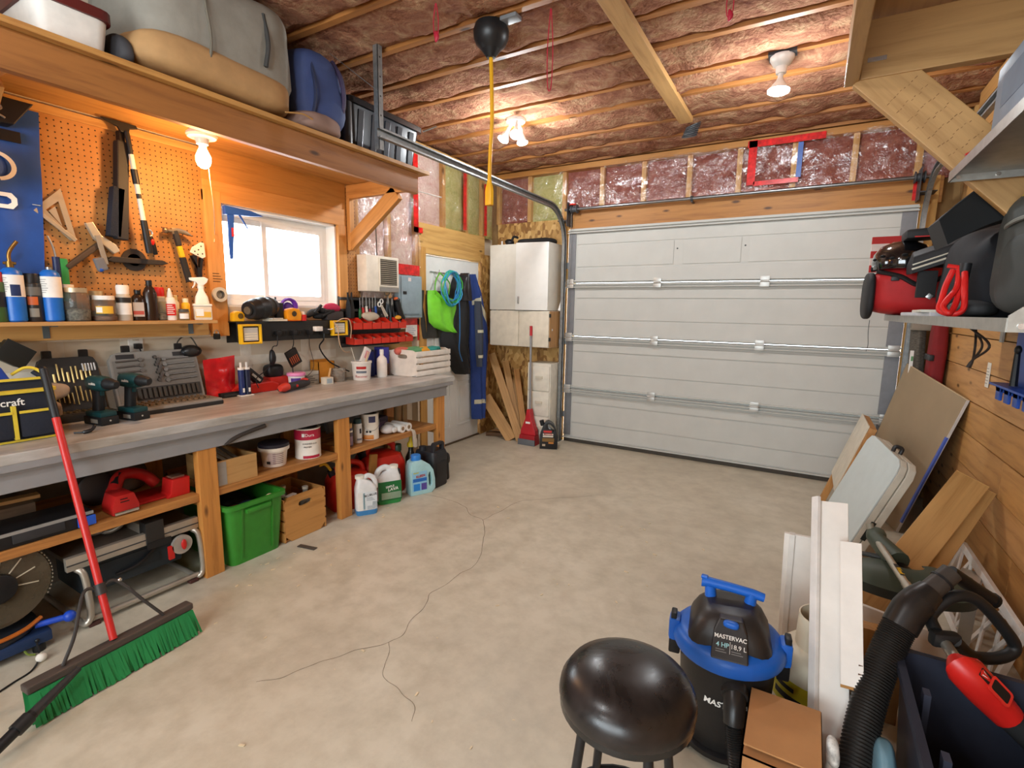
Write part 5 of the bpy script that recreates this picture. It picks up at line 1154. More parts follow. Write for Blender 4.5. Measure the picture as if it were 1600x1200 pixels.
def bitcase(label, y0, y1, x_h, d, hinge_z, lid_top, col, tray, name, fill):
    """open case: tray lying on the bench, lid leaning back to the wall"""
    t = thing(name, label, 'tool case', (x_h+d/2, (y0+y1)/2, BZ)); cy = (y0+y1)/2; w = y1-y0
    MB().box((x_h, y0, BZ), (x_h+d, y1, BZ+.035)).build('case_tray', M(col, .45), t, bevel=.008)
    MB().box((x_h+.012, y0+.012, BZ+.035), (x_h+d-.012, y1-.012, BZ+.037)).build('tray_insert', M(tray, .6), t, smooth=0)
    a, b_ = Vector((x_h-.002, 0, BZ+.03)), Vector((x_h-.075, 0, lid_top))
    up_ = (b_-a); H = up_.length; up_.normalize(); out_ = Vector((up_.z, 0, -up_.x))
    L = MB().prism([(-w/2+p_*w, q_*H) for p_, q_ in ((0, 0), (1, 0), (1, .86), (.95, .97), (.88, 1), (.12, 1), (.05, .97), (0, .86))], a+Vector((0, cy, 0)), (0, 1, 0), up_, -out_*.03).build('case_lid', M(col, .45), t, smooth=0, bevel=.004)
    MB().prism([(-w/2+.012, .01), (w/2-.012, .01), (w/2-.012, H*.84), (-w/2+.012, H*.84)], a+Vector((0, cy, 0))+out_*.0, (0, 1, 0), up_, out_*.002).build('lid_insert', M(tray, .6), L, smooth=0)
    for s_ in (-.3, .3): MB().cbox(Vector((b_.x-.012, cy+s_*w, b_.z+.012)), (.02, .035, .04)).build('latch', BLK, t, bevel=.004)
    fill(t, a+Vector((0, cy, 0)), up_, out_, w, H, (x_h, d, y0, y1))
    return t
def fill_bits(t, a, u, o, w, H, tr):
    B1 = M('#b59a63', .35, .8)
    for r_, (z, L) in enumerate(((.52, .30), (.12, .34))):
        for k in range(9):
            p = a + Vector((0, -w*.28+k*w*.075, 0)) + u*(H*(z+.02*((k*3) % 4))) + o*.008
            MB().cyl(p, p+u*(H*L*(.6+.4*((k*5) % 3)/2)), .0035 if (k+r_) % 3 else .005, n=6).build('drill_bit', B1, t)
    for k in range(5):
        p = a + Vector((0, w*(.22+.05*k), 0)) + u*(H*.72) + o*.008; MB().cyl(p, p+u*(H*.14), .005, n=8).build('driver_bit', STEEL, t)
    x_h, d, y0, y1 = tr
    for k in range(9): MB().cyl((x_h+.03+.012*(k % 3), y0+.04+k*(y1-y0-.08)/8, BZ+.041), (x_h+.05+.012*(k % 3), y0+.045+k*(y1-y0-.08)/8, BZ+.041), .006, n=8).build('socket', M('#8e7d5c', .4, .7), t)
bitcase('open black drill bit case leaning against the wall beside the tool bag', .868, 1.098, -2.955, .10, 0, 1.09, '#2e2d2c', '#3a3632', 'drill_bit_case', fill_bits)
def fill_sock(t, a, u, o, w, H, tr):
    for r_ in range(5):
        z = .40+.105*r_
        for y0, L, s_ in ((-.44, .26, 1), (.08, .36, -1)):
            p = a+Vector((0, w*y0, 0))+u*(H*z)+o*.006; q = a+Vector((0, w*(y0+L), 0))+u*(H*(z+.015))+o*.006
            wr_ = MB().tube([p, q], .0045, 6); e = q if s_ > 0 else p
            wr_.cyl(e-o*.003, e+o*.004, .011, n=8); wr_.build('spanner', M('#6d6a66', .3, .8), t)
    for k in range(10):
        p = a+Vector((0, w*(-.02+.018*(k % 3)), 0))+u*(H*(.42+.05*k))+o*.004; MB().cyl(p, p+o*.012, .009, n=8).build('socket', M('#4f4c49', .3, .8), t)
    MB().prism([(-w*.30, H*.06), (w*.46, H*.06), (w*.46, H*.30), (-w*.30, H*.30)], a+o*.002, (0, 1, 0), u, o*.004).build('socket_rail', M('#3a3836', .6), t, smooth=0)
    for k in range(13):
        p = a+Vector((0, w*(-.27+.057*k), 0))+u*(H*.085)+o*.006; MB().cyl(p, p+u*(H*.19), .010, n=8).build('deep_socket', M('#55524e', .3, .8), t)
    for y in (-.33, .30): MB().prism([(w*y-.04, H*.87), (w*y+.04, H*.87), (w*y+.04, H*.95), (w*y-.04, H*.95)], a+o*.001, (0, 1, 0), u, o*.003).build('badge', M('#2c2a2b', .5), t, smooth=0)
    x_h, d, y0, y1 = tr
    for r_ in range(3):
        for k in range(11): MB().cyl((x_h+.035+r_*.045, y0+.06+k*(y1-y0-.12)/10, BZ+.038), (x_h+.035+r_*.045, y0+.06+k*(y1-y0-.12)/10, BZ+.048), .009+.002*r_, n=8).build('socket', M('#9a8468', .35, .7), t)
bitcase('open grey socket set case with spanners in its lid behind the cordless drills', 1.135, 1.555, -2.93, .17, 0, 1.10, '#8b8780', '#7d7972', 'socket_set_case', fill_sock)
MB().box((-2.932, 1.132, BZ), (-2.757, 1.558, BZ+.022)).build('base_shell', M('#262626', .5), [o for o in COL.objects if o.name.startswith('socket_set_case')][0], bevel=.006)

def drill(label, loc, rz):
    t = thing('cordless_drill', label, 'cordless drill', (0, 0, 0), 'cordless drills on the bench')
    TL = M('#123f42', .45); K = M('#17191b', .55)
    MB().loft([[(x, y*.034+0, z*.034+.185) for y, z in rrect(2*s_, 2*s_, .7)] for x, s_ in ((-.07, .7), (-.055, .95), (.0, 1), (.04, .92), (.05, .8))]).build('motor_housing', TL, t, smooth=50)
    MB().lathe([(.026, .05), (.026, .07), (.022, .075), (.02, .105), (.012, .115), (0, .115)], (0, 0, .187), 16, Matrix.Rotation(pi/2, 4, 'Y')).build('chuck', K, t)
    MB().loft([[(x*.024+dx, y*.019, z) for x, y in rrect(2, 2, .7)] for z, dx in ((.055, -.035), (.10, -.028), (.165, -.018))]).build('handle', K, t, smooth=50)
    MB().cbox((.004, 0, .145), (.014, .016, .03)).build('trigger', M('#0f3d40', .5), t, bevel=.004)
    MB().box((-.075, -.034, .035), (.04, .034, .06)).build('handle_foot', TL, t, bevel=.008)
    bt = MB().box((-.085, -.037, 0), (.045, .037, .038)).build('battery', K, t, bevel=.006)
    MB().box((-.03, -.0376, .01), (.02, -.0370, .028)).build('battery_label', M('#8e8a80', .5), bt, smooth=0); MB().cyl((.0455, .0, .02), (.0462, 0, .02), .004, n=8).build('button', M('#c9c4b8', .4), bt)
    text('brand_lettering', 'makita', .018, face((.0, -.0345, .187), (1, 0, 0), (0, 0, 1)), WINK, t)
    return place(t, loc, rz)
drill('teal and black cordless drill nearest the broom handle', (-2.715, .99, BZ), radians(8))
drill('teal and black cordless drill in front of the socket set tray', (-2.715, 1.115, BZ), radians(10))
t = thing('ear_defenders', 'black ear defenders hanging on a wire hook above the red bag', 'ear defenders', (-3.03, 1.53, 1.05))
MB().ball((-3.01, 1.53, 1.085), (.045, .058, .035), nz=.15, ns=20).build('ear_cup', BLK, t); MB().ball((-2.975, 1.52, 1.088), (.02, .04, .024)).build('cushion', M('#2d2b29', .4), t)
MB().tube(bez([(-3.01, 1.485, 1.10), (-3.03, 1.475, 1.13), (-3.035, 1.51, 1.165), (-3.03, 1.55, 1.16), (-3.01, 1.57, 1.11)]), .004, 6).build('headband', M('#4f4942', .4), t)
MB().ball((-3.035, 1.53, 1.185), (.02, .03, .02)).build('hook_knob', BLK, t)
t = thing('red_plastic_bag', 'crumpled glossy red plastic pouch standing against the wall', 'pouch', (-2.98, 1.66, BZ))
def f(a, c):
    y = 1.575+.04*c*0+(.165+.02*c)*a+(.01*(1-c)); z = BZ+.002+.225*c+.015*a*c
    th = .045*sin(pi*min(1, max(0, a)))*(1-c*.75)
    return Vector((-2.975+th+.012*nz(y, z, 3, 22), y, z))
RP = M('#c41c22', .22, var=.15, nscale=14, bump=.6, bscale=16)
MB().grid(f, 14, 16).build('front', RP, t, solid=.004, smooth=80)
t = thing('black_rail', 'low black bar lying on the bench behind the epoxy cartridges', 'bar', (-2.95, 1.70, BZ)); MB().box((-2.955, 1.63, BZ), (-2.915, 1.80, BZ+.03)).build('bar', BLK, t, bevel=.004); MB().box((-2.9145, 1.65, BZ+.008), (-2.9135, 1.78, BZ+.02)).build('groove', M('#343434', .5), t, smooth=0)
t = thing('epoxy_cartridge', 'pair of blue labelled adhesive cartridges standing on the bench', 'cartridge', (-2.90, 1.77, BZ))
for y, c_ in ((1.752, '#1e2f66'), (1.788, '#1c2440')):
    cy_ = MB().cyl((-2.90, y, BZ+.006), (-2.90, y, .965), .018, n=14).build('tube', M(c_, .35), t); MB().cyl((-2.90, y, .965), (-2.90, y, .978), .0185, n=14).build('white_collar', WHITE, t); MB().cyl((-2.90, y, .978), (-2.90, y, 1.008), .007, n=10).build('nozzle', WHITE, t)
    MB().box((-2.8825, y-.006, .83), (-2.8818, y+.006, .855)).build('white_mark', WINK, cy_, smooth=0)
MB().cbox((-2.90, 1.77, BZ+.004), (.05, .085, .008)).build('foot_flange', WHITE, t, bevel=.003)
t = thing('red_flat_case', 'flat red plastic tool case lying against the wall', 'case', (-2.97, 1.90, BZ))
MB().prism([(1.71, 0), (2.02, 0), (2.02, .045), (1.97, .065), (1.78, .06), (1.71, .04)], (-3.03, 0, BZ), (0, 1, 0), (0, 0, 1), (.10, 0, 0)).build('case', M('#c4281c', .4), t, smooth=0, bevel=.008); MB().box((-2.929, 1.75, BZ+.02), (-2.924, 1.79, BZ+.045)).build('latch', BLK, t, bevel=.002)
t = thing('battery_pack', 'black battery pack leaning on the red flat case', 'battery', (-2.97, 1.86, .87)); bp_ = MB().cbox((-2.955, 1.86, .912), (.05, .115, .05), Matrix.Rotation(-.75, 4, 'X')).build('pack', BLK, t, bevel=.008); MB().cbox((-2.928, 1.865, .905), (.002, .07, .014), Matrix.Rotation(-.75, 4, 'X')).build('label', M('#b9b4a8', .5), bp_, smooth=0)
t = thing('battery_charger', 'black and red battery charger behind the pink lidded tub', 'charger', (-2.99, 2.03, .86)); MB().ball((-3.0, 2.03, .925), (.045, .06, .045), e=.6).build('body', BLK, t); MB().box((-3.045, 1.98, BZ+.0), (-2.96, 2.12, .89)).build('red_base', M('#c4281c', .4), t, bevel=.01)
t = thing('pink_lidded_tub', 'small white tub with pink lid and purple label', 'tub', (-2.92, 2.14, BZ))
MB().lathe([(.045, 0), (.052, .085)], (-2.92, 2.14, BZ), 22).build('tub', M('#e6e0de', .4), t); MB().lathe([(.057, .083), (.060, .088), (.058, .102), (.05, .104), (0, .104)], (-2.92, 2.14, BZ), 22).build('lid', M('#e58fc0', .4), t)
MB().grid(lambda a, c: Vector((-2.92+.0525*cos(radians(-75+70*a)), 2.14+.0525*sin(radians(-75+70*a)), BZ+.01+.06*c)), 6, 1).build('label', M('#4b2a86', .5), t)
t = thing('oscillating_tool', 'red and black oscillating multi tool lying on the bench', 'power tool', (-2.84, 2.03, BZ))
p0, p1 = Vector((-2.80, 1.93, BZ+.028)), Vector((-2.885, 2.20, BZ+.034))
MB().tube([p0, p0.lerp(p1, .12), p0.lerp(p1, .3), p0.lerp(p1, .55), p0.lerp(p1, .8), p1], [.016, .027, .028, .025, .028, .022], 14).build('body', M('#2a2a2d', .5), t)
MB().tube([p0+Vector((.004, 0, .004)), p0.lerp(p1, .1)+Vector((.006, 0, .005)), p0.lerp(p1, .24)+Vector((.006, 0, .006))], [.018, .0275, .026], 14).build('red_nose', M('#c83a2c', .45), t)
MB().ball(p0.lerp(p1, .85)+Vector((-.004, 0, .018)), (.018, .04, .018)).build('red_switch', M('#c4281c', .4), t); MB().ball(p0.lerp(p1, .5)+Vector((.024, 0, .0)), (.004, .016, .010)).build('red_logo_patch', RED, t)
t = thing('small_white_box', 'small white carton with a brush standing in it', 'box', (-2.90, 2.375, BZ)); MB().box((-2.925, 2.34, BZ), (-2.875, 2.405, .853)).build('carton', M('#ddd5c4', .6), t, smooth=0); MB().box((-2.8745, 2.35, .812), (-2.874, 2.395, .845)).build('label', M('#9fb0b8', .6), t, smooth=0); board('brush', (-2.90, 2.385, .845), (-2.93, 2.43, .91), .014, .006, M('#c9a06a', .6), t)
t = thing('clear_screw_case', 'stack of clear plastic screw boxes on the bench', 'screw box', (-2.98, 2.30, BZ)); MB().box((-3.03, 2.20, BZ), (-2.95, 2.345, .87)).build('box', M('#9a958a', .25), t, bevel=.003); MB().box((-3.03, 2.20, .872), (-2.95, 2.345, .90)).build('lid', M('#b8b4a9', .2), t, bevel=.003); flatlines(t, (-2.9495, 2.21, .81), (0, 1, 0), (0, 0, 1), .12, .055, 4, M('#5a564e', .6), .5)
t = thing('orange_carton', 'open orange cardboard carton against the wall', 'carton', (-3.02, 2.43, BZ)); m_ = MB()
m_.box((-3.06, 2.36, BZ), (-2.97, 2.365, .955)).box((-3.06, 2.495, BZ), (-2.97, 2.50, .955)).box((-2.975, 2.36, BZ), (-2.97, 2.50, .955)).box((-3.06, 2.36, BZ), (-3.055, 2.50, .965)).box((-3.06, 2.36, BZ), (-2.97, 2.50, BZ+.005)).build('carton', M('#cf8526', .6), t, smooth=0); MB().box((-3.05, 2.37, .9), (-2.98, 2.49, .935)).build('contents', M('#7d4a22', .7), t)
t = thing('clear_parts_jar', 'clear plastic tub of small parts left of the white bucket', 'jar', (-2.93, 2.51, BZ)); MB().lathe([(.05, 0), (.056, .10)], (-2.945, 2.505, BZ), 20).build('tub', M('#cfc6b8', .15, trans=.7), t); MB().ball((-2.945, 2.505, BZ+.045), (.045, .045, .04), nz=.35, ns=40).build('parts', M('#8d7d70', .4, .3, .4, 60), t)
t = thing('white_bucket', 'white plastic bucket with red lettering holding sticks on the bench', 'bucket', (-2.87, 2.665, BZ))
bc = Vector((-2.87, 2.665, BZ)); MB().lathe([(.060, 0), (.062, .004), (.071, .125), (.076, .127), (.076, .140), (.070, .142), (.066, .13), (.058, .01), (0, .01)], bc, 26).build('bucket', M('#e4ded6', .4), t)
w_ = thing('x', '', '', (0, 0, 0)); 
def btxt(s, size, z, mat, parent, c, r0, r1, h, ang):
    o = text('lettering', s, size, Matrix.Identity(4), mat, parent, extrude=0)
    for v_ in o.data.vertices:
        zz_ = z+v_.co.y; r_ = r0+(r1-r0)*zz_/h+.0015; th = radians(ang)+v_.co.x/r_
        v_.co = Vector((c[0]+r_*cos(th), c[1]+r_*sin(th), c[2]+zz_))
    return o
bpy.data.objects.remove(w_)
def band(parent, c, r0, r1, h, z0, z1, a0, a1, mat, name='label_band'):
    return MB().grid(lambda a, b_: Vector((c[0]+(r0+(r1-r0)*(z0+(z1-z0)*b_)/h+.001)*cos(radians(a0+(a1-a0)*a)), c[1]+(r0+(r1-r0)*(z0+(z1-z0)*b_)/h+.001)*sin(radians(a0+(a1-a0)*a)), c[2]+z0+(z1-z0)*b_)), max(6, int(abs(a1-a0)/5)), 1).build(name, mat, parent)
band(t, bc, .062, .071, .125, .085, .105, -75, -15, RINK); band(t, bc, .062, .071, .125, .055, .072, -78, -12, M('#6d7682', .6)); btxt('Recover', .028, .03, RINK, t, bc, .0625, .0715, .125, -45)
for a, b_, mt in (((-2.88, 2.63, .90), (-2.90, 2.60, 1.045), '#ddd2bd'), ((-2.85, 2.68, .90), (-2.86, 2.72, 1.01), '#c9b48f')): board('stir_stick', a, b_, .016, .004, M(mt, .6), t)
pp = MB().cbox((-2.87, 2.705, .985), (.02, .06, .12), Matrix.Rotation(-.5, 4, 'X')).build('paper_packet', M('#e9e4e0', .5), t, bevel=.004); MB().cbox((-2.858, 2.71, .99), (.001, .035, .06), Matrix.Rotation(-.5, 4, 'X')).build('pink_print', M('#d59aa0', .6), pp, smooth=0)
t = thing('white_squeeze_bottle', 'plain white plastic bottle beside the white slatted crate', 'bottle', (-2.86, 2.865, BZ)); MB().lathe([(.036, 0), (.039, .006), (.040, .12), (.036, .145), (.018, .165), (.014, .170), (.014, .205), (.012, .212), (0, .213)], (-2.86, 2.865, BZ), 22).build('bottle', M('#e6dfd6', .4), t); MB().lathe([(.016, .178), (.016, .212), (.013, .216), (0, .216)], (-2.86, 2.865, BZ), 18).build('cap', WHITE, t)
t = thing('blue_can', 'dark blue can standing behind the white bottle', 'can', (-2.97, 2.86, BZ)); MB().cyl((-2.975, 2.84, BZ), (-2.975, 2.84, 1.0), .042, n=20).build('can', M('#232f7a', .35), t); MB().cyl((-2.975, 2.84, 1.0), (-2.975, 2.84, 1.012), .04, n=20).build('lid', M('#3b3f52', .4, .4), t)
t = thing('patterned_carton', 'blue and brown printed carton between the white bottle and the slatted crate', 'carton', (-2.93, 2.96, BZ)); MB().box((-2.99, 2.915, BZ), (-2.90, 2.985, 1.03)).build('carton', M('#3c3fa0', .5), t, smooth=0); MB().box((-2.8995, 2.917, BZ), (-2.899, 2.983, .90)).build('brown_print', M('#6b4f3c', .5, var=.4, nscale=30), t, smooth=0)
# white slatted crate
t = thing('white_slatted_crate', 'white slatted wooden crate of gloves at the right end of the bench', 'crate', (-2.78, 3.12, BZ))
WC = M('#e2dbd0', .5)
x0, x1, y0, y1 = -2.91, -2.63, 3.0, 3.222+.22
y1 = 3.43
def handle_panel(y, th):
    out = [(x0, 0), (x1, 0), (x1, .208), (x0, .208)]
    cx_ = (x0+x1)/2; cz_ = .155
    # end panel with hand hole, built as ring between outline and hole
    N = 24; O = []; I = []
    for k in range(N):
        a = 2*pi*k/N; dx, dz = cos(a), sin(a); s_ = min((.14/abs(dx)) if abs(dx) > 1e-6 else 9, ((.208-.155)/dz) if dz > 1e-6 else ((.155/-dz) if dz < -1e-6 else 9))
        O.append((cx_+dx*s_, cz_+dz*s_)); e = .65; I.append((cx_+.05*math.copysign(abs(dx)**e, dx), cz_+.017*math.copysign(abs(dz)**e, dz)))
    MB().frame(O, I, (0, y, BZ), (1, 0, 0), (0, 0, 1), (0, th, 0)).build('end_panel', WC, t, smooth=0)
handle_panel(3.0, .014); handle_panel(y1-.014, .014)
for k in range(4):
    z = BZ+.004+k*.052
    for xx in (x1, x0-.009): MB().box((xx, 3.0, z), (xx+.009, y1, z+.039)).build('slat', WC, t, bevel=.0015)
for k in range(4): MB().box((x0+.01+k*.07, 3.014, BZ+.001), (x0+.065+k*.07, y1-.014, BZ+.009)).build('floor_slat', WC, t, smooth=0)
for k, (c_, xx, yy, lb) in enumerate((('#5f9a6c', -2.72, 3.08, 'green work glove heaped at the front of the white crate'), ('#2f8f86', -2.70, 3.26, 'teal work glove on top of the white crate'), ('#d99a2a', -2.71, 3.18, 'yellow work glove in the white crate'), ('#6aa06a', -2.78, 3.14, 'green work glove at the back of the white crate'), ('#c9685a', -2.82, 3.04, 'pinkish rag in the near corner of the white crate'))):
    t = thing('work_glove' if k < 4 else 'rag', lb, 'glove' if k < 4 else 'rag', (xx, yy, .95), 'gloves in the white crate' if k < 4 else None)
    softbag(t, (xx, yy, 1.0), (.05, .07, .032), M(c_, .85), .9, .3, 18, k, 'cloth'); 
    if k < 4:
        for j in range(3): MB().tube(bez([(xx-.02+.02*j, yy+.03, 1.005), (xx-.025+.025*j, yy+.07, 1.018), (xx-.025+.025*j, yy+.10, 1.0)]), [.012]*14+[.008]*3, 8).build('finger', M(c_, .85), t)

# ================================================================ UNDER THE BENCH: shelf level (z = .438)
UZ = .4385
SM = M('#5b5f63', .45, .3)
t = thing('flat_tool_case', 'long black tool case with blue latches on the lower shelf behind the broom', 'tool case', (-2.56, .55, UZ))
MB().box((-2.66, .18, UZ), (-2.485, .835, UZ+.065)).build('case', BLK, t, bevel=.008)
for y in (.47, .78): MB().box((-2.486, y, UZ+.005), (-2.476, y+.06, UZ+.045)).build('latch', M('#2458c4', .4), t, bevel=.004)
MB().box((-2.486, .585, UZ+.015), (-2.478, .74, UZ+.05)).build('handle', M('#2c2c2e', .5), t, bevel=.004); MB().box((-2.49, .18, UZ+.05), (-2.482, .835, UZ+.062)).build('lid_edge', M('#8d8a84', .4), t, smooth=0)
t = thing('wood_offcuts', 'greyish scrap of wood lying on the lower shelf behind the tool case', 'wood scrap', (-2.8, .6, UZ)); MB().box((-2.92, .25, UZ), (-2.70, .72, UZ+.09)).build('offcut', WOOD('#6d5a48', '#4a3b30', 'Y'), t, bevel=.003); board('strip', (-2.80, .3, UZ+.10), (-2.76, .75, UZ+.10), .05, .015, PALE['X'], t)
t = thing('circular_saw', 'red circular saw lying on the lower shelf beside the first bench post', 'power saw', (-2.58, .95, UZ))
MR = M('#b01f1c', .4)
MB().loft([[(x, .955+yy, UZ+.004+zz_) for yy, zz_ in ((-.05, 0), (.05, 0), (.052, .03), (.035, .085), (-.035, .085), (-.052, .03))] for x in (-2.60, -2.515, -2.495)]).build('battery_nose', MR, t, smooth=30, bevel=.006)
MB().box((-2.495, .91, UZ+.006), (-2.488, 1.0, UZ+.02)).build('silver_plate', CHROME, t, bevel=.002)
flatlines(t, (-2.4945, .935, UZ+.05), (0, 1, 0), (0, 0, 1), .04, .025, 2, M('#3a1210', .6), .4)
MB().tube(bez([(-2.62, .96, UZ+.07), (-2.66, 1.0, UZ+.12), (-2.68, 1.05, UZ+.125), (-2.70, 1.12, UZ+.09), (-2.69, 1.16, UZ+.04)]), [.03, .03, .028]+[.026]*40, 12).build('handle', MR, t)
MB().tube(bez([(-2.63, .97, UZ+.10), (-2.67, 1.02, UZ+.135), (-2.71, 1.10, UZ+.11)]), .018, 10).build('grip', BLK, t)
MB().lathe([(0, 0), (.07, 0), (.075, .01), (.075, .04), (.06, .05), (0, .05)], (-2.74, .93, UZ+.08), 24, Matrix.Rotation(pi/2, 4, 'Y')).build('blade_guard', M('#3a3432', .5, .4), t)
MB().box((-2.72, .99, UZ+.002), (-2.55, 1.20, UZ+.012)).build('base_plate', MR, t, bevel=.003)
t = thing('red_box', 'small bright red box at the right end of the lower shelf', 'box', (-2.56, 1.19, UZ)); MB().prism([(1.135, 0), (1.235, 0), (1.24, .085), (1.16, .085), (1.15, .02)], (-2.62, 0, UZ), (0, 1, 0), (0, 0, 1), (.09, 0, 0)).build('box', M('#c41f1c', .45), t, smooth=0, bevel=.004); MB().box((-2.60, 1.17, UZ+.085), (-2.55, 1.225, UZ+.093)).build('cap', M('#7d5a48', .5), t, bevel=.002)
t = thing('sanding_block_pile', 'dark heap of tool parts at the back of the lower shelf', 'tool', (-2.8, 1.05, UZ)); softbag(t, (-2.84, 1.05, UZ+.075), (.10, .13, .07), M('#57483a', .7), .7, .3, 12, 3)

# second bay shelf
def openbox(label, name, cat, lo, hi, th, mat, loc=None):
    t = thing(name, label, cat, ((lo[0]+hi[0])/2, (lo[1]+hi[1])/2, lo[2])); (x0, y0, z0), (x1, y1, z1) = lo, hi
    MB().box((x1-th, y0, z0), (x1, y1, z1)).build('front', mat['Y'], t, smooth=0, bevel=.001); MB().box((x0, y0, z0), (x0+th, y1, z1)).build('rear', mat['Y'], t, smooth=0, bevel=.001)
    for a in (y0, y1-th): MB().box((x0+th, a, z0), (x1-th, a+th, z1)).build('side', mat['X'], t, smooth=0, bevel=.001)
    MB().box((x0+th, y0+th, z0), (x1-th, y1-th, z0+th)).build('bottom', mat['X'], t, smooth=0)
    return t
t = openbox('low wooden box of grey strips on the shelf beside the bench post', 'wooden_box', 'box', (-2.78, 1.35, UZ), (-2.49, 1.56, UZ+.13), .012, PALE)
MB().box((-2.4895, 1.352, UZ+.005), (-2.4885, 1.395, UZ+.125)).build('grey_patch', M('#9a948c', .7), t, smooth=0)
for k in range(3): board('strip', (-2.52, 1.43+.03*k, UZ+.10), (-2.74, 1.40+.03*k, UZ+.175), .022, .006, M(('#a39a8c', '#8c8478', '#6d675e')[k], .5), t)
def pail(label, name, cat, c, r0, r1, h, body, lidm, lidtype='dark'):
    t = thing(name, label, cat, c)
    MB().lathe([(r0, 0), (r1, h*.86), (r1+.006, h*.86), (r1+.006, h*.98), (r1+.003, h), (r1-.004, h), (r1-.006, h*.9), (0, h*.9)], c, 28).build('pail', body, t); return t
c_ = (-2.60, 1.735, UZ)
t = pail('white joint compound pail with dark lid on the bench shelf', 'compound_pail', 'pail', c_, .062, .074, .125, M('#e2d5c8', .4), None)
MB().lathe([(.08, .105), (.082, .112), (.082, .130), (.076, .134), (0, .134)], c_, 28).build('dark_lid', M('#23202a', .5), t); MB().lathe([(.0835, .092), (.0845, .112)], c_, 28).build('rim', M('#dfd2c2', .4), t)
band(t, c_, .062, .074, .107, .015, .085, -62, -28, M('#cdb9b4', .6)); 
for k in range(6): band(t, c_, .063, .075, .107, .02+.011*k, .024+.011*k, -40, 10, M('#7d5f5c', .6), 'print')
band(t, c_, .0628, .0748, .107, .02, .036, -70, -52, INK, 'barcode')
def paintcan(label, c, r, h, body, bands, handle=True, lid='#4a4640'):
    t = thing('paint_can', label, 'paint can', c)
    MB().lathe([(r, 0), (r+.002, .004), (r, .008), (r, h-.01), (r+.002, h-.006), (r+.002, h), (r-.008, h), (r-.010, h-.006), (0, h-.006)], c, 30).build('can', body, t)
    MB().lathe([(r-.012, h-.005), (r-.014, h+.002), (r-.025, h+.002), (r-.027, h-.003), (0, h-.003)], c, 28).build('lid', M(lid, .4, .5), t)
    for z0, z1, a0, a1, mt, nm in bands: band(t, c, r, r, h, z0*h, z1*h, a0, a1, mt, nm)
    if handle:
        MB().tube([(c[0]+(r+.004)*cos(radians(-120+k*12)), c[1]+(r+.004)*sin(radians(-120+k*12)), c[2]+h*(.72-.35*sin(pi*k/15))) for k in range(16)], .0015, 6).build('bail', STEEL, t)
    return t
c2_ = (-2.575, 1.945, UZ)
t = paintcan('white and crimson paint can on the shelf beside the middle post', c2_, .074, .185, M('#e4dcd0', .4), ((.64, .97, -180, 180, M('#b01f3c', .4), 'crimson_band'), (.02, .12, -60, 20, M('#b01f3c', .4), 'crimson_foot')), False)
btxt('Dura', .026, .147, WINK, t, c2_, .0748, .0748, .185, -28); btxt('WASHER-LUX', .014, .095, INK, t, c2_, .0745, .0745, .185, -28); btxt('PRIMER', .014, .075, INK, t, c2_, .0745, .0745, .185, -38)
band(t, c2_, .0745, .0745, .185, .138, .158, -62, -50, WINK, 'logo')
# third bay shelf
spray('tall tin of varnish with brown cap at the left of the end bay shelf', (-2.545, 2.235, UZ), .027, .155, M('#5d5566', .35, .3), M('#c9a26a', .4), bands=((.08, .45, M('#8d7d94', .5), -150, -30), (.62, .70, M('#e1dccf', .4), -180, 180)), name='varnish_tin')
spray('white spray can with dark cap on the end bay shelf', (-2.57, 2.335, UZ), .029, .165, M('#e3e2de', .4), M('#26444a', .4), bands=((.4, .6, M('#2b2b33', .5), -85, -55), (.12, .2, M('#8a8a90', .5), -120, -50)))
c3_ = (-2.585, 2.46, UZ)
t = paintcan('white paint can with orange flash at its foot on the end bay shelf', c3_, .060, .180, M('#e8e1d4', .4), ((.03, .10, -170, -20, M('#e08a3c', .5), 'orange_flash'), (.10, .2, -90, -20, M('#e9a25e', .5), 'orange_flash'), (.68, .92, -50, -5, M('#3a3a5a', .5), 'dark_crest')))
for a in (-62, -42): MB().ball((c3_[0]+.0605*cos(radians(a)), c3_[1]+.0605*sin(radians(a)), UZ+.06), (.008, .008, .008)).build('black_dot', INK, t)
t = thing('respirator_mask', 'white respirator mask lying on the end bay shelf', 'mask', (-2.58, 2.62, UZ)); MB().ball((-2.58, 2.62, UZ+.035), (.05, .055, .034), nz=.25, ns=16).build('shell', M('#ddd8d4', .5), t); MB().ball((-2.53, 2.645, UZ+.03), (.012, .028, .022)).build('filter', WHITE, t)
for k, (y, lb) in enumerate(((2.70, 'paper towel roll lying end on, left of the pair'), (2.765, 'paper towel roll lying end on, right of the pair'))):
    t = thing('paper_roll', lb, 'roll', (-2.56, y, UZ), 'paper rolls on the end bay shelf')
    MB().lathe([(.014, 0), (.031, 0), (.031, .16), (.014, .16), (.014, 0)], (-2.50, y, UZ+.0315), 22, Matrix.Rotation(-pi/2, 4, 'Y')).build('roll', M('#e9e6df', .7), t); MB().lathe([(.0115, -.001), (.0145, -.001), (.0145, .161), (.0115, .161), (.0115, -.001)], (-2.50, y, UZ+.0315), 18, Matrix.Rotation(-pi/2, 4, 'Y')).build('core', M('#8d7457', .7), t)
t = thing('purple_wipes_pack', 'dark purple pack lying behind the paper rolls', 'pack', (-2.66, 2.73, UZ)); MB().cbox((-2.73, 2.66, UZ+.055), (.12, .14, .10)).build('pack', M('#3e3450', .6), t, bevel=.015); MB().box((-2.669, 2.62, UZ+.03), (-2.668, 2.70, UZ+.07)).build('label', M('#6a5f80', .6), t, smooth=0)
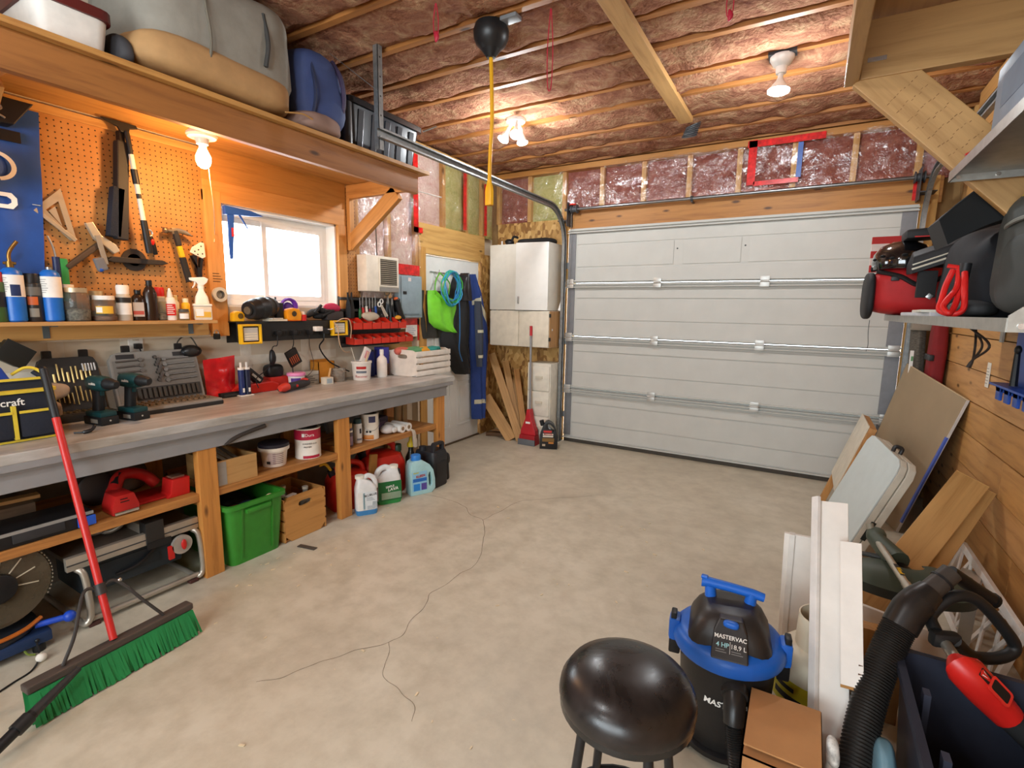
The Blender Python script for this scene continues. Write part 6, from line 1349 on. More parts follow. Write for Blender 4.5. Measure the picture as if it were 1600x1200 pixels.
for y, h, lb in ((2.88, .19, 'rolled brown paper standing at the back of the end bay'), (2.945, .20, 'rolled tan paper standing next to the last post')):
    t = thing('paper_tube', lb, 'paper roll', (-2.72, y, UZ)); MB().cyl((-2.72, y, UZ), (-2.715, y, UZ+h), .03, n=16).build('roll', M('#9a7d55', .6), t); MB().lathe([(.02, 0), (.026, 0)], (-2.715, y, UZ+h+.001), 14).build('roll_end', M('#c8ae84', .6), t)
t = thing('grey_backboard', 'grey panel leaning at the back of the end bay', 'panel', (-2.9, 2.62, UZ)); board('panel', (-2.93, 2.62, UZ), (-2.98, 2.62, UZ+.25), .5, .01, M('#8d8b8a', .6), t, up=(1, 0, 0)); board('edge', (-2.92, 2.38, UZ), (-2.97, 2.38, UZ+.25), .02, .014, M('#77757a', .6), t, up=(1, 0, 0))
t = thing('hanging_rag', 'beige rag hanging over the edge of the end bay shelf', 'rag', (-2.47, 2.77, .30)); MB().tube(bez([(-2.55, 2.78, UZ+.012), (-2.478, 2.785, UZ-.002), (-2.468, 2.79, .38), (-2.47, 2.80, .31)]), [.010]*8+[.014]*9+[.018]*7+[.008], 8).build('cloth', M('#b3a390', .9), t)

# ================================================================ UNDER THE BENCH: floor level
GT = M('#35852a', .4)
t = tote('bright green open storage tote full of dark odds and ends', (-2.92, 1.36, 0.0), (-2.44, 1.68), .335, GT, GT, name='green_tote', ribs=False, lid=False, lip=.012)
MB().box((-2.455, 1.45, .275), (-2.425, 1.59, .30)).build('hand_grip', GT, t, bevel=.006)
for y in (1.425, 1.60): MB().prism([(-2.472, .03), (-2.462, .03), (-2.436, .31), (-2.46, .31)], (0, y, 0), (1, 0, 0), (0, 0, 1), (0, .012, 0)).build('rib', GT, t, smooth=0)
for k, (c_, x, y, lb) in enumerate((('#6a1f22', -2.54, 1.455, 'dark red cloth in the near corner of the green tote'), ('#252a55', -2.55, 1.52, 'navy cloth in the middle of the green tote'), ('#232322', -2.72, 1.52, 'black cloth filling the back of the green tote'))):
    t = thing('cloth', lb, 'cloth', (x, y, .2)); softbag(t, (x, y, .235), (.06 if k < 2 else .13, .055 if k < 2 else .10, .06), M(c_, .9), .8, .3, 12, k, 'cloth')
t = thing('cream_hose_end', 'cream coiled hose end sticking up at the right of the green tote', 'hose', (-2.50, 1.63, .2)); MB().tube([(-2.50, 1.625+.022*cos(a*.5), .285+.025*sin(a*.5)) for a in range(13)], .009, 8, True).build('hose', M('#c9b08a', .6), t)
t = thing('wooden_crate', 'varnished wooden crate with an oval hand hole on the floor', 'crate', (-2.6, 1.80, 0))
CR = WOOD('#c08a4a', '#a36f34', 'Y'); CX0, CX1, CY0, CY1, CH = -2.80, -2.47, 1.695, 1.965, .262
N = 28; O = []; I = []; cy_, cz_ = (CY0+CY1)/2, .205
for k in range(N):
    a = 2*pi*k/N; dx, dz = cos(a), sin(a); hw = (CY1-CY0)/2
    s_ = min(hw/abs(dx) if abs(dx) > 1e-6 else 9, (CH-cz_)/dz if dz > 1e-6 else (cz_/-dz if dz < -1e-6 else 9))
    O.append((cy_+dx*s_, cz_+dz*s_)); I.append((cy_+.045*math.copysign(abs(dx)**.65, dx), cz_+.017*math.copysign(abs(dz)**.65, dz)))
MB().frame(O, I, (CX1-.014, 0, 0.002), (0, 1, 0), (0, 0, 1), (.014, 0, 0)).build('end_panel', CR, t, smooth=0)
MB().box((CX0, CY0, .002), (CX0+.014, CY1, CH)).build('end_panel', CR, t, smooth=0)
for k in range(4):
    for yy in (CY0-.008, CY1): MB().box((CX0, yy, .004+k*.066), (CX1, yy+.008, .060+k*.066)).build('slat', WOOD('#b98448', '#94622e', 'X'), t, bevel=.001)
MB().box((CX0, CY0, .002), (CX1-.014, CY1, .012)).build('bottom', CR, t, smooth=0)
for k, (x, y, r, h, c_, lb) in enumerate(((-2.56, 1.90, .035, .25, '#8d8a80', 'clear bottle with pale cap in the wooden crate'), (-2.63, 1.80, .032, .27, '#4b4a48', 'smoky bottle in the middle of the wooden crate'), (-2.58, 1.76, .03, .235, '#3a3038', 'dark bottle lying at the near side of the wooden crate'))):
    t = thing('bottle', lb, 'bottle', (x, y, .014), 'bottles in the wooden crate'); MB().lathe([(r, 0), (r, h*.7), (r*.45, h*.85), (r*.4, h*.95)], (x, y, .014), 18).build('glass', M(c_, .15), t); MB().lathe([(r*.5, h*.94), (r*.5, h), (0, h)], (x, y, .014), 14).build('cap', M('#c9c2b2', .4), t)
t = thing('spark_plug_packet', 'small red and white packet on top of the wooden crate contents', 'packet', (-2.52, 1.78, .22)); MB().cbox((-2.53, 1.775, .245), (.03, .075, .02), Matrix.Rotation(.2, 4, 'Z')).build('packet', M('#d8d0c8', .5), t, bevel=.002); MB().cbox((-2.514, 1.775, .245), (.001, .03, .012), Matrix.Rotation(.2, 4, 'Z')).build('red_print', RINK, t, smooth=0)

def jug(label, loc, rz, w, d, h, body, liquid, liq_h, capc, handle='back', name='jug', labels=()):
    """moulded jug: rectangular body, sloped shoulder, looped side handle, screw cap; front is local -y"""
    t = thing(name, label, 'jug', (0, 0, 0)); s = .30*w
    ring = lambda sx, z, cx=0, r_=.4: [(cx+x*w/2*sx, y*d/2*sx**.5, z) for x, y in rrect(2, 2, r_)]
    MB().loft([ring(.94, 0), ring(1, .012), ring(1, h*.62), ring(.96, h*.70), ring(.62, h*.84, -.10*w), ring(.36, h*.91, -.24*w, .9), ring(.30, h*.93, -.26*w, .9)]).build('body', body, t, smooth=50)
    if liq_h: MB().loft([ring(.955, .0008), ring(1.012, .012), ring(1.012, h*liq_h)]).build('liquid_level', liquid, t, smooth=50)
    MB().lathe([(.030 if w > .12 else .022, h*.925), (.030 if w > .12 else .022, h*.995), (.02, h), (0, h)], (-.26*w, 0, 0), 20).build('cap', capc, t)
    hp = [(-.12*w, 0, h*.90), (.12*w, 0, h*.965), (.36*w, 0, h*.90), (.47*w, 0, h*.76), (.47*w, 0, h*.62)]
    MB().tube(bez(hp), .017*w/.14, 10).build('handle', body, t)
    for (x0, x1, z0, z1, mt, nm) in labels: MB().box((x0*w, -d/2-.0018, z0*h), (x1*w, -d/2-.0010, z1*h)).build(nm, mt, t, smooth=0)
    return t
HW = M('#dfe0de', .35)
t = jug('white jug with blue foot and grey label on the floor beside the middle post', 0, 0, .135, .095, .262, HW, M('#3d7fb5', .35), .13, M('#e5e1d2', .4), labels=((-.46, -.22, .14, .60, LABEL, 'side_label'), (-.2, .47, .14, .60, M('#d8dee0', .5), 'label'), (-.18, -.10, .16, .58, M('#7fc0cc', .5), 'teal_strip'), (.0, .47, .14, .24, M('#3f8fc0', .5), 'blue_wave'), (.25, .47, .24, .34, M('#62b0c4', .5), 'blue_wave')))
text('lettering', 'BLUBLUE', .020, face((.022, -.0495, .135), (1, 0, .12), (-.12, 0, 1)), INK, t, bold=.0004); flatlines(t, (-.005, -.0495, .095), (1, 0, 0), (0, 0, 1), .055, .025, 3, M('#8d9aa0', .6), .4); place(t, (-2.425, 2.255, 0), radians(58))
t = jug('white jug with wide green label on the floor', 0, 0, .165, .10, .262, HW, M('#2f8a44', .4), .10, M('#ece7d8', .4), labels=((-.49, .49, .10, .62, M('#1f6d38', .45), 'green_label'), (-.36, .46, .14, .32, M('#9fb59a', .5), 'pale_field')))
t.scale = (1, 1, 1); text('lettering', 'SIMPLE', .02, face((0, -.0525, .125), (1, 0, .12), (-.12, 0, 1)), WINK, t, bold=.0004); text('lettering', 'LAVA', .03, face((.02, -.0525, .105), (1, 0, .1), (-.1, 0, 1)), WINK, t, bold=.0006, shear=.2); place(t, (-2.44, 2.475, 0), radians(60))
for c in list(t.children):      # its handle is on the left and the spout on the right: mirror body, cap and handle
    if c.name.split('.')[0] in ('body', 'cap', 'handle', 'liquid_level'): c.data.transform(Matrix.Scale(-1, 4, (1, 0, 0)) if True else None); c.location.x *= -1
t = thing('detergent_jug', 'pale blue detergent jug with blue cap and open side handle', 'jug', (0, 0, 0))
PB = M('#a9d3d6', .35); 
O = [(-.095, 0), (.07, 0), (.10, .03), (.098, .10), (.085, .17), (.055, .215), (.02, .24), (-.01, .255), (-.06, .255), (-.085, .24), (-.095, .20), (-.097, .10)]
I = [(.045, .05), (.062, .045), (.072, .055), (.072, .09), (.07, .12), (.065, .145), (.058, .158), (.05, .15), (.044, .13), (.042, .11), (.042, .09), (.042, .07)]
MB().frame(O, [(.045, .12), (.05, .055), (.062, .05), (.072, .06), (.074, .10), (.07, .13), (.062, .155), (.055, .16), (.048, .15), (.045, .14), (.044, .135), (.044, .13)], (0, -.045, 0), (1, 0, 0), (0, 0, 1), (0, .09, 0)).build('body', PB, t, smooth=30, bevel=.010)
MB().lathe([(.034, .25), (.036, .255), (.036, .285), (.032, .292), (0, .292)], (-.035, 0, 0), 22).build('cap', M('#2f7fd0', .4), t)
MB().box((-.085, -.0475, .03), (.03, -.046, .175)).build('label', M('#8fc4e0', .5), t, smooth=0); MB().box((-.075, -.0485, .035), (-.025, -.0475, .085)).build('blue_square', M('#2a86d8', .5), t, smooth=0); MB().box((-.015, -.0485, .035), (.028, -.0475, .085)).build('purple_panel', M('#5a4a9a', .5), t, smooth=0)
MB().box((-.08, -.0485, .10), (.028, -.0475, .125)).build('blue_band', M('#2a6cc0', .5), t, smooth=0); text('lettering', 'KLEEN', .024, face((-.02, -.0487, .14), (1, 0, .08), (-.08, 0, 1)), RINK, t, bold=.0006); text('lettering', 'Purex', .018, face((-.055, -.0487, .168), (1, 0, .1), (-.1, 0, 1)), M('#d6cf3a', .5), t, bold=.0004)
place(t, (-2.37, 2.735, 0), radians(66))
t = thing('jerry_can', 'black plastic jerry can with moulded handle next to the last bench post', 'jerry can', (-2.40, 2.94, 0))
BJ = M('#26262a', .5)
MB().loft([[(-2.42+x, 2.92+y, z) for x, y in rrect(.20*s_, .17*s_, .03)] for z, s_ in ((0, .95), (.01, 1), (.25, 1), (.275, .93))]).build('body', BJ, t, smooth=50)
MB().frame([(2.86, .27), (2.99, .27), (2.99, .325), (2.975, .34), (2.88, .34), (2.865, .325)], [(2.885, .28), (2.965, .28), (2.965, .31), (2.958, .32), (2.897, .32), (2.888, .31)], (-2.345, 0, 0), (0, 1, 0), (0, 0, 1), (-.035, 0, 0)).build('handle', BJ, t, smooth=0, bevel=.006)
MB().cyl((-2.46, 2.87, .275), (-2.46, 2.87, .305), .028, n=18).build('cap', BJ, t); MB().box((-2.3195, 2.86, .08), (-2.317, 2.98, .20)).build('panel', M('#1f1f22', .5), t, bevel=.002)
t = thing('black_pump', 'small black plastic pump lying on the floor beside the jerry can', 'pump', (-2.38, 3.08, 0)); MB().ball((-2.40, 3.06, .17), (.03, .045, .05), e=.7, nz=.2, ns=20).build('head', BLK, t); MB().lathe([(.035, 0), (.04, .01), (.035, .13), (.02, .15)], (-2.41, 3.07, 0), 16).build('base', BLK, t)
def gascan(label, c, s, rz, mt):
    t = thing('gas_can', label, 'gas can', (0, 0, 0), 'red fuel cans')
    MB().loft([[(x*s, y*s, z*s) for x, y in rrect(.26*k, .20*k, .04)] for z, k in ((0, .96), (.01, 1), (.17, 1), (.22, .85), (.235, .5))]).build('tank', mt, t, smooth=50)
    MB().tube(bez([(-.10*s, 0, .20*s), (-.06*s, 0, .27*s), (.02*s, 0, .29*s), (.09*s, 0, .26*s), (.11*s, 0, .18*s)]), .018*s, 10).build('handle', mt, t)
    MB().cyl((-.09*s, 0, .20*s), (-.11*s, 0, .255*s), .024*s, n=14).build('cap', BLK, t); MB().tube(bez([(-.105*s, 0, .25*s), (-.14*s, 0, .30*s), (-.18*s, 0, .30*s)]), .009*s, 8).build('spout', M('#d9a21c', .5), t)
    return place(t, c, rz)
RC = M('#c22a1c', .38)
gascan('low red fuel can tucked behind the white and blue jug', (-2.63, 2.29, 0), 1.04, radians(70), RC); gascan('tall red fuel can behind the green labelled jug', (-2.65, 2.60, 0), 1.28, radians(75), RC)
t = thing('amber_cardboard', 'brown cardboard sleeve between the two red fuel cans', 'cardboard', (-2.56, 2.42, 0)); board('sleeve', (-2.535, 2.40, .0), (-2.545, 2.45, .33), .06, .02, M('#9c6a2c', .7), t, up=(1, 0, 0))
spray('slim can with blue foot between the green jug and the detergent jug', (-2.47, 2.60, 0), .024, .20, M('#b9b4b0', .4, .3), M('#2a2f2c', .4), bands=((.02, .3, M('#2f4fa8', .5), -180, 180), (.4, .6, M('#7a5a50', .5), -130, -50)), name='slim_can')
t = thing('yellow_cap_bottle', 'dark oil bottle with yellow cap standing behind the jerry can', 'bottle', (-2.57, 2.86, 0)); MB().lathe([(.04, 0), (.042, .2), (.02, .25), (.018, .29)], (-2.58, 2.87, 0), 18).build('bottle', M('#2a2620', .3), t); MB().lathe([(.028, .285), (.028, .31), (.014, .33), (.012, .37), (0, .375)], (-2.58, 2.87, 0), 18).build('cap', M('#e0c22c', .4), t)
t = thing('green_cap_bottle', 'dark bottle with green cap behind the detergent jug', 'bottle', (-2.60, 2.74, 0)); MB().lathe([(.042, 0), (.044, .22), (.022, .28)], (-2.60, 2.745, 0), 18).build('bottle', M('#3a2b28', .3), t); MB().lathe([(.03, .28), (.03, .325), (.026, .33), (0, .33)], (-2.60, 2.745, 0), 16).build('cap', M('#2c4a36', .4), t)

# compact table saw on folding legs, left bay
t = thing('table_saw', 'grey portable table saw with tubular legs under the bench', 'table saw', (-2.7, 1.0, 0))
TS = M('#6f675e', .5, .4); TE = M('#b3aa9c', .35, .6)
MB().box((-2.97, .745, .285), (-2.53, 1.245, .305)).build('table', TS, t, bevel=.002)
MB().box((-2.53, .735, .262), (-2.505, 1.248, .318)).build('front_rail', TE, t, bevel=.002); MB().box((-2.505, .735, .285), (-2.503, 1.248, .290)).build('rail_groove', DGREY, t, smooth=0)
MB().box((-2.56, 1.02, .262), (-2.498, 1.095, .365)).build('fence_clamp', M('#262422', .5), t, bevel=.004); MB().box((-2.96, 1.02, .305), (-2.56, 1.06, .35)).build('rip_fence', TE, t, bevel=.002); MB().box((-2.499, 1.02, .24), (-2.496, 1.12, .272)).build('scale_bar', BLK, t, smooth=0)
MB().box((-2.85, .80, .10), (-2.58, 1.20, .285)).build('motor_housing', M('#2b3338', .6), t, bevel=.012)
MB().box((-2.578, .86, .14), (-2.574, 1.10, .22)).build('front_panel', M('#222a30', .6), t, bevel=.002); MB().tube(bez([(-2.57, .92, .15), (-2.56, 1.0, .165), (-2.57, 1.08, .21)]), .008, 8).build('handle', BLK, t)
for yy in (.77, 1.225):
    MB().tube(bez([(-2.52, yy, .26), (-2.50, yy+.015, .235), (-2.49, yy+.02, .15), (-2.49, yy+.02, .05), (-2.50, yy, .02), (-2.60, yy, .015), (-2.90, yy, .015)]), .013, 10).build('tube_leg', TE, t)
MB().cyl((-2.50, .77, .03), (-2.50, 1.225, .03), .013, n=12).build('tube_rail', TE, t)
for yy in (.80, 1.20): MB().box((-2.515, yy-.02, 0), (-2.485, yy+.02, .018)).build('rubber_foot', M('#4a2a24', .7), t, bevel=.003)
MB().lathe([(.0, 0), (.045, 0), (.045, .015), (0, .015)], (-2.50, 1.16, .215), 22, Matrix.Rotation(pi/2, 4, 'Y')).build('bevel_wheel', M('#a8a29a', .4, .3), t); MB().ball((-2.48, 1.165, .215), (.008, .012, .026)).build('red_lever', RED, t); MB().box((-2.50, 1.10, .16), (-2.485, 1.125, .225)).build('red_switch', RED, t, bevel=.004)
for k in range(2): MB().tube(bez([(-2.68+.03*k, .93+.04*k, .40-.0), (-2.66+.03*k, .94+.04*k, .35), (-2.69+.03*k, .90+.04*k, .322), (-2.74+.03*k, .86+.04*k, .335)]), .011, 10).build('carry_tube', TE, t)
# mitre saw with clear guard
t = thing('mitre_saw', 'blue and black mitre saw with a smoky round blade guard under the bench', 'mitre saw', (-2.62, .55, 0))
c_ = (-2.545, .535, .285); RY = Matrix.Rotation(pi/2, 4, 'Y')
MB().lathe([(.05, -.02), (.158, -.02), (.162, -.012), (.162, .012), (.158, .02), (.05, .02)], c_, 48, RY).build('blade_guard', M('#6b5f4c', .2, trans=.45), t)
MB().lathe([(.01, -.001), (.125, -.001), (.125, .001), (.01, .001), (.01, -.001)], c_, 40, RY).build('saw_blade', M('#8a7f70', .35, .8), t)
for k in range(70): a = radians(-30+k*2.6); MB().cbox((c_[0]+.0, c_[1]+.163*cos(a), c_[2]+.163*sin(a)), (.04, .004, .006), Matrix.Rotation(a, 4, 'X')).build('guard_rib', M('#8d8573', .3), t, smooth=0) if k % 2 == 0 else None
MB().lathe([(0, -.03), (.052, -.03), (.056, -.02), (.056, .035), (.045, .042), (0, .042)], c_, 28, RY).build('arbor_housing', BLK, t)
for a in (20, 50, -10, 80): MB().box((c_[0]+.021, c_[1]+.06, c_[2]-.002), (c_[0]+.023, c_[1]+.12, c_[2]+.002), Matrix.Translation(c_) @ Matrix.Rotation(radians(a), 4, 'X') @ Matrix.Translation(-Vector(c_))).build('guard_spoke', M('#c9bfa8', .3), t, smooth=0)
MB().box((-2.85, .25, .03), (-2.47, .66, .075)).build('base', M('#2a3f66', .5, .3), t, bevel=.008); MB().lathe([(0, 0), (.15, 0), (.155, .01), (.15, .022), (0, .022)], (-2.62, .50, .075), 36).build('turntable', M('#2c2f36', .4, .4), t)
MB().tube(bez([(-2.49, .40, .115), (-2.475, .50, .105), (-2.475, .58, .112), (-2.50, .64, .125)]), .008, 8).build('orange_scale', M('#c8702c', .4, .5), t)
MB().tube([(-2.50, .62, .10), (-2.47, .70, .10)], .012, 10).ball((-2.465, .715, .10), .022).build('blue_knob', M('#1f49b8', .4), t)
MB().tube(bez([(-2.66, .50, .42), (-2.62, .60, .405), (-2.60, .70, .40), (-2.60, .76, .395)]), [.022]*8+[.02]*16+[.016], 12).build('blue_handle', M('#2a62c0', .4), t); MB().box((-2.80, .38, .075), (-2.70, .56, .36)).build('motor_arm', M('#1f2430', .5), t, bevel=.02)
MB().tube(bez([(-2.50, .55, .09), (-2.49, .57, .05), (-2.47, .58, .015), (-2.46, .60, .004)]), .004, 6).build('green_cord', M('#6a7a2c', .5), t)
for x, y in ((-2.83, .30), (-2.49, .30), (-2.49, .62)): MB().cyl((x, y, 0), (x, y, .03), .02, n=12).build('foot', BLK, t)
t = thing('white_ball', 'small white foam ball on the floor by the mitre saw', 'ball', (-2.335, .61, 0)); MB().ball((-2.40, .60, .016), .017).build('ball', M('#e6dfd2', .7), t); MB().ball((-2.40, .60, .030), (.007, .007, .004)).build('seam', M('#cfc5b2', .7), t)

# ================================================================ PUSH BROOM leaning on the bench
t = thing('push_broom', 'push broom with red pole and green bristles leaning on the bench', 'broom', (-2.11, .74, 0))
def brg(y, z, k=0): return Vector((-2.11 - .035*(y-.74), y, z))
GB = M('#187a3e', .6); 
board('head_block', (-2.088, .47, .105), (-2.135, 1.005, .105), .048, .026, M('#4b423c', .5), t, bevel=.006)
m = MB(); random.seed(3)
for r_ in range(5):
    for k in range(150):
        u = (k+random.random()*.6)/150; y = .475+.525*u; x = -2.088-.047*u + (-.026+.013*r_)
        dx, dy = (r_-2)*.006+random.uniform(-.006, .006), random.uniform(-.008, .008); x += .0
        w = .0035; top = Vector((x, y, .092)); bot = Vector((x+dx+.034, y+dy, .002+random.random()*.006))
        m.add([top+Vector((0, -w, 0)), top+Vector((0, w, 0)), bot+Vector((.002, w*1.3, 0)), bot+Vector((.002, -w*1.3, 0)), top+Vector((-.004, 0, 0)), bot+Vector((-.004, 0, 0))], [(0, 1, 2, 3), (1, 4, 5, 2), (4, 0, 3, 5)])
br_ = m.build('bristles', GB, t, smooth=0); br_['kind'] = 'stuff'
pb, pt = Vector((-2.115, .728, .12)), Vector((-2.43, .742, .855)); d_ = (pt-pb).normalized()
RPOLE = M('#c42a26', .35)
MB().cyl(pb, pb+d_*.86, .0125, n=14).build('pole', RPOLE, t); MB().cyl(pb+d_*.86, pb+d_*1.05, .0135, n=14).build('grip', BLK, t); MB().ball(pb+d_*1.055, .013).build('end_cap', BLK, t)
BR = M('#35302d', .5); mid = pb+d_*.19
for y, x in ((.575, -2.097), (.90, -2.125)): MB().tube(bez([(x, y, .12), (x-.02, y*.7+.728*.3, .20), mid+Vector((0, .05 if y > .74 else -.05, .01)), mid]), .006, 8).build('brace', BR, t)
MB().cyl(mid-d_*.02, mid+d_*.02, .018, n=12).build('clamp', BR, t); MB().ball(mid+Vector((.005, .06, .01)), .008).build('wing_nut', CHROME, t)
t = thing('crevice_nozzle', 'black vacuum crevice nozzle lying over the end of the broom', 'vacuum nozzle', (-1.98, .40, .06))
n0, n1 = Vector((-1.945, .36, .045)), Vector((-2.045, .60, .115))
MB().tube([n0, n0.lerp(n1, .42)], [.016, .017], 12).build('hose_end', BLK, t); MB().tube([n0.lerp(n1, .22), n0.lerp(n1, .38)], .022, 14).build('collar', M('#222222', .4), t); MB().tube([n0.lerp(n1, .4), n0.lerp(n1, .6), n1], [.016, .015, .010], 12).build('nozzle', M('#2d2c2c', .4), t)

# crumbs on the floor
m = MB(); random.seed(11)
for k in range(70):
    x, y = random.uniform(-2.35, -.4), random.uniform(.7, 3.2); r_ = random.uniform(.002, .007); a = random.uniform(0, 6)
    if k < 25: x, y = random.uniform(-2.4, -2.0), random.uniform(1.2, 2.4)
    R = Matrix.Translation((x, y, .0008)) @ Matrix.Rotation(a, 4, 'Z'); m.box((-r_*1.6, -r_*.6, 0), (r_*1.6, r_*.6, r_*.4), R)
sc_ = m.build('wood_chips', M('#d8c7a6', .8), smooth=0); tag(sc_, 'pale wood chips scattered over the concrete floor', 'chips', kind='stuff')
t = board('metal_strip', (-2.39, 1.715, .003), (-2.275, 1.738, .003), .03, .005, M('#4b4540', .5)); tag(t, 'short dark strip lying on the floor in front of the wooden crate', 'strip')

t = thing('trailing_cable', 'thin black power cord trailing on the floor beside the mitre saw', 'cord', (-2.36, .52, 0))
MB().tube(bez([(-2.30, .42, .004), (-2.335, .50, .004), (-2.36, .56, .004), (-2.42, .60, .012), (-2.47, .61, .05)]), .0035, 6).build('cord', BLK, t); MB().ball((-2.47, .612, .052), .008).build('strain_relief', BLK, t)

# ================================================================ REAR LEFT CORNER
CW = M('#d8d4c8', .45, var=.03); CWB = M('#e2e1db', .4, var=.02); CIN = WOOD('#b58a58', '#8f6638', 'Z', knots=False)
t = thing('wall_cabinet', 'white two door wall cabinet with its right door ajar', 'cabinet', (-2.53, 4.58, 1.335))
MB().box((-2.868, 4.44, 1.337), (-2.205, 4.745, 1.985)).build('carcass', CW, t, bevel=.002)
MB().box((-2.868, 4.42, 1.34), (-2.545, 4.438, 1.982)).build('door', CW, t, bevel=.002)
d_ = MB().box((-.335, -.018, 1.338), (0, 0, 1.985)).build('door', CWB, None, bevel=.002)
hg = Matrix.Translation((-2.207, 4.438, 0)) @ Matrix.Rotation(radians(9), 4, 'Z'); d_.matrix_basis = hg @ d_.matrix_basis; attach(d_, t)
hp_ = hg @ Vector((-.30, -.03, 1.43)); h_ = MB().box((hp_.x-.006, hp_.y-.008, 1.40), (hp_.x+.006, hp_.y+.008, 1.47)).build('handle', STEEL, None, bevel=.003); attach(h_, d_)
t = thing('wall_cabinet', 'cream two door cabinet with bare wood side below the white cabinet', 'cabinet', (-2.51, 4.57, .975))
MB().box((-2.85, 4.42, .975), (-2.178, 4.745, 1.332)).build('carcass', CW, t, bevel=.002); MB().box((-2.178, 4.42, .978), (-2.172, 4.745, 1.33)).build('bare_side', CIN, t, smooth=0)
for a, c in ((-2.85, -2.515), (-2.511, -2.178)): MB().box((a, 4.402, .98), (c, 4.419, 1.328)).build('door', M('#d9d0bd', .45), t, bevel=.002)
for z in (1.04, 1.27): MB().box((-2.176, 4.405, z), (-2.166, 4.43, z+.035)).build('hinge', M('#3a3733', .5, .5), t, smooth=0)
MB().box((-2.17, 4.46, 1.14), (-2.168, 4.475, 1.16)).build('screw_plate', WHITE, t, smooth=0)
t = thing('drawer_cabinet', 'cream filing cabinet with three drawers standing on the floor behind the red dustpan', 'drawer unit', (-2.26, 4.58, 0))
MB().box((-2.42, 4.45, 0), (-2.165, 4.70, .815)).build('carcass', M('#d9d3c4', .45), t, bevel=.003)
for k in range(3):
    z0 = .795-.255*(k+1)+.0; dr = MB().box((-2.412, 4.434, z0+.004), (-2.172, 4.449, z0+.247)).build('drawer', M('#dcd6c7', .45), t, bevel=.002)
    MB().box((-2.32, 4.418, z0+.125), (-2.245, 4.434, z0+.15)).build('pull', M('#cfc7b4', .4), dr, bevel=.003)
t = thing('black_flat_bag', 'flat black bag lying on top of the white wall cabinet', 'bag', (-2.42, 4.58, 1.986)); softbag(t, (-2.42, 4.60, 2.015), (.20, .12, .028), BLKM, .6, .15, 9, 2)
t = thing('black_headset', 'black headset beside the flat bag on the wall cabinet', 'headset', (-2.75, 4.55, 1.986)); MB().ball((-2.72, 4.55, 2.02), (.05, .05, .034), nz=.2, ns=20).build('cup', BLK, t); MB().tube(bez([(-2.70, 4.55, 2.02), (-2.67, 4.55, 2.07), (-2.62, 4.55, 2.06)]), .012, 8).build('band', BLK, t); MB().cyl((-2.79, 4.52, 1.987), (-2.79, 4.52, 2.03), .008, n=10).build('post', WHITE, t)
t = thing('scrub_brush', 'wooden headed brush with white handle leaning beside the wall cabinets', 'brush', (-2.18, 4.70, 1.335)); board('handle', (-2.165, 4.60, 1.336), (-2.145, 4.72, 1.60), .022, .014, WHITE, t, up=(0, -1, 0), bevel=.004); board('head', (-2.147, 4.712, 1.59), (-2.142, 4.735, 1.76), .05, .022, PINE['X'], t, up=(0, -1, 0), bevel=.004); board('bristles', (-2.147, 4.70, 1.62), (-2.143, 4.718, 1.75), .045, .03, M('#a3834e', .9), t, up=(0, -1, 0))
for p0, p1, w, th, lb in (((-2.47, 4.40, .01), (-2.955, 4.60, .86), .08, .02, 'tallest pale board leaning in the corner beside the coveralls'), ((-2.50, 4.44, .01), (-2.84, 4.70, .78), .07, .02, 'second tall pale board leaning in the corner'), ((-2.56, 4.38, .01), (-2.965, 4.50, .40), .12, .02, 'short wide board leaning lowest in the corner'), ((-2.44, 4.46, .01), (-2.70, 4.70, .70), .06, .02, 'narrow brown lath leaning against the chipboard'), ((-2.48, 4.45, .01), (-2.75, 4.69, .58), .09, .02, 'medium pale board leaning against the chipboard')):
    t = thing('lumber_board', lb, 'board', p0, 'offcuts leaning in the corner'); board('board', p0, p1, w, th, PALE['X'] if 'brown' not in lb else SHOP['X'], t, up=(.5, -.8, .3))
    e_ = Vector(p1); board('sawn_end', Vector(p1), Vector(p1)+(Vector(p1)-Vector(p0)).normalized()*.002, w, th, M('#d8b98a', .7), t, up=(.5, -.8, .3), bevel=0)
t = thing('dark_wood_offcut', 'dark brown offcut lying on the floor at the foot of the leaning boards', 'board', (-2.75, 4.45, 0)); board('offcut', (-2.90, 4.42, .02), (-2.62, 4.56, .02), .08, .035, WOOD('#6b4a2a', '#4a3018', 'X'), t); board('lath', (-2.88, 4.50, .045), (-2.66, 4.62, .045), .03, .012, SHOP['X'], t)
t = thing('lobby_dustpan', 'red upright dustpan with grey pole leaning on the drawer cabinet', 'dustpan', (-2.36, 4.36, 0))
RD = M('#b8232c', .45)
MB().loft([[(x, 4.36+y, z) for x, y in ((-2.345-w, -.03), (-2.345+w, -.03), (-2.345+w, .04), (-2.345-w, .04))] for z, w in ((.10, .085), (.14, .082), (.26, .035), (.36, .017))]).build('pan_hood', RD, t, smooth=0, bevel=.008)
MB().loft([[(x, 4.36+y, z) for x, y in ((-2.345-w, -.05), (-2.345+w, -.05), (-2.345+w, .05), (-2.345-w, .05))] for z, w in ((.0, .095), (.10, .085))]).build('pan', M('#a31e26', .45), t, smooth=0, bevel=.006)
MB().box((-2.44, 4.295, 0), (-2.25, 4.31, .06)).build('grey_lip', M('#66686c', .5), t, bevel=.004); MB().box((-2.37, 4.328, .215), (-2.32, 4.331, .235)).build('label', WINK, t, smooth=0)
MB().cyl((-2.345, 4.365, .35), (-2.36, 4.385, 1.10), .011, n=12).build('pole', M('#8b8b8d', .4), t); MB().cyl((-2.36, 4.385, 1.09), (-2.362, 4.387, 1.185), .014, n=12).build('grip', RD, t)
t = thing('oil_jug', 'black motor oil jug with red and gold label on the floor by the garage door', 'jug', (0, 0, 0))
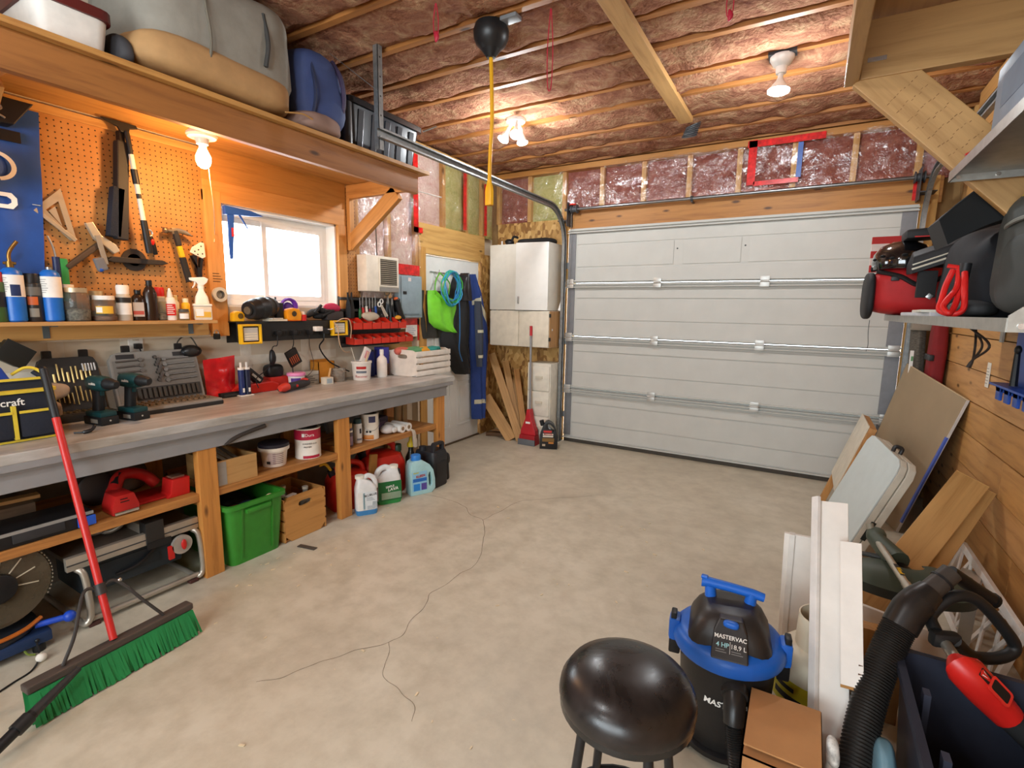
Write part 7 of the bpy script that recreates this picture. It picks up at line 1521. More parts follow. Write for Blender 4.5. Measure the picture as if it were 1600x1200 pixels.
O = [(-.085, 0), (.085, 0), (.088, .02), (.086, .12), (.075, .19), (.05, .235), (.02, .26), (-.01, .272), (-.03, .265), (-.05, .24), (-.065, .20), (-.085, .14)]
I = [(.0, .205), (.02, .19), (.045, .175), (.055, .175), (.06, .185), (.05, .205), (.035, .225), (.015, .243), (.0, .25), (-.008, .245), (-.01, .235), (-.006, .22)]
MB().frame(O, I, (0, -.05, 0), (1, 0, 0), (0, 0, 1), (0, .10, 0)).build('body', M('#1a1a1b', .35), t, smooth=30, bevel=.008)
MB().cyl((-.06, 0, .225), (-.075, 0, .275), .022, n=16).build('cap', BLK, t)
for (x0, x1, z0, z1, c_, nm) in ((-.05, .03, .165, .185, '#c8322c', 'red_flash'), (-.055, .045, .14, .155, '#d8cfc0', 'white_band'), (-.055, .045, .12, .135, '#d8cfc0', 'white_band'), (-.06, .055, .075, .11, '#7a5a26', 'gold_panel'), (-.06, -.03, .03, .05, '#b9a58a', 'small_print'), (.0, .05, .055, .072, '#c07a2c', 'orange_panel')): MB().box((x0, -.0515, z0), (x1, -.0503, z1)).build(nm, M(c_, .5), t, smooth=0)
text('lettering', 'MOTOR', .022, face((-.005, -.0517, .148), (1, 0, 0), (0, 0, 1)), RINK, t, bold=.0004); place(t, (-2.115, 4.34, 0), radians(24))

# ================================================================ RIGHT WALL: overhead shelf with brace
t = thing('overhead_shelf', 'pine overhead shelf with a wide diagonal brace on the right wall', 'shelf', (.4, 1.3, 1.8))
PX = PALE['X']
board('bracket_arm', (.07, 2.10, 2.185), (.795, 2.10, 2.185), .038, .175, PX, t, bevel=.003)
MB().box((.028, .5, 2.095), (.068, 2.12, 2.285)).build('fascia', PALE['Y'], t, smooth=0, bevel=.003)
board('diagonal_brace', (.10, 2.105, 2.135), (.70, 2.105, 1.515), .036, .135, PX, t, up=(.7, 0, .7), bevel=.003)
MB().box((.03, .5, 2.285), (.798, 2.12, 2.305)).build('deck', PALE['Y'], t, smooth=0); board('bracket_arm', (.07, .6, 2.185), (.795, .6, 2.185), .038, .175, PX, t)
MB().box((.765, 2.08, 1.40), (.798, 2.13, 2.09)).build('wall_post', PALE['Z'], t, smooth=0, bevel=.002)
MB().box((.085, 2.078, 2.145), (.135, 2.081, 2.158)).cyl((.095, 2.0775, 2.151), (.095, 2.0808, 2.151), .004, n=8).cyl((.125, 2.0775, 2.151), (.125, 2.0808, 2.151), .004, n=8).build('mending_plate', CHROME, t, smooth=0)
hw_ = MB(); random.seed(5); br_u, br_v = Vector((.60, 0, -.62)).normalized(), Vector((.62, 0, .60)).normalized()
for k in range(8):                                  # faint rows of carpenter's pencil notes
    for j in range(9):
        o_ = Vector((.115, 2.0862, 2.12)) + br_u*(.10+.042*k+random.uniform(-.004, .004)) + br_v*(-.052+.0115*j); a_ = br_v*random.uniform(.004, .009); w_ = br_u*random.uniform(.0012, .0025); o_ = o_+br_u*random.uniform(-.003, .003)
        hw_.add([o_, o_+a_, o_+a_+w_, o_+w_], [(0, 1, 2, 3)])
hw_.build('pencil_notes', M('#7d5a38', .9), t, smooth=0)['kind'] = 'stuff'

def metal_shelf(label, y0, y1, z, x0):
    t = thing('metal_shelf', label, 'shelf', (.55, (y0+y1)/2, z)); MT = M('#a3a19a', .35, .75, .08, 30)
    MB().box((x0, y0, z-.008), (.798, y1, z-.004)).build('shelf_pan', MT, t, smooth=0)
    MB().box((x0-.002, y0, z-.028), (x0+.002, y1, z)).build('front_lip', MT, t, smooth=0)
    for y in (y0, y1):
        MB().prism([(x0, z-.028), (.798, z-.028), (.798, z+.05), (x0+.06, z+.028), (x0+.02, z+.022), (x0, z+.004)], (0, y-.002, 0), (1, 0, 0), (0, 0, 1), (0, .004, 0)).build('end_flange', MT, t, smooth=0)
        for k in range(5): MB().cyl((x0+.02+.09*k, y-.006, z-.016), (x0+.02+.09*k, y+.006, z-.016), .006, n=8).build('rivet', CHROME, t)
    MB().box((.79, y0, z-.12), (.798, y0+.04, z+.05)).box((.79, y1-.04, z-.12), (.798, y1, z+.05)).build('wall_strap', MT, t, smooth=0)
    return t
metal_shelf('lower galvanised shelf on the right wall loaded with sports gear', 1.35, 3.28, 1.345, .333)
metal_shelf('upper galvanised shelf on the right wall at the picture edge', 1.0, 2.05, 1.775, .325)
MZ = 1.342
t = thing('red_sports_bag', 'red duffel bag with black ends sticking out over the end of the metal shelf', 'duffel bag', (.42, 3.05, MZ))
RBG = M('#b51d1f', .65, bump=.2, bscale=40)
softbag(t, (.43, 3.06, 1.455), (.205, .17, .112), RBG, .55, .10, 6, 2)
softbag(t, (.232, 3.06, 1.435), (.022, .16, .112), M('#1c1c1e', .7), .6, .1, 6, 4, 'black_end')
MB().tube(bez([(.25, 2.93, 1.545), (.33, 2.89, 1.52), (.40, 2.885, 1.48), (.46, 2.885, 1.50), (.50, 2.89, 1.53)]), .010, 8).build('carry_handle', BLK, t); MB().tube(bez([(.23, 3.0, 1.56), (.36, 2.96, 1.575), (.5, 2.96, 1.57)]), .012, 8).build('black_piping', BLK, t); MB().box((.30, 2.885, 1.50), (.33, 2.90, 1.52)).build('buckle', BLK, t, bevel=.003)
MB().tube(bez([(.245, 2.98, 1.32), (.245, 2.98, 1.26), (.25, 2.98, 1.20), (.245, 2.98, 1.17)]), .0015, 5).build('loose_thread', BLK, t)
t = thing('striped_cloth', 'red and white striped cloth standing behind the black helmet', 'cloth', (.32, 3.20, 1.57))
for k, c_ in enumerate(('#b0241f', '#d8c8c0', '#b0241f', '#d8c8c0', '#b0241f')): MB().box((.235, 3.195, 1.56+.035*k), (.42, 3.215, 1.595+.035*k)).build('stripe', M(c_, .7), t, smooth=0)
t = thing('black_helmet', 'glossy black helmet with vent holes sitting on the red duffel bag', 'helmet', (.33, 3.0, 1.56)); 
MB().lathe([(.112, 0), (.118, .03), (.112, .07), (.09, .105), (.05, .125), (0, .13)], (.345, 3.0, 1.555), 28, squash=(1, 1.2)).build('shell', M('#111113', .12, coat=1), t)
for k in range(7): a = radians(-160+k*22); MB().ball((.345+.112*cos(a), 3.0+.134*sin(a), 1.60+.012*(k % 2)), (.012, .012, .007)).build('vent', M('#050505', .9), t)
t = thing('shoulder_pad', 'black padded guard with white piping lying over the red duffel bag', 'guard', (.42, 2.78, 1.5))
pf = [Vector((.345, 2.74, 1.535)), Vector((.45, 2.70, 1.575)), Vector((.60, 2.66, 1.63))]
MB().loft([[p+Vector((0, yy, zz_)) for yy, zz_ in ((-.05, -.02), (.10, -.015), (.12, .03), (.0, .075), (-.05, .05))] for p in pf]).build('pad', M('#15161a', .6), t, smooth=40, bevel=.008)
MB().tube([p+Vector((0, -.054, .0)) for p in pf], .004, 6).build('piping', M('#c9c4b4', .5), t); MB().tube([p+Vector((0, -.054, .018)) for p in pf[:2]], .003, 6).build('piping', M('#c9c4b4', .5), t)
MB().box((.37, 2.70, 1.42), (.435, 2.73, 1.53)).build('strap', BLKM, t, bevel=.004); MB().cbox((.415, 2.698, 1.425), (.02, .004, .02), Matrix.Rotation(.6, 4, 'Y')).build('buckle', STEEL, t, bevel=.002)
t = thing('black_flap_bag', 'flat black bag lying on top of the helmet', 'bag', (.45, 2.9, 1.68)); MB().cbox((.45, 2.92, 1.705), (.24, .16, .04), Matrix.Rotation(-.06, 4, 'Y')).build('bag', M('#141517', .6), t, bevel=.012); MB().box((.36, 2.838, 1.683), (.50, 2.842, 1.688)).build('red_piping', RED, t, smooth=0)
t = thing('black_jacket', 'black jacket heaped between the pads and the backpack on the metal shelf', 'jacket', (.58, 2.5, MZ)); softbag(t, (.61, 2.50, 1.50), (.17, .26, .16), M('#17181d', .8), .6, .2, 7, 5, 'cloth'); softbag(t, (.67, 2.36, 1.64), (.10, .18, .07), M('#15161b', .8), .7, .25, 9, 6, 'collar')
t = thing('grey_backpack', 'dark grey backpack at the near end of the metal shelf', 'backpack', (.62, 1.9, MZ))
BP = M('#3f4340', .8, bump=.2, bscale=90); softbag(t, (.63, 1.90, 1.53), (.165, .32, .185), BP, .5, .08, 6, 7)
softbag(t, (.52, 1.85, 1.47), (.07, .22, .11), M('#383c3a', .8), .5, .08, 7, 8, 'front_pocket'); MB().tube(bez([(.49, 2.12, 1.60), (.462, 2.0, 1.605), (.458, 1.85, 1.605), (.48, 1.66, 1.60)]), .006, 6).build('zip', M('#7d7f78', .5), t)
MB().tube(bez([(.50, 2.10, 1.66), (.49, 1.95, 1.70), (.52, 1.8, 1.71)]), .005, 6).build('yellow_cord', M('#b59a3a', .5), t)
t = thing('red_rope_loop', 'bright red rope loops hanging in front of the grey backpack', 'rope', (.41, 2.22, MZ))
RR = M('#d8231f', .45)
MB().tube(bez([(.40, 2.25, 1.50), (.385, 2.24, 1.45), (.375, 2.22, 1.40), (.37, 2.2, 1.365), (.40, 2.17, 1.352), (.425, 2.17, 1.37), (.425, 2.19, 1.43), (.425, 2.22, 1.49)]), .009, 9).build('loop', RR, t); MB().tube(bez([(.415, 2.25, 1.505), (.41, 2.22, 1.44), (.385, 2.19, 1.40), (.375, 2.18, 1.375), (.39, 2.16, 1.355), (.41, 2.2, 1.39), (.42, 2.23, 1.45), (.43, 2.25, 1.50)]), .009, 9).build('loop', RR, t); MB().cyl((.425, 2.24, 1.46), (.43, 2.245, 1.52), .016, n=12).build('knot', M('#1d1d1f', .5), t); MB().tube([(.385, 2.26, 1.515), (.43, 2.25, 1.505)], .007, 8).build('end', RR, t)
t = thing('tent_pole_bag', 'crumpled dark grey pouch under the red rope', 'pouch', (.50, 2.2, MZ)); softbag(t, (.47, 2.30, 1.372), (.06, .10, .028), M('#3b3b3c', .7), .8, .3, 16, 3)
t = thing('folded_tarp', 'pale folded plastic sheet lying on the metal shelf edge', 'tarp', (.42, 2.5, MZ)); MB().cbox((.40, 2.55, 1.351), (.10, .42, .015), Matrix.Rotation(.08, 4, 'Z')).build('sheet', M('#c9ccd0', .4), t, bevel=.004); MB().cbox((.39, 2.50, 1.363), (.08, .30, .010), Matrix.Rotation(-.05, 4, 'Z')).build('fold', M('#d6d2c4', .5), t, bevel=.003)
t = thing('dangling_cable', 'dark cords dangling below the metal shelf', 'cord', (.45, 2.12, 1.18))
for k in range(3): MB().tube(bez([(.46-.01*k, 2.16, 1.315), (.452+.012*k, 2.10-.02*k, 1.26), (.455, 2.115, 1.21), (.452-.004*k, 2.12, 1.185)]), .0035, 6).build('cord', M('#2a1f18', .6), t)
t = thing('black_foam_pad', 'curved black foam pad bridging from the jacket up to the metal shelf', 'foam pad', (.45, 2.2, 1.64))
fp = bez([(.335, 2.20, 1.635), (.385, 2.22, 1.69), (.45, 2.24, 1.745), (.56, 2.26, 1.80), (.70, 2.28, 1.84)], 4)
MB().loft([[p+Vector((.018, yy, -zz_*(.35+.65*kk/(len(fp)-1))-.02)) if zz_ else p+Vector((-.012, yy, .012)) for yy, zz_ in ((-.09, 0), (.10, 0), (.10, .13), (-.09, .13))] for kk, p in enumerate(fp)]).build('pad', M('#151617', .75), t, smooth=40); MB().tube([p+Vector((-.012, -.092, .012)) for p in fp], .002, 5).build('edge_seam', M('#2f3132', .7), t)
t = thing('blue_grey_box', 'pale blue grey box standing on the upper metal shelf', 'box', (.55, 1.75, 1.776)); MB().box((.375, 1.60, 1.777), (.68, 1.90, 1.995)).build('box', M('#8d9cae', .5), t, bevel=.004); MB().box((.374, 1.66, 1.88), (.3748, 1.84, 1.96)).build('panel', M('#77889c', .5), t, smooth=0); MB().box((.39, 1.62, 1.995), (.67, 1.88, 2.001)).build('lid', M('#7c8a9a', .5), t, smooth=0)
t = thing('red_handled_tool', 'thin red tipped rod poking out beside the blue grey box', 'rod', (.36, 1.95, 1.8)); MB().cyl((.35, 1.93, 1.80), (.42, 1.93, 1.835), .005, n=8).build('rod', BLK, t); MB().cyl((.335, 1.93, 1.792), (.352, 1.93, 1.801), .006, n=8).build('red_tip', RED, t)
t = thing('wall_label', 'narrow white paper tag stapled to the plank wall', 'tag', (.797, 3.405, .99)); MB().box((.7985, 3.375, .99), (.7995, 3.435, 1.115)).build('paper', M('#e3ddcf', .7), t, smooth=0); flatlines(t, (.798, 3.43, 1.0), (0, -1, 0), (0, 0, 1), .05, .09, 6, M('#9a948a', .7), .25)
t = thing('blue_wall_rack', 'blue plastic tool holder on the plank wall at the picture edge', 'tool holder', (.77, 2.75, .97))
BR_ = M('#1d4fb0', .4); MB().box((.785, 2.55, 1.03), (.798, 3.02, 1.30)).build('back_plate', BR_, t, bevel=.003)
for k in range(4): MB().box((.735, 2.60+.11*k, 1.02), (.786, 2.66+.11*k, 1.045)).box((.735, 2.60+.11*k, .985), (.745, 2.66+.11*k, 1.045)).build('hook', BR_, t, bevel=.003)
MB().box((.72, 2.55, 1.045), (.785, 3.04, 1.055)).build('ledge', BR_, t, bevel=.002)
t = thing('black_pliers', 'black tool hanging in the blue plastic holder', 'tool', (.75, 2.80, 1.0)); MB().tube([(.755, 2.86, 1.06), (.752, 2.86, 1.20)], [.014, .01], 8).build('handle', BLK, t); MB().ball((.752, 2.86, 1.21), (.012, .018, .02)).build('head', BLK, t)
# corner beside the garage door
t = thing('bark_slab', 'dark grey striped foam roll leaning in the corner right of the garage door', 'roll', (.70, 4.4, 0)); ST = M('#5b554c', .8, var=.5, nscale=40, stretch=(14, 1, 1), bump=.8, bscale=30)
board('slab', (.70, 4.42, .01), (.665, 4.56, 1.27), .09, .05, ST, t, up=(-.8, -.5, 0), bevel=.012); MB().box((.62, 4.50, 1.24), (.73, 4.585, 1.30)).build('cap', M('#8f8577', .7), t, bevel=.01)
t = thing('red_camp_chair_bag', 'dark red folded chair bag hanging in the corner beside the plank wall', 'bag', (.755, 4.32, .55)); softbag(t, (.745, 4.33, .95), (.045, .085, .38), M('#7d1418', .7), .5, .08, 7, 3); MB().box((.695, 4.24, 1.05), (.72, 4.42, 1.09)).build('strap', BLK, t, bevel=.004)
t = thing('white_trim_offcut', 'short white strip standing in front of the striped roll', 'strip', (.655, 4.46, 0)); board('strip', (.645, 4.43, .005), (.635, 4.475, 1.10), .022, .008, WHITE, t, up=(0, -1, 0)); MB().box((.632, 4.468, 1.02), (.645, 4.4705, 1.06)).build('mark', M('#6a9a6a', .6), t, smooth=0)

# ================================================================ BOARDS LEANING ON THE RIGHT
DWL = M('#9c876a', .75, var=.05, nscale=3)
t = thing('drywall_sheet', 'tan backed drywall sheet leaning in the corner with blue edge tape', 'drywall sheet', (.6, 4.1, 0))
A_, B_, C_, D_ = Vector((.785, 3.65, .885)), Vector((.622, 4.54, 1.0)), Vector((.575, 3.80, .003)), Vector((.40, 4.60, .003))
nS = (B_-A_).cross(C_-A_).normalized()
if nS.x > 0: nS = -nS
def sheet(m, q, th): m.loft([list(q), [p-nS*th for p in q]]); return m
def edge(a, c, t0, t1, out, w): return [a.lerp(c, t0)+out, a.lerp(c, t1)+out, a.lerp(c, t1)+out+w, a.lerp(c, t0)+out+w]
sheet(MB(), (A_, B_, D_, C_), .0127).build('sheet', DWL, t, smooth=0)
oe = (A_-B_).normalized(); oc = (A_-C_).normalized()
MB().loft([[A_+nS*.0004, C_+nS*.0004, C_+nS*.0004+oe*.002, A_+nS*.0004+oe*.002], [p-nS*.0135 for p in (A_, C_, C_+oe*.002, A_+oe*.002)]]).build('paper_edge', M('#cfc9c4', .7), t, smooth=0)
MB().loft([[A_.lerp(C_, k)+nS*.001+w_ for k, w_ in ((.26, oe*.003), (.92, oe*.003), (.92, -oe*.016), (.26, -oe*.016))], [A_.lerp(C_, k)-nS*.010+w_ for k, w_ in ((.26, oe*.003), (.92, oe*.003), (.92, -oe*.002), (.26, -oe*.002))]]).build('blue_tape', M('#4a62b8', .5), t, smooth=0)
MB().loft([[p+nS*.0005 for p in (A_, B_, B_+oc*.002, A_+oc*.002)], [p-nS*.013 for p in (A_, B_, B_+oc*.002, A_+oc*.002)]]).build('top_edge', M('#cbb894', .7), t, smooth=0)
t = thing('folding_table', 'white folded plastic table leaning beside the drywall sheet', 'folding table', (.27, 3.25, 0))
N0, N1, F1 = Vector((.21, 3.0, .004)), Vector((.45, 3.0, .633)), Vector((.369, 3.55, .660))
ex = (F1-N1); LX = ex.length; ex.normalize(); u_ = (N1-N0); LU = u_.length; u_ = (u_-ex*u_.dot(ex)).normalized(); n_ = ex.cross(u_)
if n_.x < 0: n_ = -n_
TW = M('#c3ccca', .4, var=.02); TC = M('#c9c2b2', .45); LU -= .01
Pq = [(0, 0), (LX, 0), (LX, LU-.05), (LX-.03, LU-.01), (LX-.07, LU), (.06, LU), (.02, LU-.02), (0, LU-.06)]
N0 = N0+Vector((0, 0, .012))
MB().prism(Pq, N0, ex, u_, n_*.008).build('top_skin', TW, t, smooth=0, bevel=.003)
MB().prism(Pq, N0+n_*.008, ex, u_, n_*.032).build('near_half', TC, t, smooth=0, bevel=.005)
MB().prism(Pq, N0+n_*.044, ex, u_, n_*.036).build('far_half', TC, t, smooth=0, bevel=.005)
MB().prism([(-.004, .22), (.004, .22), (.004, .33), (-.004, .33)], N0+n_*.03, ex, u_, n_*.022).build('hand_hole', M('#20241f', .8), t, smooth=0)
o_ = N0+ex*.22+u_*LU+n_*.02; MB().tube(bez([o_, o_+u_*.028, o_+u_*.028+n_*.03, o_+n_*.035]), .010, 8).build('latch', M('#242120', .5), t)
t = thing('framed_panel', 'white faced panel with wooden frame leaning left of the folding table', 'panel', (.26, 3.95, 0))
u_ = Vector((.30, 0, .95)).normalized(); n_ = Vector((u_.z, 0, -u_.x)); PO = Vector((.158, 0, .016)); Pn = PO+n_*.008
MB().prism([(3.72, .22), (4.18, .22), (4.18, .685), (3.72, .685)], PO, (0, 1, 0), u_, n_*.008).build('white_face', M('#d0c7b4', .5), t, smooth=0, bevel=.002)
for a in (3.70, 4.14): MB().prism([(a, 0), (a+.04, 0), (a+.04, .68), (a, .68)], Pn, (0, 1, 0), u_, n_*.04).build('stile', SHOP['Z'], t, smooth=0, bevel=.002)
for a in (.22, .63): MB().prism([(3.74, a), (4.14, a), (4.14, a+.05), (3.74, a+.05)], Pn, (0, 1, 0), u_, n_*.04).build('rail', SHOP['Y'], t, smooth=0, bevel=.002)
for p0, p1, lb in (((.22, 2.30, .02), (.70, 2.99, .60), 'front pine plank of the pair leaning on the plank wall'), ((.305, 2.335, .02), (.74, 3.045, .555), 'rear pine plank of the pair leaning on the plank wall')):
    t = thing('pine_plank', lb, 'plank', p0, 'pine planks leaning on the right wall'); board('plank', p0, p1, .13, .034, PALE['X'], t, up=(-.19, -.95, .3), bevel=.003); board('sawn_end', p1, Vector(p1)+(Vector(p1)-Vector(p0)).normalized()*.002, .128, .033, M('#d2a866', .7), t, up=(-.19, -.95, .3), bevel=0)
# white boards
WB = M('#e3dcd3', .5, var=.03)
t = thing('white_trim_board', 'tallest white trim board standing with a folded edge', 'trim board', (.13, 1.48, 0))
board('face', (.165, 1.44, .0), (.115, 1.90, .735), .085, .014, WB, t, up=(-.1, -.85, .5)); board('return_edge', (.118, 1.437, .0), (.068, 1.90, .745), .03, .012, M('#dfdad4', .5), t, up=(-.8, -.5, .2))
t = thing('white_trim_board', 'shorter white trim board with a raw sawn foot resting on the tall board', 'trim board', (.15, 1.66, .30)); board('face', (.190, 1.585, .315), (.165, 1.775, .66), .055, .016, WB, t, up=(-.1, -.85, .5)); board('raw_end', (.1905, 1.582, .308), (.190, 1.586, .315), .055, .016, M('#a9793c', .7), t, up=(-.1, -.85, .5), bevel=0)
MB().cbox((.206, 1.596, .352), (.010, .004, .005)).cbox((.206, 1.607, .372), (.010, .004, .005)).build('nail_hole', M('#5a3a22', .8), t, smooth=0)
t = thing('white_frame_unit', 'white painted wooden frame standing behind the gas tank', 'frame', (.2, 2.15, 0))
board('stile', (.05, 2.10, .0), (.035, 2.13, .51), .10, .02, WB, t, up=(0, -1, 0)); board('stile', (.02, 2.10, .0), (.012, 2.13, .51), .02, .035, M('#d9d4cc', .5), t, up=(0, -1, 0)); board('rail', (.09, 2.12, .285), (.50, 2.10, .225), .085, .02, WB, t, up=(0, -1, .1)); board('stile', (.48, 2.12, .0), (.47, 2.13, .20), .08, .02, WB, t, up=(0, -1, 0)); board('back_panel', (.27, 2.16, .0), (.27, 2.17, .24), .36, .008, WOOD('#a3743c', '#7d5526', 'X', knots=False), t, up=(0, -1, 0))
t = thing('white_lattice_panel', 'white lattice panel leaning low against the plank wall', 'lattice', (.72, 2.7, 0))
u_ = Vector((.22, 0, .97)).normalized(); n_ = Vector((u_.z, 0, -u_.x)); oL = Vector((.64, 0, .004)); LT = M('#e0dcd6', .5)
MB().frame([(2.22, 0), (3.02, 0), (3.02, .30), (2.22, .30)], [(2.25, .03), (2.99, .03), (2.99, .27), (2.25, .27)], oL, (0, 1, 0), u_, n_*.02).build('frame', LT, t, smooth=0, bevel=.002)
for k in range(5):
    for s_ in (0, 1):
        a = 2.27+.145*k; p0 = oL+Vector((0, a+(.13 if s_ else 0), 0))+u_*.03+n_*.008; p1 = oL+Vector((0, a+(0 if s_ else .13), 0))+u_*.27+n_*.008; board('lattice_bar', p0, p1, .022, .008, LT, t, up=n_)
t = thing('grey_metal_bracket', 'pale grey slotted metal bar lying behind the grass trimmer guard', 'bracket', (.62, 2.4, 0)); board('bar', (.56, 2.30, .33), (.70, 2.78, .24), .07, .03, M('#b9b5ac', .4, .4), t); 
for k in range(3): MB().cyl((.575+.03*k, 2.36+.10*k, .334-.018*k), (.576+.03*k, 2.361+.1*k, .345-.018*k), .014, n=12).build('bolt', M('#7a7d4c', .5, .3), t)
board('prop', (.60, 2.35, .31), (.62, 2.45, .005), .04, .02, M('#a8a49c', .4, .4), t)

# ================================================================ FOREGROUND: gas tank, vacuum, stool, tote, trimmer
t = thing('propane_tank', 'cream barbecue propane tank with yellow label beside the shop vacuum', 'gas tank', (.125, 1.80, 0))
PT = M('#d5cab2', .35, var=.05); pc = (.125, 1.80, 0)
MB().lathe([(.09, .012), (.115, .03), (.133, .07), (.137, .11), (.137, .20), (.128, .245), (.10, .275), (.05, .29), (0, .292)], pc, 36).build('vessel', PT, t)
MB().lathe([(.095, 0), (.10, .0), (.10, .045), (.095, .045), (.095, 0)], pc, 30).build('foot_ring', PT, t)
# collar open at the front
A_ = [radians(-40+k*260/26) for k in range(27)]
def f(a, c): th = radians(-40+260*a)+radians(20); r_ = .078-.004*c; return Vector((pc[0]+r_*cos(th), pc[1]+r_*sin(th), .265+.12*c))
MB().grid(f, 28, 3).build('collar', PT, t, solid=.004, smooth=60); MB().cyl((.125, 1.80, .285), (.125, 1.80, .345), .016, n=12).cyl((.125, 1.80, .345), (.125, 1.80, .365), .026, n=10).build('valve', M('#8a6a3a', .35, .7), t)
band(t, pc, .137, .137, 1, .11, .20, -160, -95, M('#cfc22c', .5), 'yellow_label'); band(t, (pc[0], pc[1], 0), .1375, .1375, 1, .13, .15, -150, -110, INK, 'print'); band(t, (pc[0], pc[1], 0), .1375, .1375, 1, .165, .18, -150, -120, INK, 'print')

VC = Vector((-.135, 1.585, 0)); VB = M('#201e1d', .45, bump=.1, bscale=90); VBL = M('#1c62c4', .4); VBK = M('#2a2624', .4)
t = thing('shop_vacuum', 'black shop vacuum with blue lid rim and handle', 'shop vacuum', VC)
MB().lathe([(.118, .03), (.124, .04), (.138, .30), (.140, .33)], VC, 40).build('drum', VB, t)
MB().lathe([(.14, .315), (.158, .322), (.163, .335), (.160, .358), (.148, .372), (.128, .380)], VC, 44).build('blue_rim', VBL, t)
vr = Matrix.Rotation(radians(-30+30.35-14), 4, 'Z')      # vacuum turned slightly
fwd = Vector((.0, -1, 0)); ang = radians(8); fwd = Vector((sin(ang), -cos(ang), 0)); sd = Vector((cos(ang), sin(ang), 0))
def vp(a, b_, z): return VC + sd*a + fwd*b_ + Vector((0, 0, z))
MB().loft([[vp(x, -y, z) for x, y in rrect(2*w, 2*d, .05, 4)] for z, w, d in ((.370, .118, .118), (.395, .112, .114), (.43, .095, .10), (.455, .075, .082), (.462, .055, .06))]).build('motor_cover', VBK, t, smooth=50)
MB().prism([(-.05, 0), (.05, 0), (.045, .075), (.032, .11), (-.032, .11), (-.045, .075)], vp(0, .152, .368), sd, (-fwd*.55+Vector((0, 0, .83))).normalized(), -fwd*.03).build('front_panel', M('#26211f', .4), t, smooth=0, bevel=.004)
pu = (-fwd*.55+Vector((0, 0, .83))).normalized(); pn = sd.cross(pu); po = vp(0, .1525, .368)
text('lettering', 'MASTERVAC', .0155, face(po+pu*.062+pn*.0012, sd, pu), WINK, t, bold=.0003); text('lettering', '4 HP', .017, face(po-sd*.020+pu*.040+pn*.0012, sd, pu), M('#9fd8e0', .5, var=0), t, bold=.0003); text('lettering', '18,9 L', .017, face(po+sd*.022+pu*.040+pn*.0012, sd, pu), WINK, t)
MB().prism([(-.0005, .02), (.0005, .02), (.0005, .052), (-.0005, .052)], po+pn*.001, sd, pu, pn*.0005).build('divider', WINK, t, smooth=0); flatlines(t, po-sd*.038+pu*.018+pn*.0006, sd, pu, .034, .012, 2, M('#8a8a88', .6), .3); flatlines(t, po+sd*.004+pu*.018+pn*.0006, sd, pu, .036, .012, 2, M('#8a8a88', .6), .3)
MB().ball(po+pu*.098+pn*.004, (.022, .012, .010), e=.7).build('switch', VBL, t); MB().prism([(-.001, .072), (.001, .072), (.001, .09), (-.001, .09)], po+pn*.001, sd, pu, pn*.0006).build('switch_mark', BLK, t, smooth=0)
hz = .497
MB().tube([vp(-.088, -.03, hz+.004), vp(-.06, -.03, hz+.004), vp(0, -.03, hz), vp(.06, -.03, hz-.006), vp(.092, -.03, hz-.012)], [.018, .0155, .0145, .0145, .013], 12).build('handle', VBL, t)
for a in (-.062, .058): MB().tube([vp(a, -.03, hz-.005), vp(a*.92, -.028, .445)], [.016, .018], 10).build('handle_post', VBL, t)
MB().box(tuple(vp(-.08, -.03, hz+.014)-Vector((.010, .008, 0))), tuple(vp(-.08, -.03, hz+.024)+Vector((.010, .008, 0)))).build('cable_hook', VBL, t, bevel=.003)
for s_, nm in ((-1, 'l'), (1, 'r')):
    MB().cbox(vp(s_*.158, .0, .345), (.035, .06, .075), Matrix.Rotation(ang, 4, 'Z')).build('clip_mount', VBL, t, bevel=.012); MB().cbox(vp(s_*.162, .005, .375), (.018, .036, .05), Matrix.Rotation(ang, 4, 'Z')).build('latch', BLK, t, bevel=.005); MB().cbox(vp(s_*.155, .0, .295), (.035, .055, .06), Matrix.Rotation(ang, 4, 'Z')).build('latch_foot', BLK, t, bevel=.006)
inl = vp(.022, .145, .262)
MB().cyl(vp(.022, .11, .275), inl, .036, n=18).build('inlet', M('#2e2b29', .4), t); h1 = inl+fwd*.035+Vector((0, 0, -.06)); MB().tube([inl-fwd*.01, inl+fwd*.02+Vector((0, 0, -.02)), h1], [.031, .030, .027], 16).build('hose_cuff', M('#242322', .35), t)
hpts = bez([h1, h1+Vector((.012, -.02, -.06)), h1+Vector((.03, -.05, -.13)), h1+Vector((.06, -.12, -.165)), h1+Vector((.10, -.20, -.165))], 22)
MB().tube(hpts, [.0235 if k % 2 else .0195 for k in range(len(hpts))], 14).build('hose', M('#1f1e1d', .4), t)
# MASTER lettering round the drum
o = text('lettering', 'MASTERVAC', .026, Matrix.Identity(4), WINK, t, extrude=0, bold=.0007, shear=.12, align='LEFT')
for v_ in o.data.vertices:
    th = radians(-108)+v_.co.x/.135; zz_ = .212+v_.co.y+.06*(v_.co.x+.08)*0; r_ = .124+(.138-.124)*(zz_-.04)/.26+.0012; v_.co = Vector((VC.x+r_*cos(th), VC.y+r_*sin(th), zz_))
for k in range(4): a = radians(45+90*k); c__ = VC+Vector((.125*cos(a), .125*sin(a), .026)); MB().lathe([(0, -.012), (.026, -.012), (.026, .012), (0, .012)], c__, 18, Matrix.Rotation(pi/2, 4, 'Y')).build('caster', BLK, t)
MB().lathe([(.10, .02), (.135, .025), (.14, .045), (.124, .05)], VC, 36).build('base_ring', BLK, t)

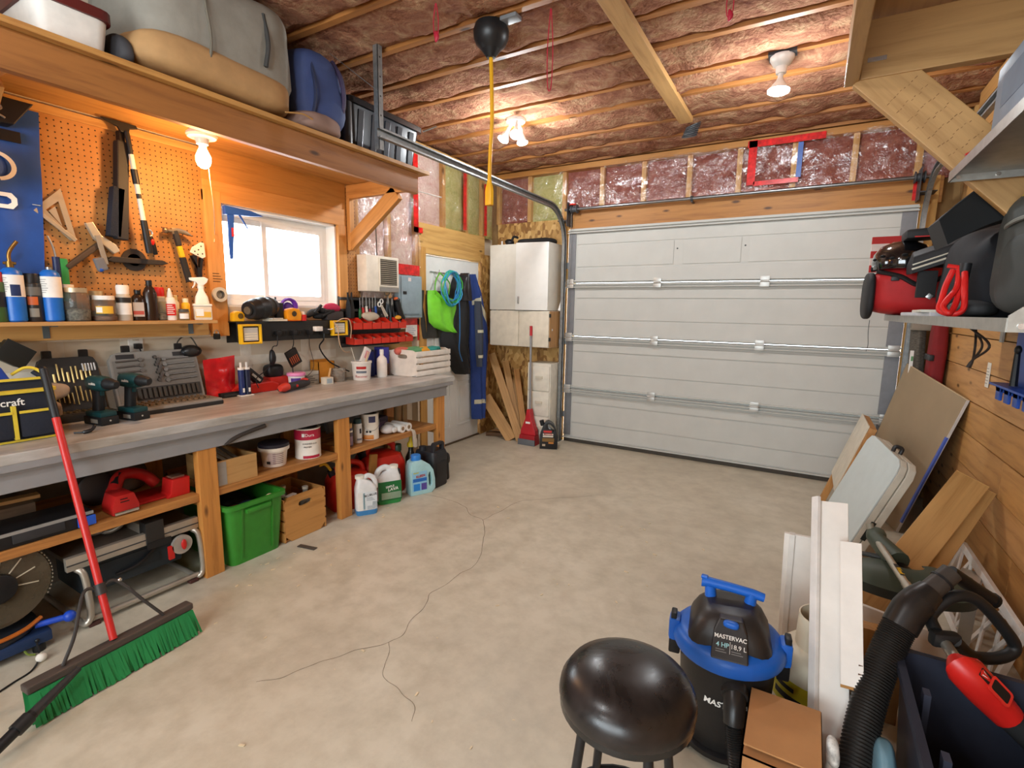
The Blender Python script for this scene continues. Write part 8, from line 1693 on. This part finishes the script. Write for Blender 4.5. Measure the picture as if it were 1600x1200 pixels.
t = thing('round_stool', 'round stool with a scuffed glossy black padded seat', 'stool', (-.285, 1.02, 0))
sc = Vector((-.285, 1.02, 0)); 
m, nt, b = _new('vinyl'); v = _coord(nt, 1); n = _noise(nt, v, 6, 6, .7, .8); r = _ramp(nt, n.outputs[0], [(.35, lin('#141313')), (.62, lin('#2a2422')), (.8, lin('#4a3c38'))]); nt.links.new(r.outputs[0], b.inputs['Base Color'])
rr = _ramp(nt, n.outputs[0], [(.3, (.2,)*3+(1,)), (.7, (.42,)*3+(1,))]); nt.links.new(rr.outputs[0], b.inputs['Roughness']); VINYL = m
MB().lathe([(.140, .475), (.149, .480), (.152, .494), (.149, .512), (.134, .536), (.10, .553), (.05, .561), (0, .563)], sc, 48, squash=(1.0, 1.0)).build('seat_pad', VINYL, t)
MB().lathe([(.142, .462), (.149, .465), (.149, .48), (.14, .482)], sc, 44).build('seat_band', M('#4a4a4a', .25, .8), t); MB().lathe([(0, .455), (.14, .458), (.14, .464), (0, .464)], sc, 36).build('seat_base', BLK, t)
for k in range(4):
    a = radians(45+90*k); MB().tube([sc+Vector((.10*cos(a), .10*sin(a), .458)), sc+Vector((.155*cos(a), .155*sin(a), .003))], .011, 10).build('leg', M('#3a3a3c', .3, .7), t)
MB().tube([sc+Vector((.137*cos(a*2*pi/28), .137*sin(a*2*pi/28), .16)) for a in range(28)], .008, 8, True).build('foot_ring', M('#3a3a3c', .3, .7), t)

t = thing('cardboard_box', 'brown cardboard box with a bent flap at the bottom of the picture', 'cardboard box', (.03, 1.36, 0))
CB_ = M('#b07d4e', .8, var=.04); x0, x1, y0, y1, h = -.055, .118, 1.22, 1.475, .285
MB().box((x0, y0, 0), (x0+.005, y1, h)).box((x1-.005, y0, 0), (x1, y1, h)).box((x0, y0, 0), (x1, y0+.005, h)).box((x0, y1-.005, 0), (x1, y1, h)).box((x0, y0, 0), (x1, y1, .005)).build('carton', CB_, t, smooth=0)
MB().add([(x0+.002, y1-.003, h), (x1-.002, y1-.003, h), (x1-.004, y0+.02, h+.012), (x0+.004, y0+.02, h+.012)], [(0, 1, 2, 3)]).build('flap', M('#b78452', .8, var=.04), t, solid=.004, smooth=0); MB().box((x0, y0, h-.002), (x1, y1, h)).build('under_flap', CB_, t, smooth=0)
MB().add([(x0+.002, y1-.002, h+.002), (x1-.002, y1-.002, h+.002), (x1-.006, y1+.012, h-.05), (x0+.004, y1+.012, h-.05)], [(0, 1, 2, 3)]).build('flap', CB_, t, solid=.004, smooth=0)
t = thing('receipt_paper', 'crumpled white printed paper beside the cardboard box', 'paper', (.145, 1.36, .2)); softbag(t, (.142, 1.375, .262), (.016, .03, .03), M('#d8d6d0', .6, var=.3, nscale=60), .8, .3, 30, 2, 'paper'); MB().cyl((.142, 1.375, .0), (.142, 1.375, .24), .012, n=10).build('tube', M('#c9c2b6', .6), t)

NB = M('#2c2f3b', .35); NI = M('#353845', .4)
t = tote('open dark navy tote in the bottom right corner', (.30, 1.16, 0), (.77, 1.70), .405, NB, NB, name='navy_tote', ribs=False, lid=False, lip=.012, taper=.9)
MB().prism([(.33, .40), (.345, .40), (.345, .06), (.34, .06)], (0, 1.30, 0), (1, 0, 0), (0, 0, 1), (0, .03, 0)).build('rib', NI, t, smooth=0); MB().prism([(.33, .40), (.345, .40), (.345, .06), (.34, .06)], (0, 1.52, 0), (1, 0, 0), (0, 0, 1), (0, .03, 0)).build('rib', NI, t, smooth=0)
t = thing('teal_bag', 'pale teal plastic bag squeezed beside the navy tote', 'bag', (.262, 1.42, 0)); softbag(t, (.258, 1.42, .13), (.026, .14, .13), M('#6a8e9c', .35), .6, .15, 9, 4)
t = thing('wood_scrap_pile', 'brown timber block standing behind the corrugated hose', 'wood block', (.30, 1.95, 0)); MB().box((.24, 1.92, 0), (.285, 1.97, .32)).build('block', SHOP['Z'], t, bevel=.003); MB().box((.30, 1.93, 0), (.36, 1.98, .26)).build('block', WOOD('#8d6436', '#6a4824', 'Z'), t, bevel=.003)

# corrugated hose (large dust hose)
HZ = M('#26221f', .38)
t = thing('corrugated_hose', 'thick black corrugated dust hose looping over the boards and tote', 'hose', (.2, 1.3, 0))
hc = [(.340, 1.757, .535), (.318, 1.738, .508), (.282, 1.69, .435), (.245, 1.615, .34), (.213, 1.51, .24), (.197, 1.38, .14), (.195, 1.22, .07), (.20, 1.02, .05)]
hp_ = bez(hc, 34); MB().tube(hp_, [.0425 if k % 2 else .0385 for k in range(len(hp_))], 20).build('hose', HZ, t)
MB().tube(bez([(.296, 1.71, .463), (.318, 1.738, .508), (.342, 1.759, .538), (.366, 1.778, .562)]), [.044, .0445, .042, .034], 18).build('cuff', M('#221e1c', .35), t); MB().tube([(.355, 1.77, .552), (.414, 1.815, .617)], [.029, .027], 16).build('connector', M('#3a332e', .4), t); MB().tube([(.39, 1.797, .590), (.394, 1.800, .594)], .031, 16).build('connector_ring', BLK, t)
t = thing('vacuum_wand', 'short black vacuum wand lying behind the loop handle', 'vacuum wand', (.53, 2.09, .42)); MB().tube([(.467, 2.063, .518), (.56, 2.105, .45), (.593, 2.121, .427)], [.021, .022, .023], 14).build('tube', BLK, t); MB().tube([(.590, 2.12, .429), (.598, 2.124, .423)], .026, 14).build('mouth', M('#0d0d0d', .5), t)

# string trimmer
t = thing('string_trimmer', 'electric string trimmer with green guard and red motor lying over the navy tote', 'string trimmer', (.40, 1.9, .35))
H0, H1 = Vector((.300, 2.46, .448)), Vector((.412, 1.612, .452)); dd = (H1-H0).normalized(); TG = M('#434c3f', .5)
MB().cyl(H0+dd*.03, H0+dd*.42, .0125, n=12).cyl(H0+dd*.42, H1+dd*.02, .0145, n=12).build('shaft', M('#c9c2b4', .3, .8), t)
MB().cbox(H0+dd*.34+Vector((0, 0, .0128)), (.013, .085, .001), Matrix.Rotation(math.atan2(dd.y, dd.x)-pi/2, 4, 'Z')).build('shaft_label', M('#23201e', .5), t, smooth=0)
text('lettering', 'Weed', .020, face(H0+dd*.35+Vector((0, 0, .0136)), dd, Vector((0, 0, 1)).cross(dd)), YEL, t, bold=.0003)
MB().ball(H0+Vector((.01, -.01, .0)), (.035, .05, .032), e=.8).build('gear_head', TG, t); MB().cyl(H0+Vector((-.01, .0, .02)), H0+Vector((-.015, .01, .04)), .014, n=10).build('knob', M('#8d8878', .5), t)
gc = Vector((.385, 2.30, .395))
def g_f(a, c):
    th = radians(-172+195*a); r_ = .055+.145*c
    return gc + Vector((r_*cos(th)*1.12, r_*sin(th)*.72, .04-.075*c*c - .02*(1-c)))
MB().grid(g_f, 26, 8).build('guard', TG, t, solid=.004, smooth=60)
def g_r(a, c):
    th = radians(-172+195*a); r_ = .20; return gc + Vector((r_*cos(th)*1.12, r_*sin(th)*.72, -.035-.035*c))
MB().grid(g_r, 26, 2).build('guard_skirt', M('#272a22', .5), t, solid=.004, smooth=60)
MB().tube([H0+dd*.03, gc+Vector((-.02, 0, .02))], [.03, .045], 12).build('guard_neck', TG, t); MB().lathe([(0, -.06), (.045, -.06), (.05, -.04), (.05, 0), (.02, .02), (0, .02)], gc+Vector((-.02, .0, .0)), 22).build('spool', BLK, t)
MB().prism([(-.075, -.012), (.02, -.02), (.04, .0), (.02, .016), (-.07, .006)], gc+Vector((-.07, .03, .01)), (1, 0, 0), (0, 1, 0), (0, 0, .012)).build('guard_wing', M('#3a3d3c', .5), t, bevel=.003)
Q = H0+dd*.62
Q2 = Q.lerp(H1, .55)
MB().tube(bez([Q2+Vector((-.02, .01, .02)), (.373, 1.77, .496), (.425, 1.809, .548), (.489, 1.845, .534), (.569, 1.876, .444), (.588, 1.879, .40), (.551, 1.853, .375), (.487, 1.817, .379), Q2+Vector((.02, .0, .012))], 6), .0165, 12).build('loop_handle', M('#1b1a1a', .5), t); MB().cbox(Q2+Vector((0, 0, .008)), (.07, .03, .04), Matrix.Rotation(.4, 4, 'Z')).build('handle_clamp', M('#1f1e1d', .5), t, bevel=.008)
MB().cyl(Q-dd*.12, Q-dd*.08, .02, n=14).build('coupling', M('#5a554c', .5), t)
TR = M('#c8221c', .35)
m0 = H1; e1, e2, e3, e4 = [m0+Vector((.075*k*1.0, .028*k-.02*k, -.075*k)) for k in (0, .7, 1.4, 2.1)]
MB().tube([m0-dd*.02, m0, e1+Vector((.01, 0, -.008)), e2, e3], [.022, .036, .044, .043, .036], 16).build('motor_housing', TR, t); MB().tube([e3, e3.lerp(e4, .3), e4, e4+Vector((.06, 0, -.06))], [.034, .03, .026, .028], 14).build('rear_grip', M('#2c2d2e', .5), t)
nn = Vector((.3, -.6, .75)).normalized(); w0 = e2+nn*.0455; ux = (e3-e2).normalized(); vx = nn.cross(ux)
MB().prism(rrect(.05, .032, .006), w0+ux*.012, ux, vx, nn*.004).build('vent_slot', BLK, t, smooth=0); MB().frame(rrect(.062, .044, .008), rrect(.05, .032, .006), w0+ux*.012, ux, vx, nn*.005).build('vent_rim', M('#e0342a', .4), t, smooth=0)
w1 = m0.lerp(e2, .55)+nn*.045; MB().prism(rrect(.03, .026, .003), w1, ux, vx, nn*.002).build('badge', M('#1d1b1b', .4), t, smooth=0); MB().prism([(-.008, -.007), (.008, .0), (-.008, .007)], w1+nn*.002, ux, vx, nn*.001).build('badge_arrow', WINK, t, smooth=0)
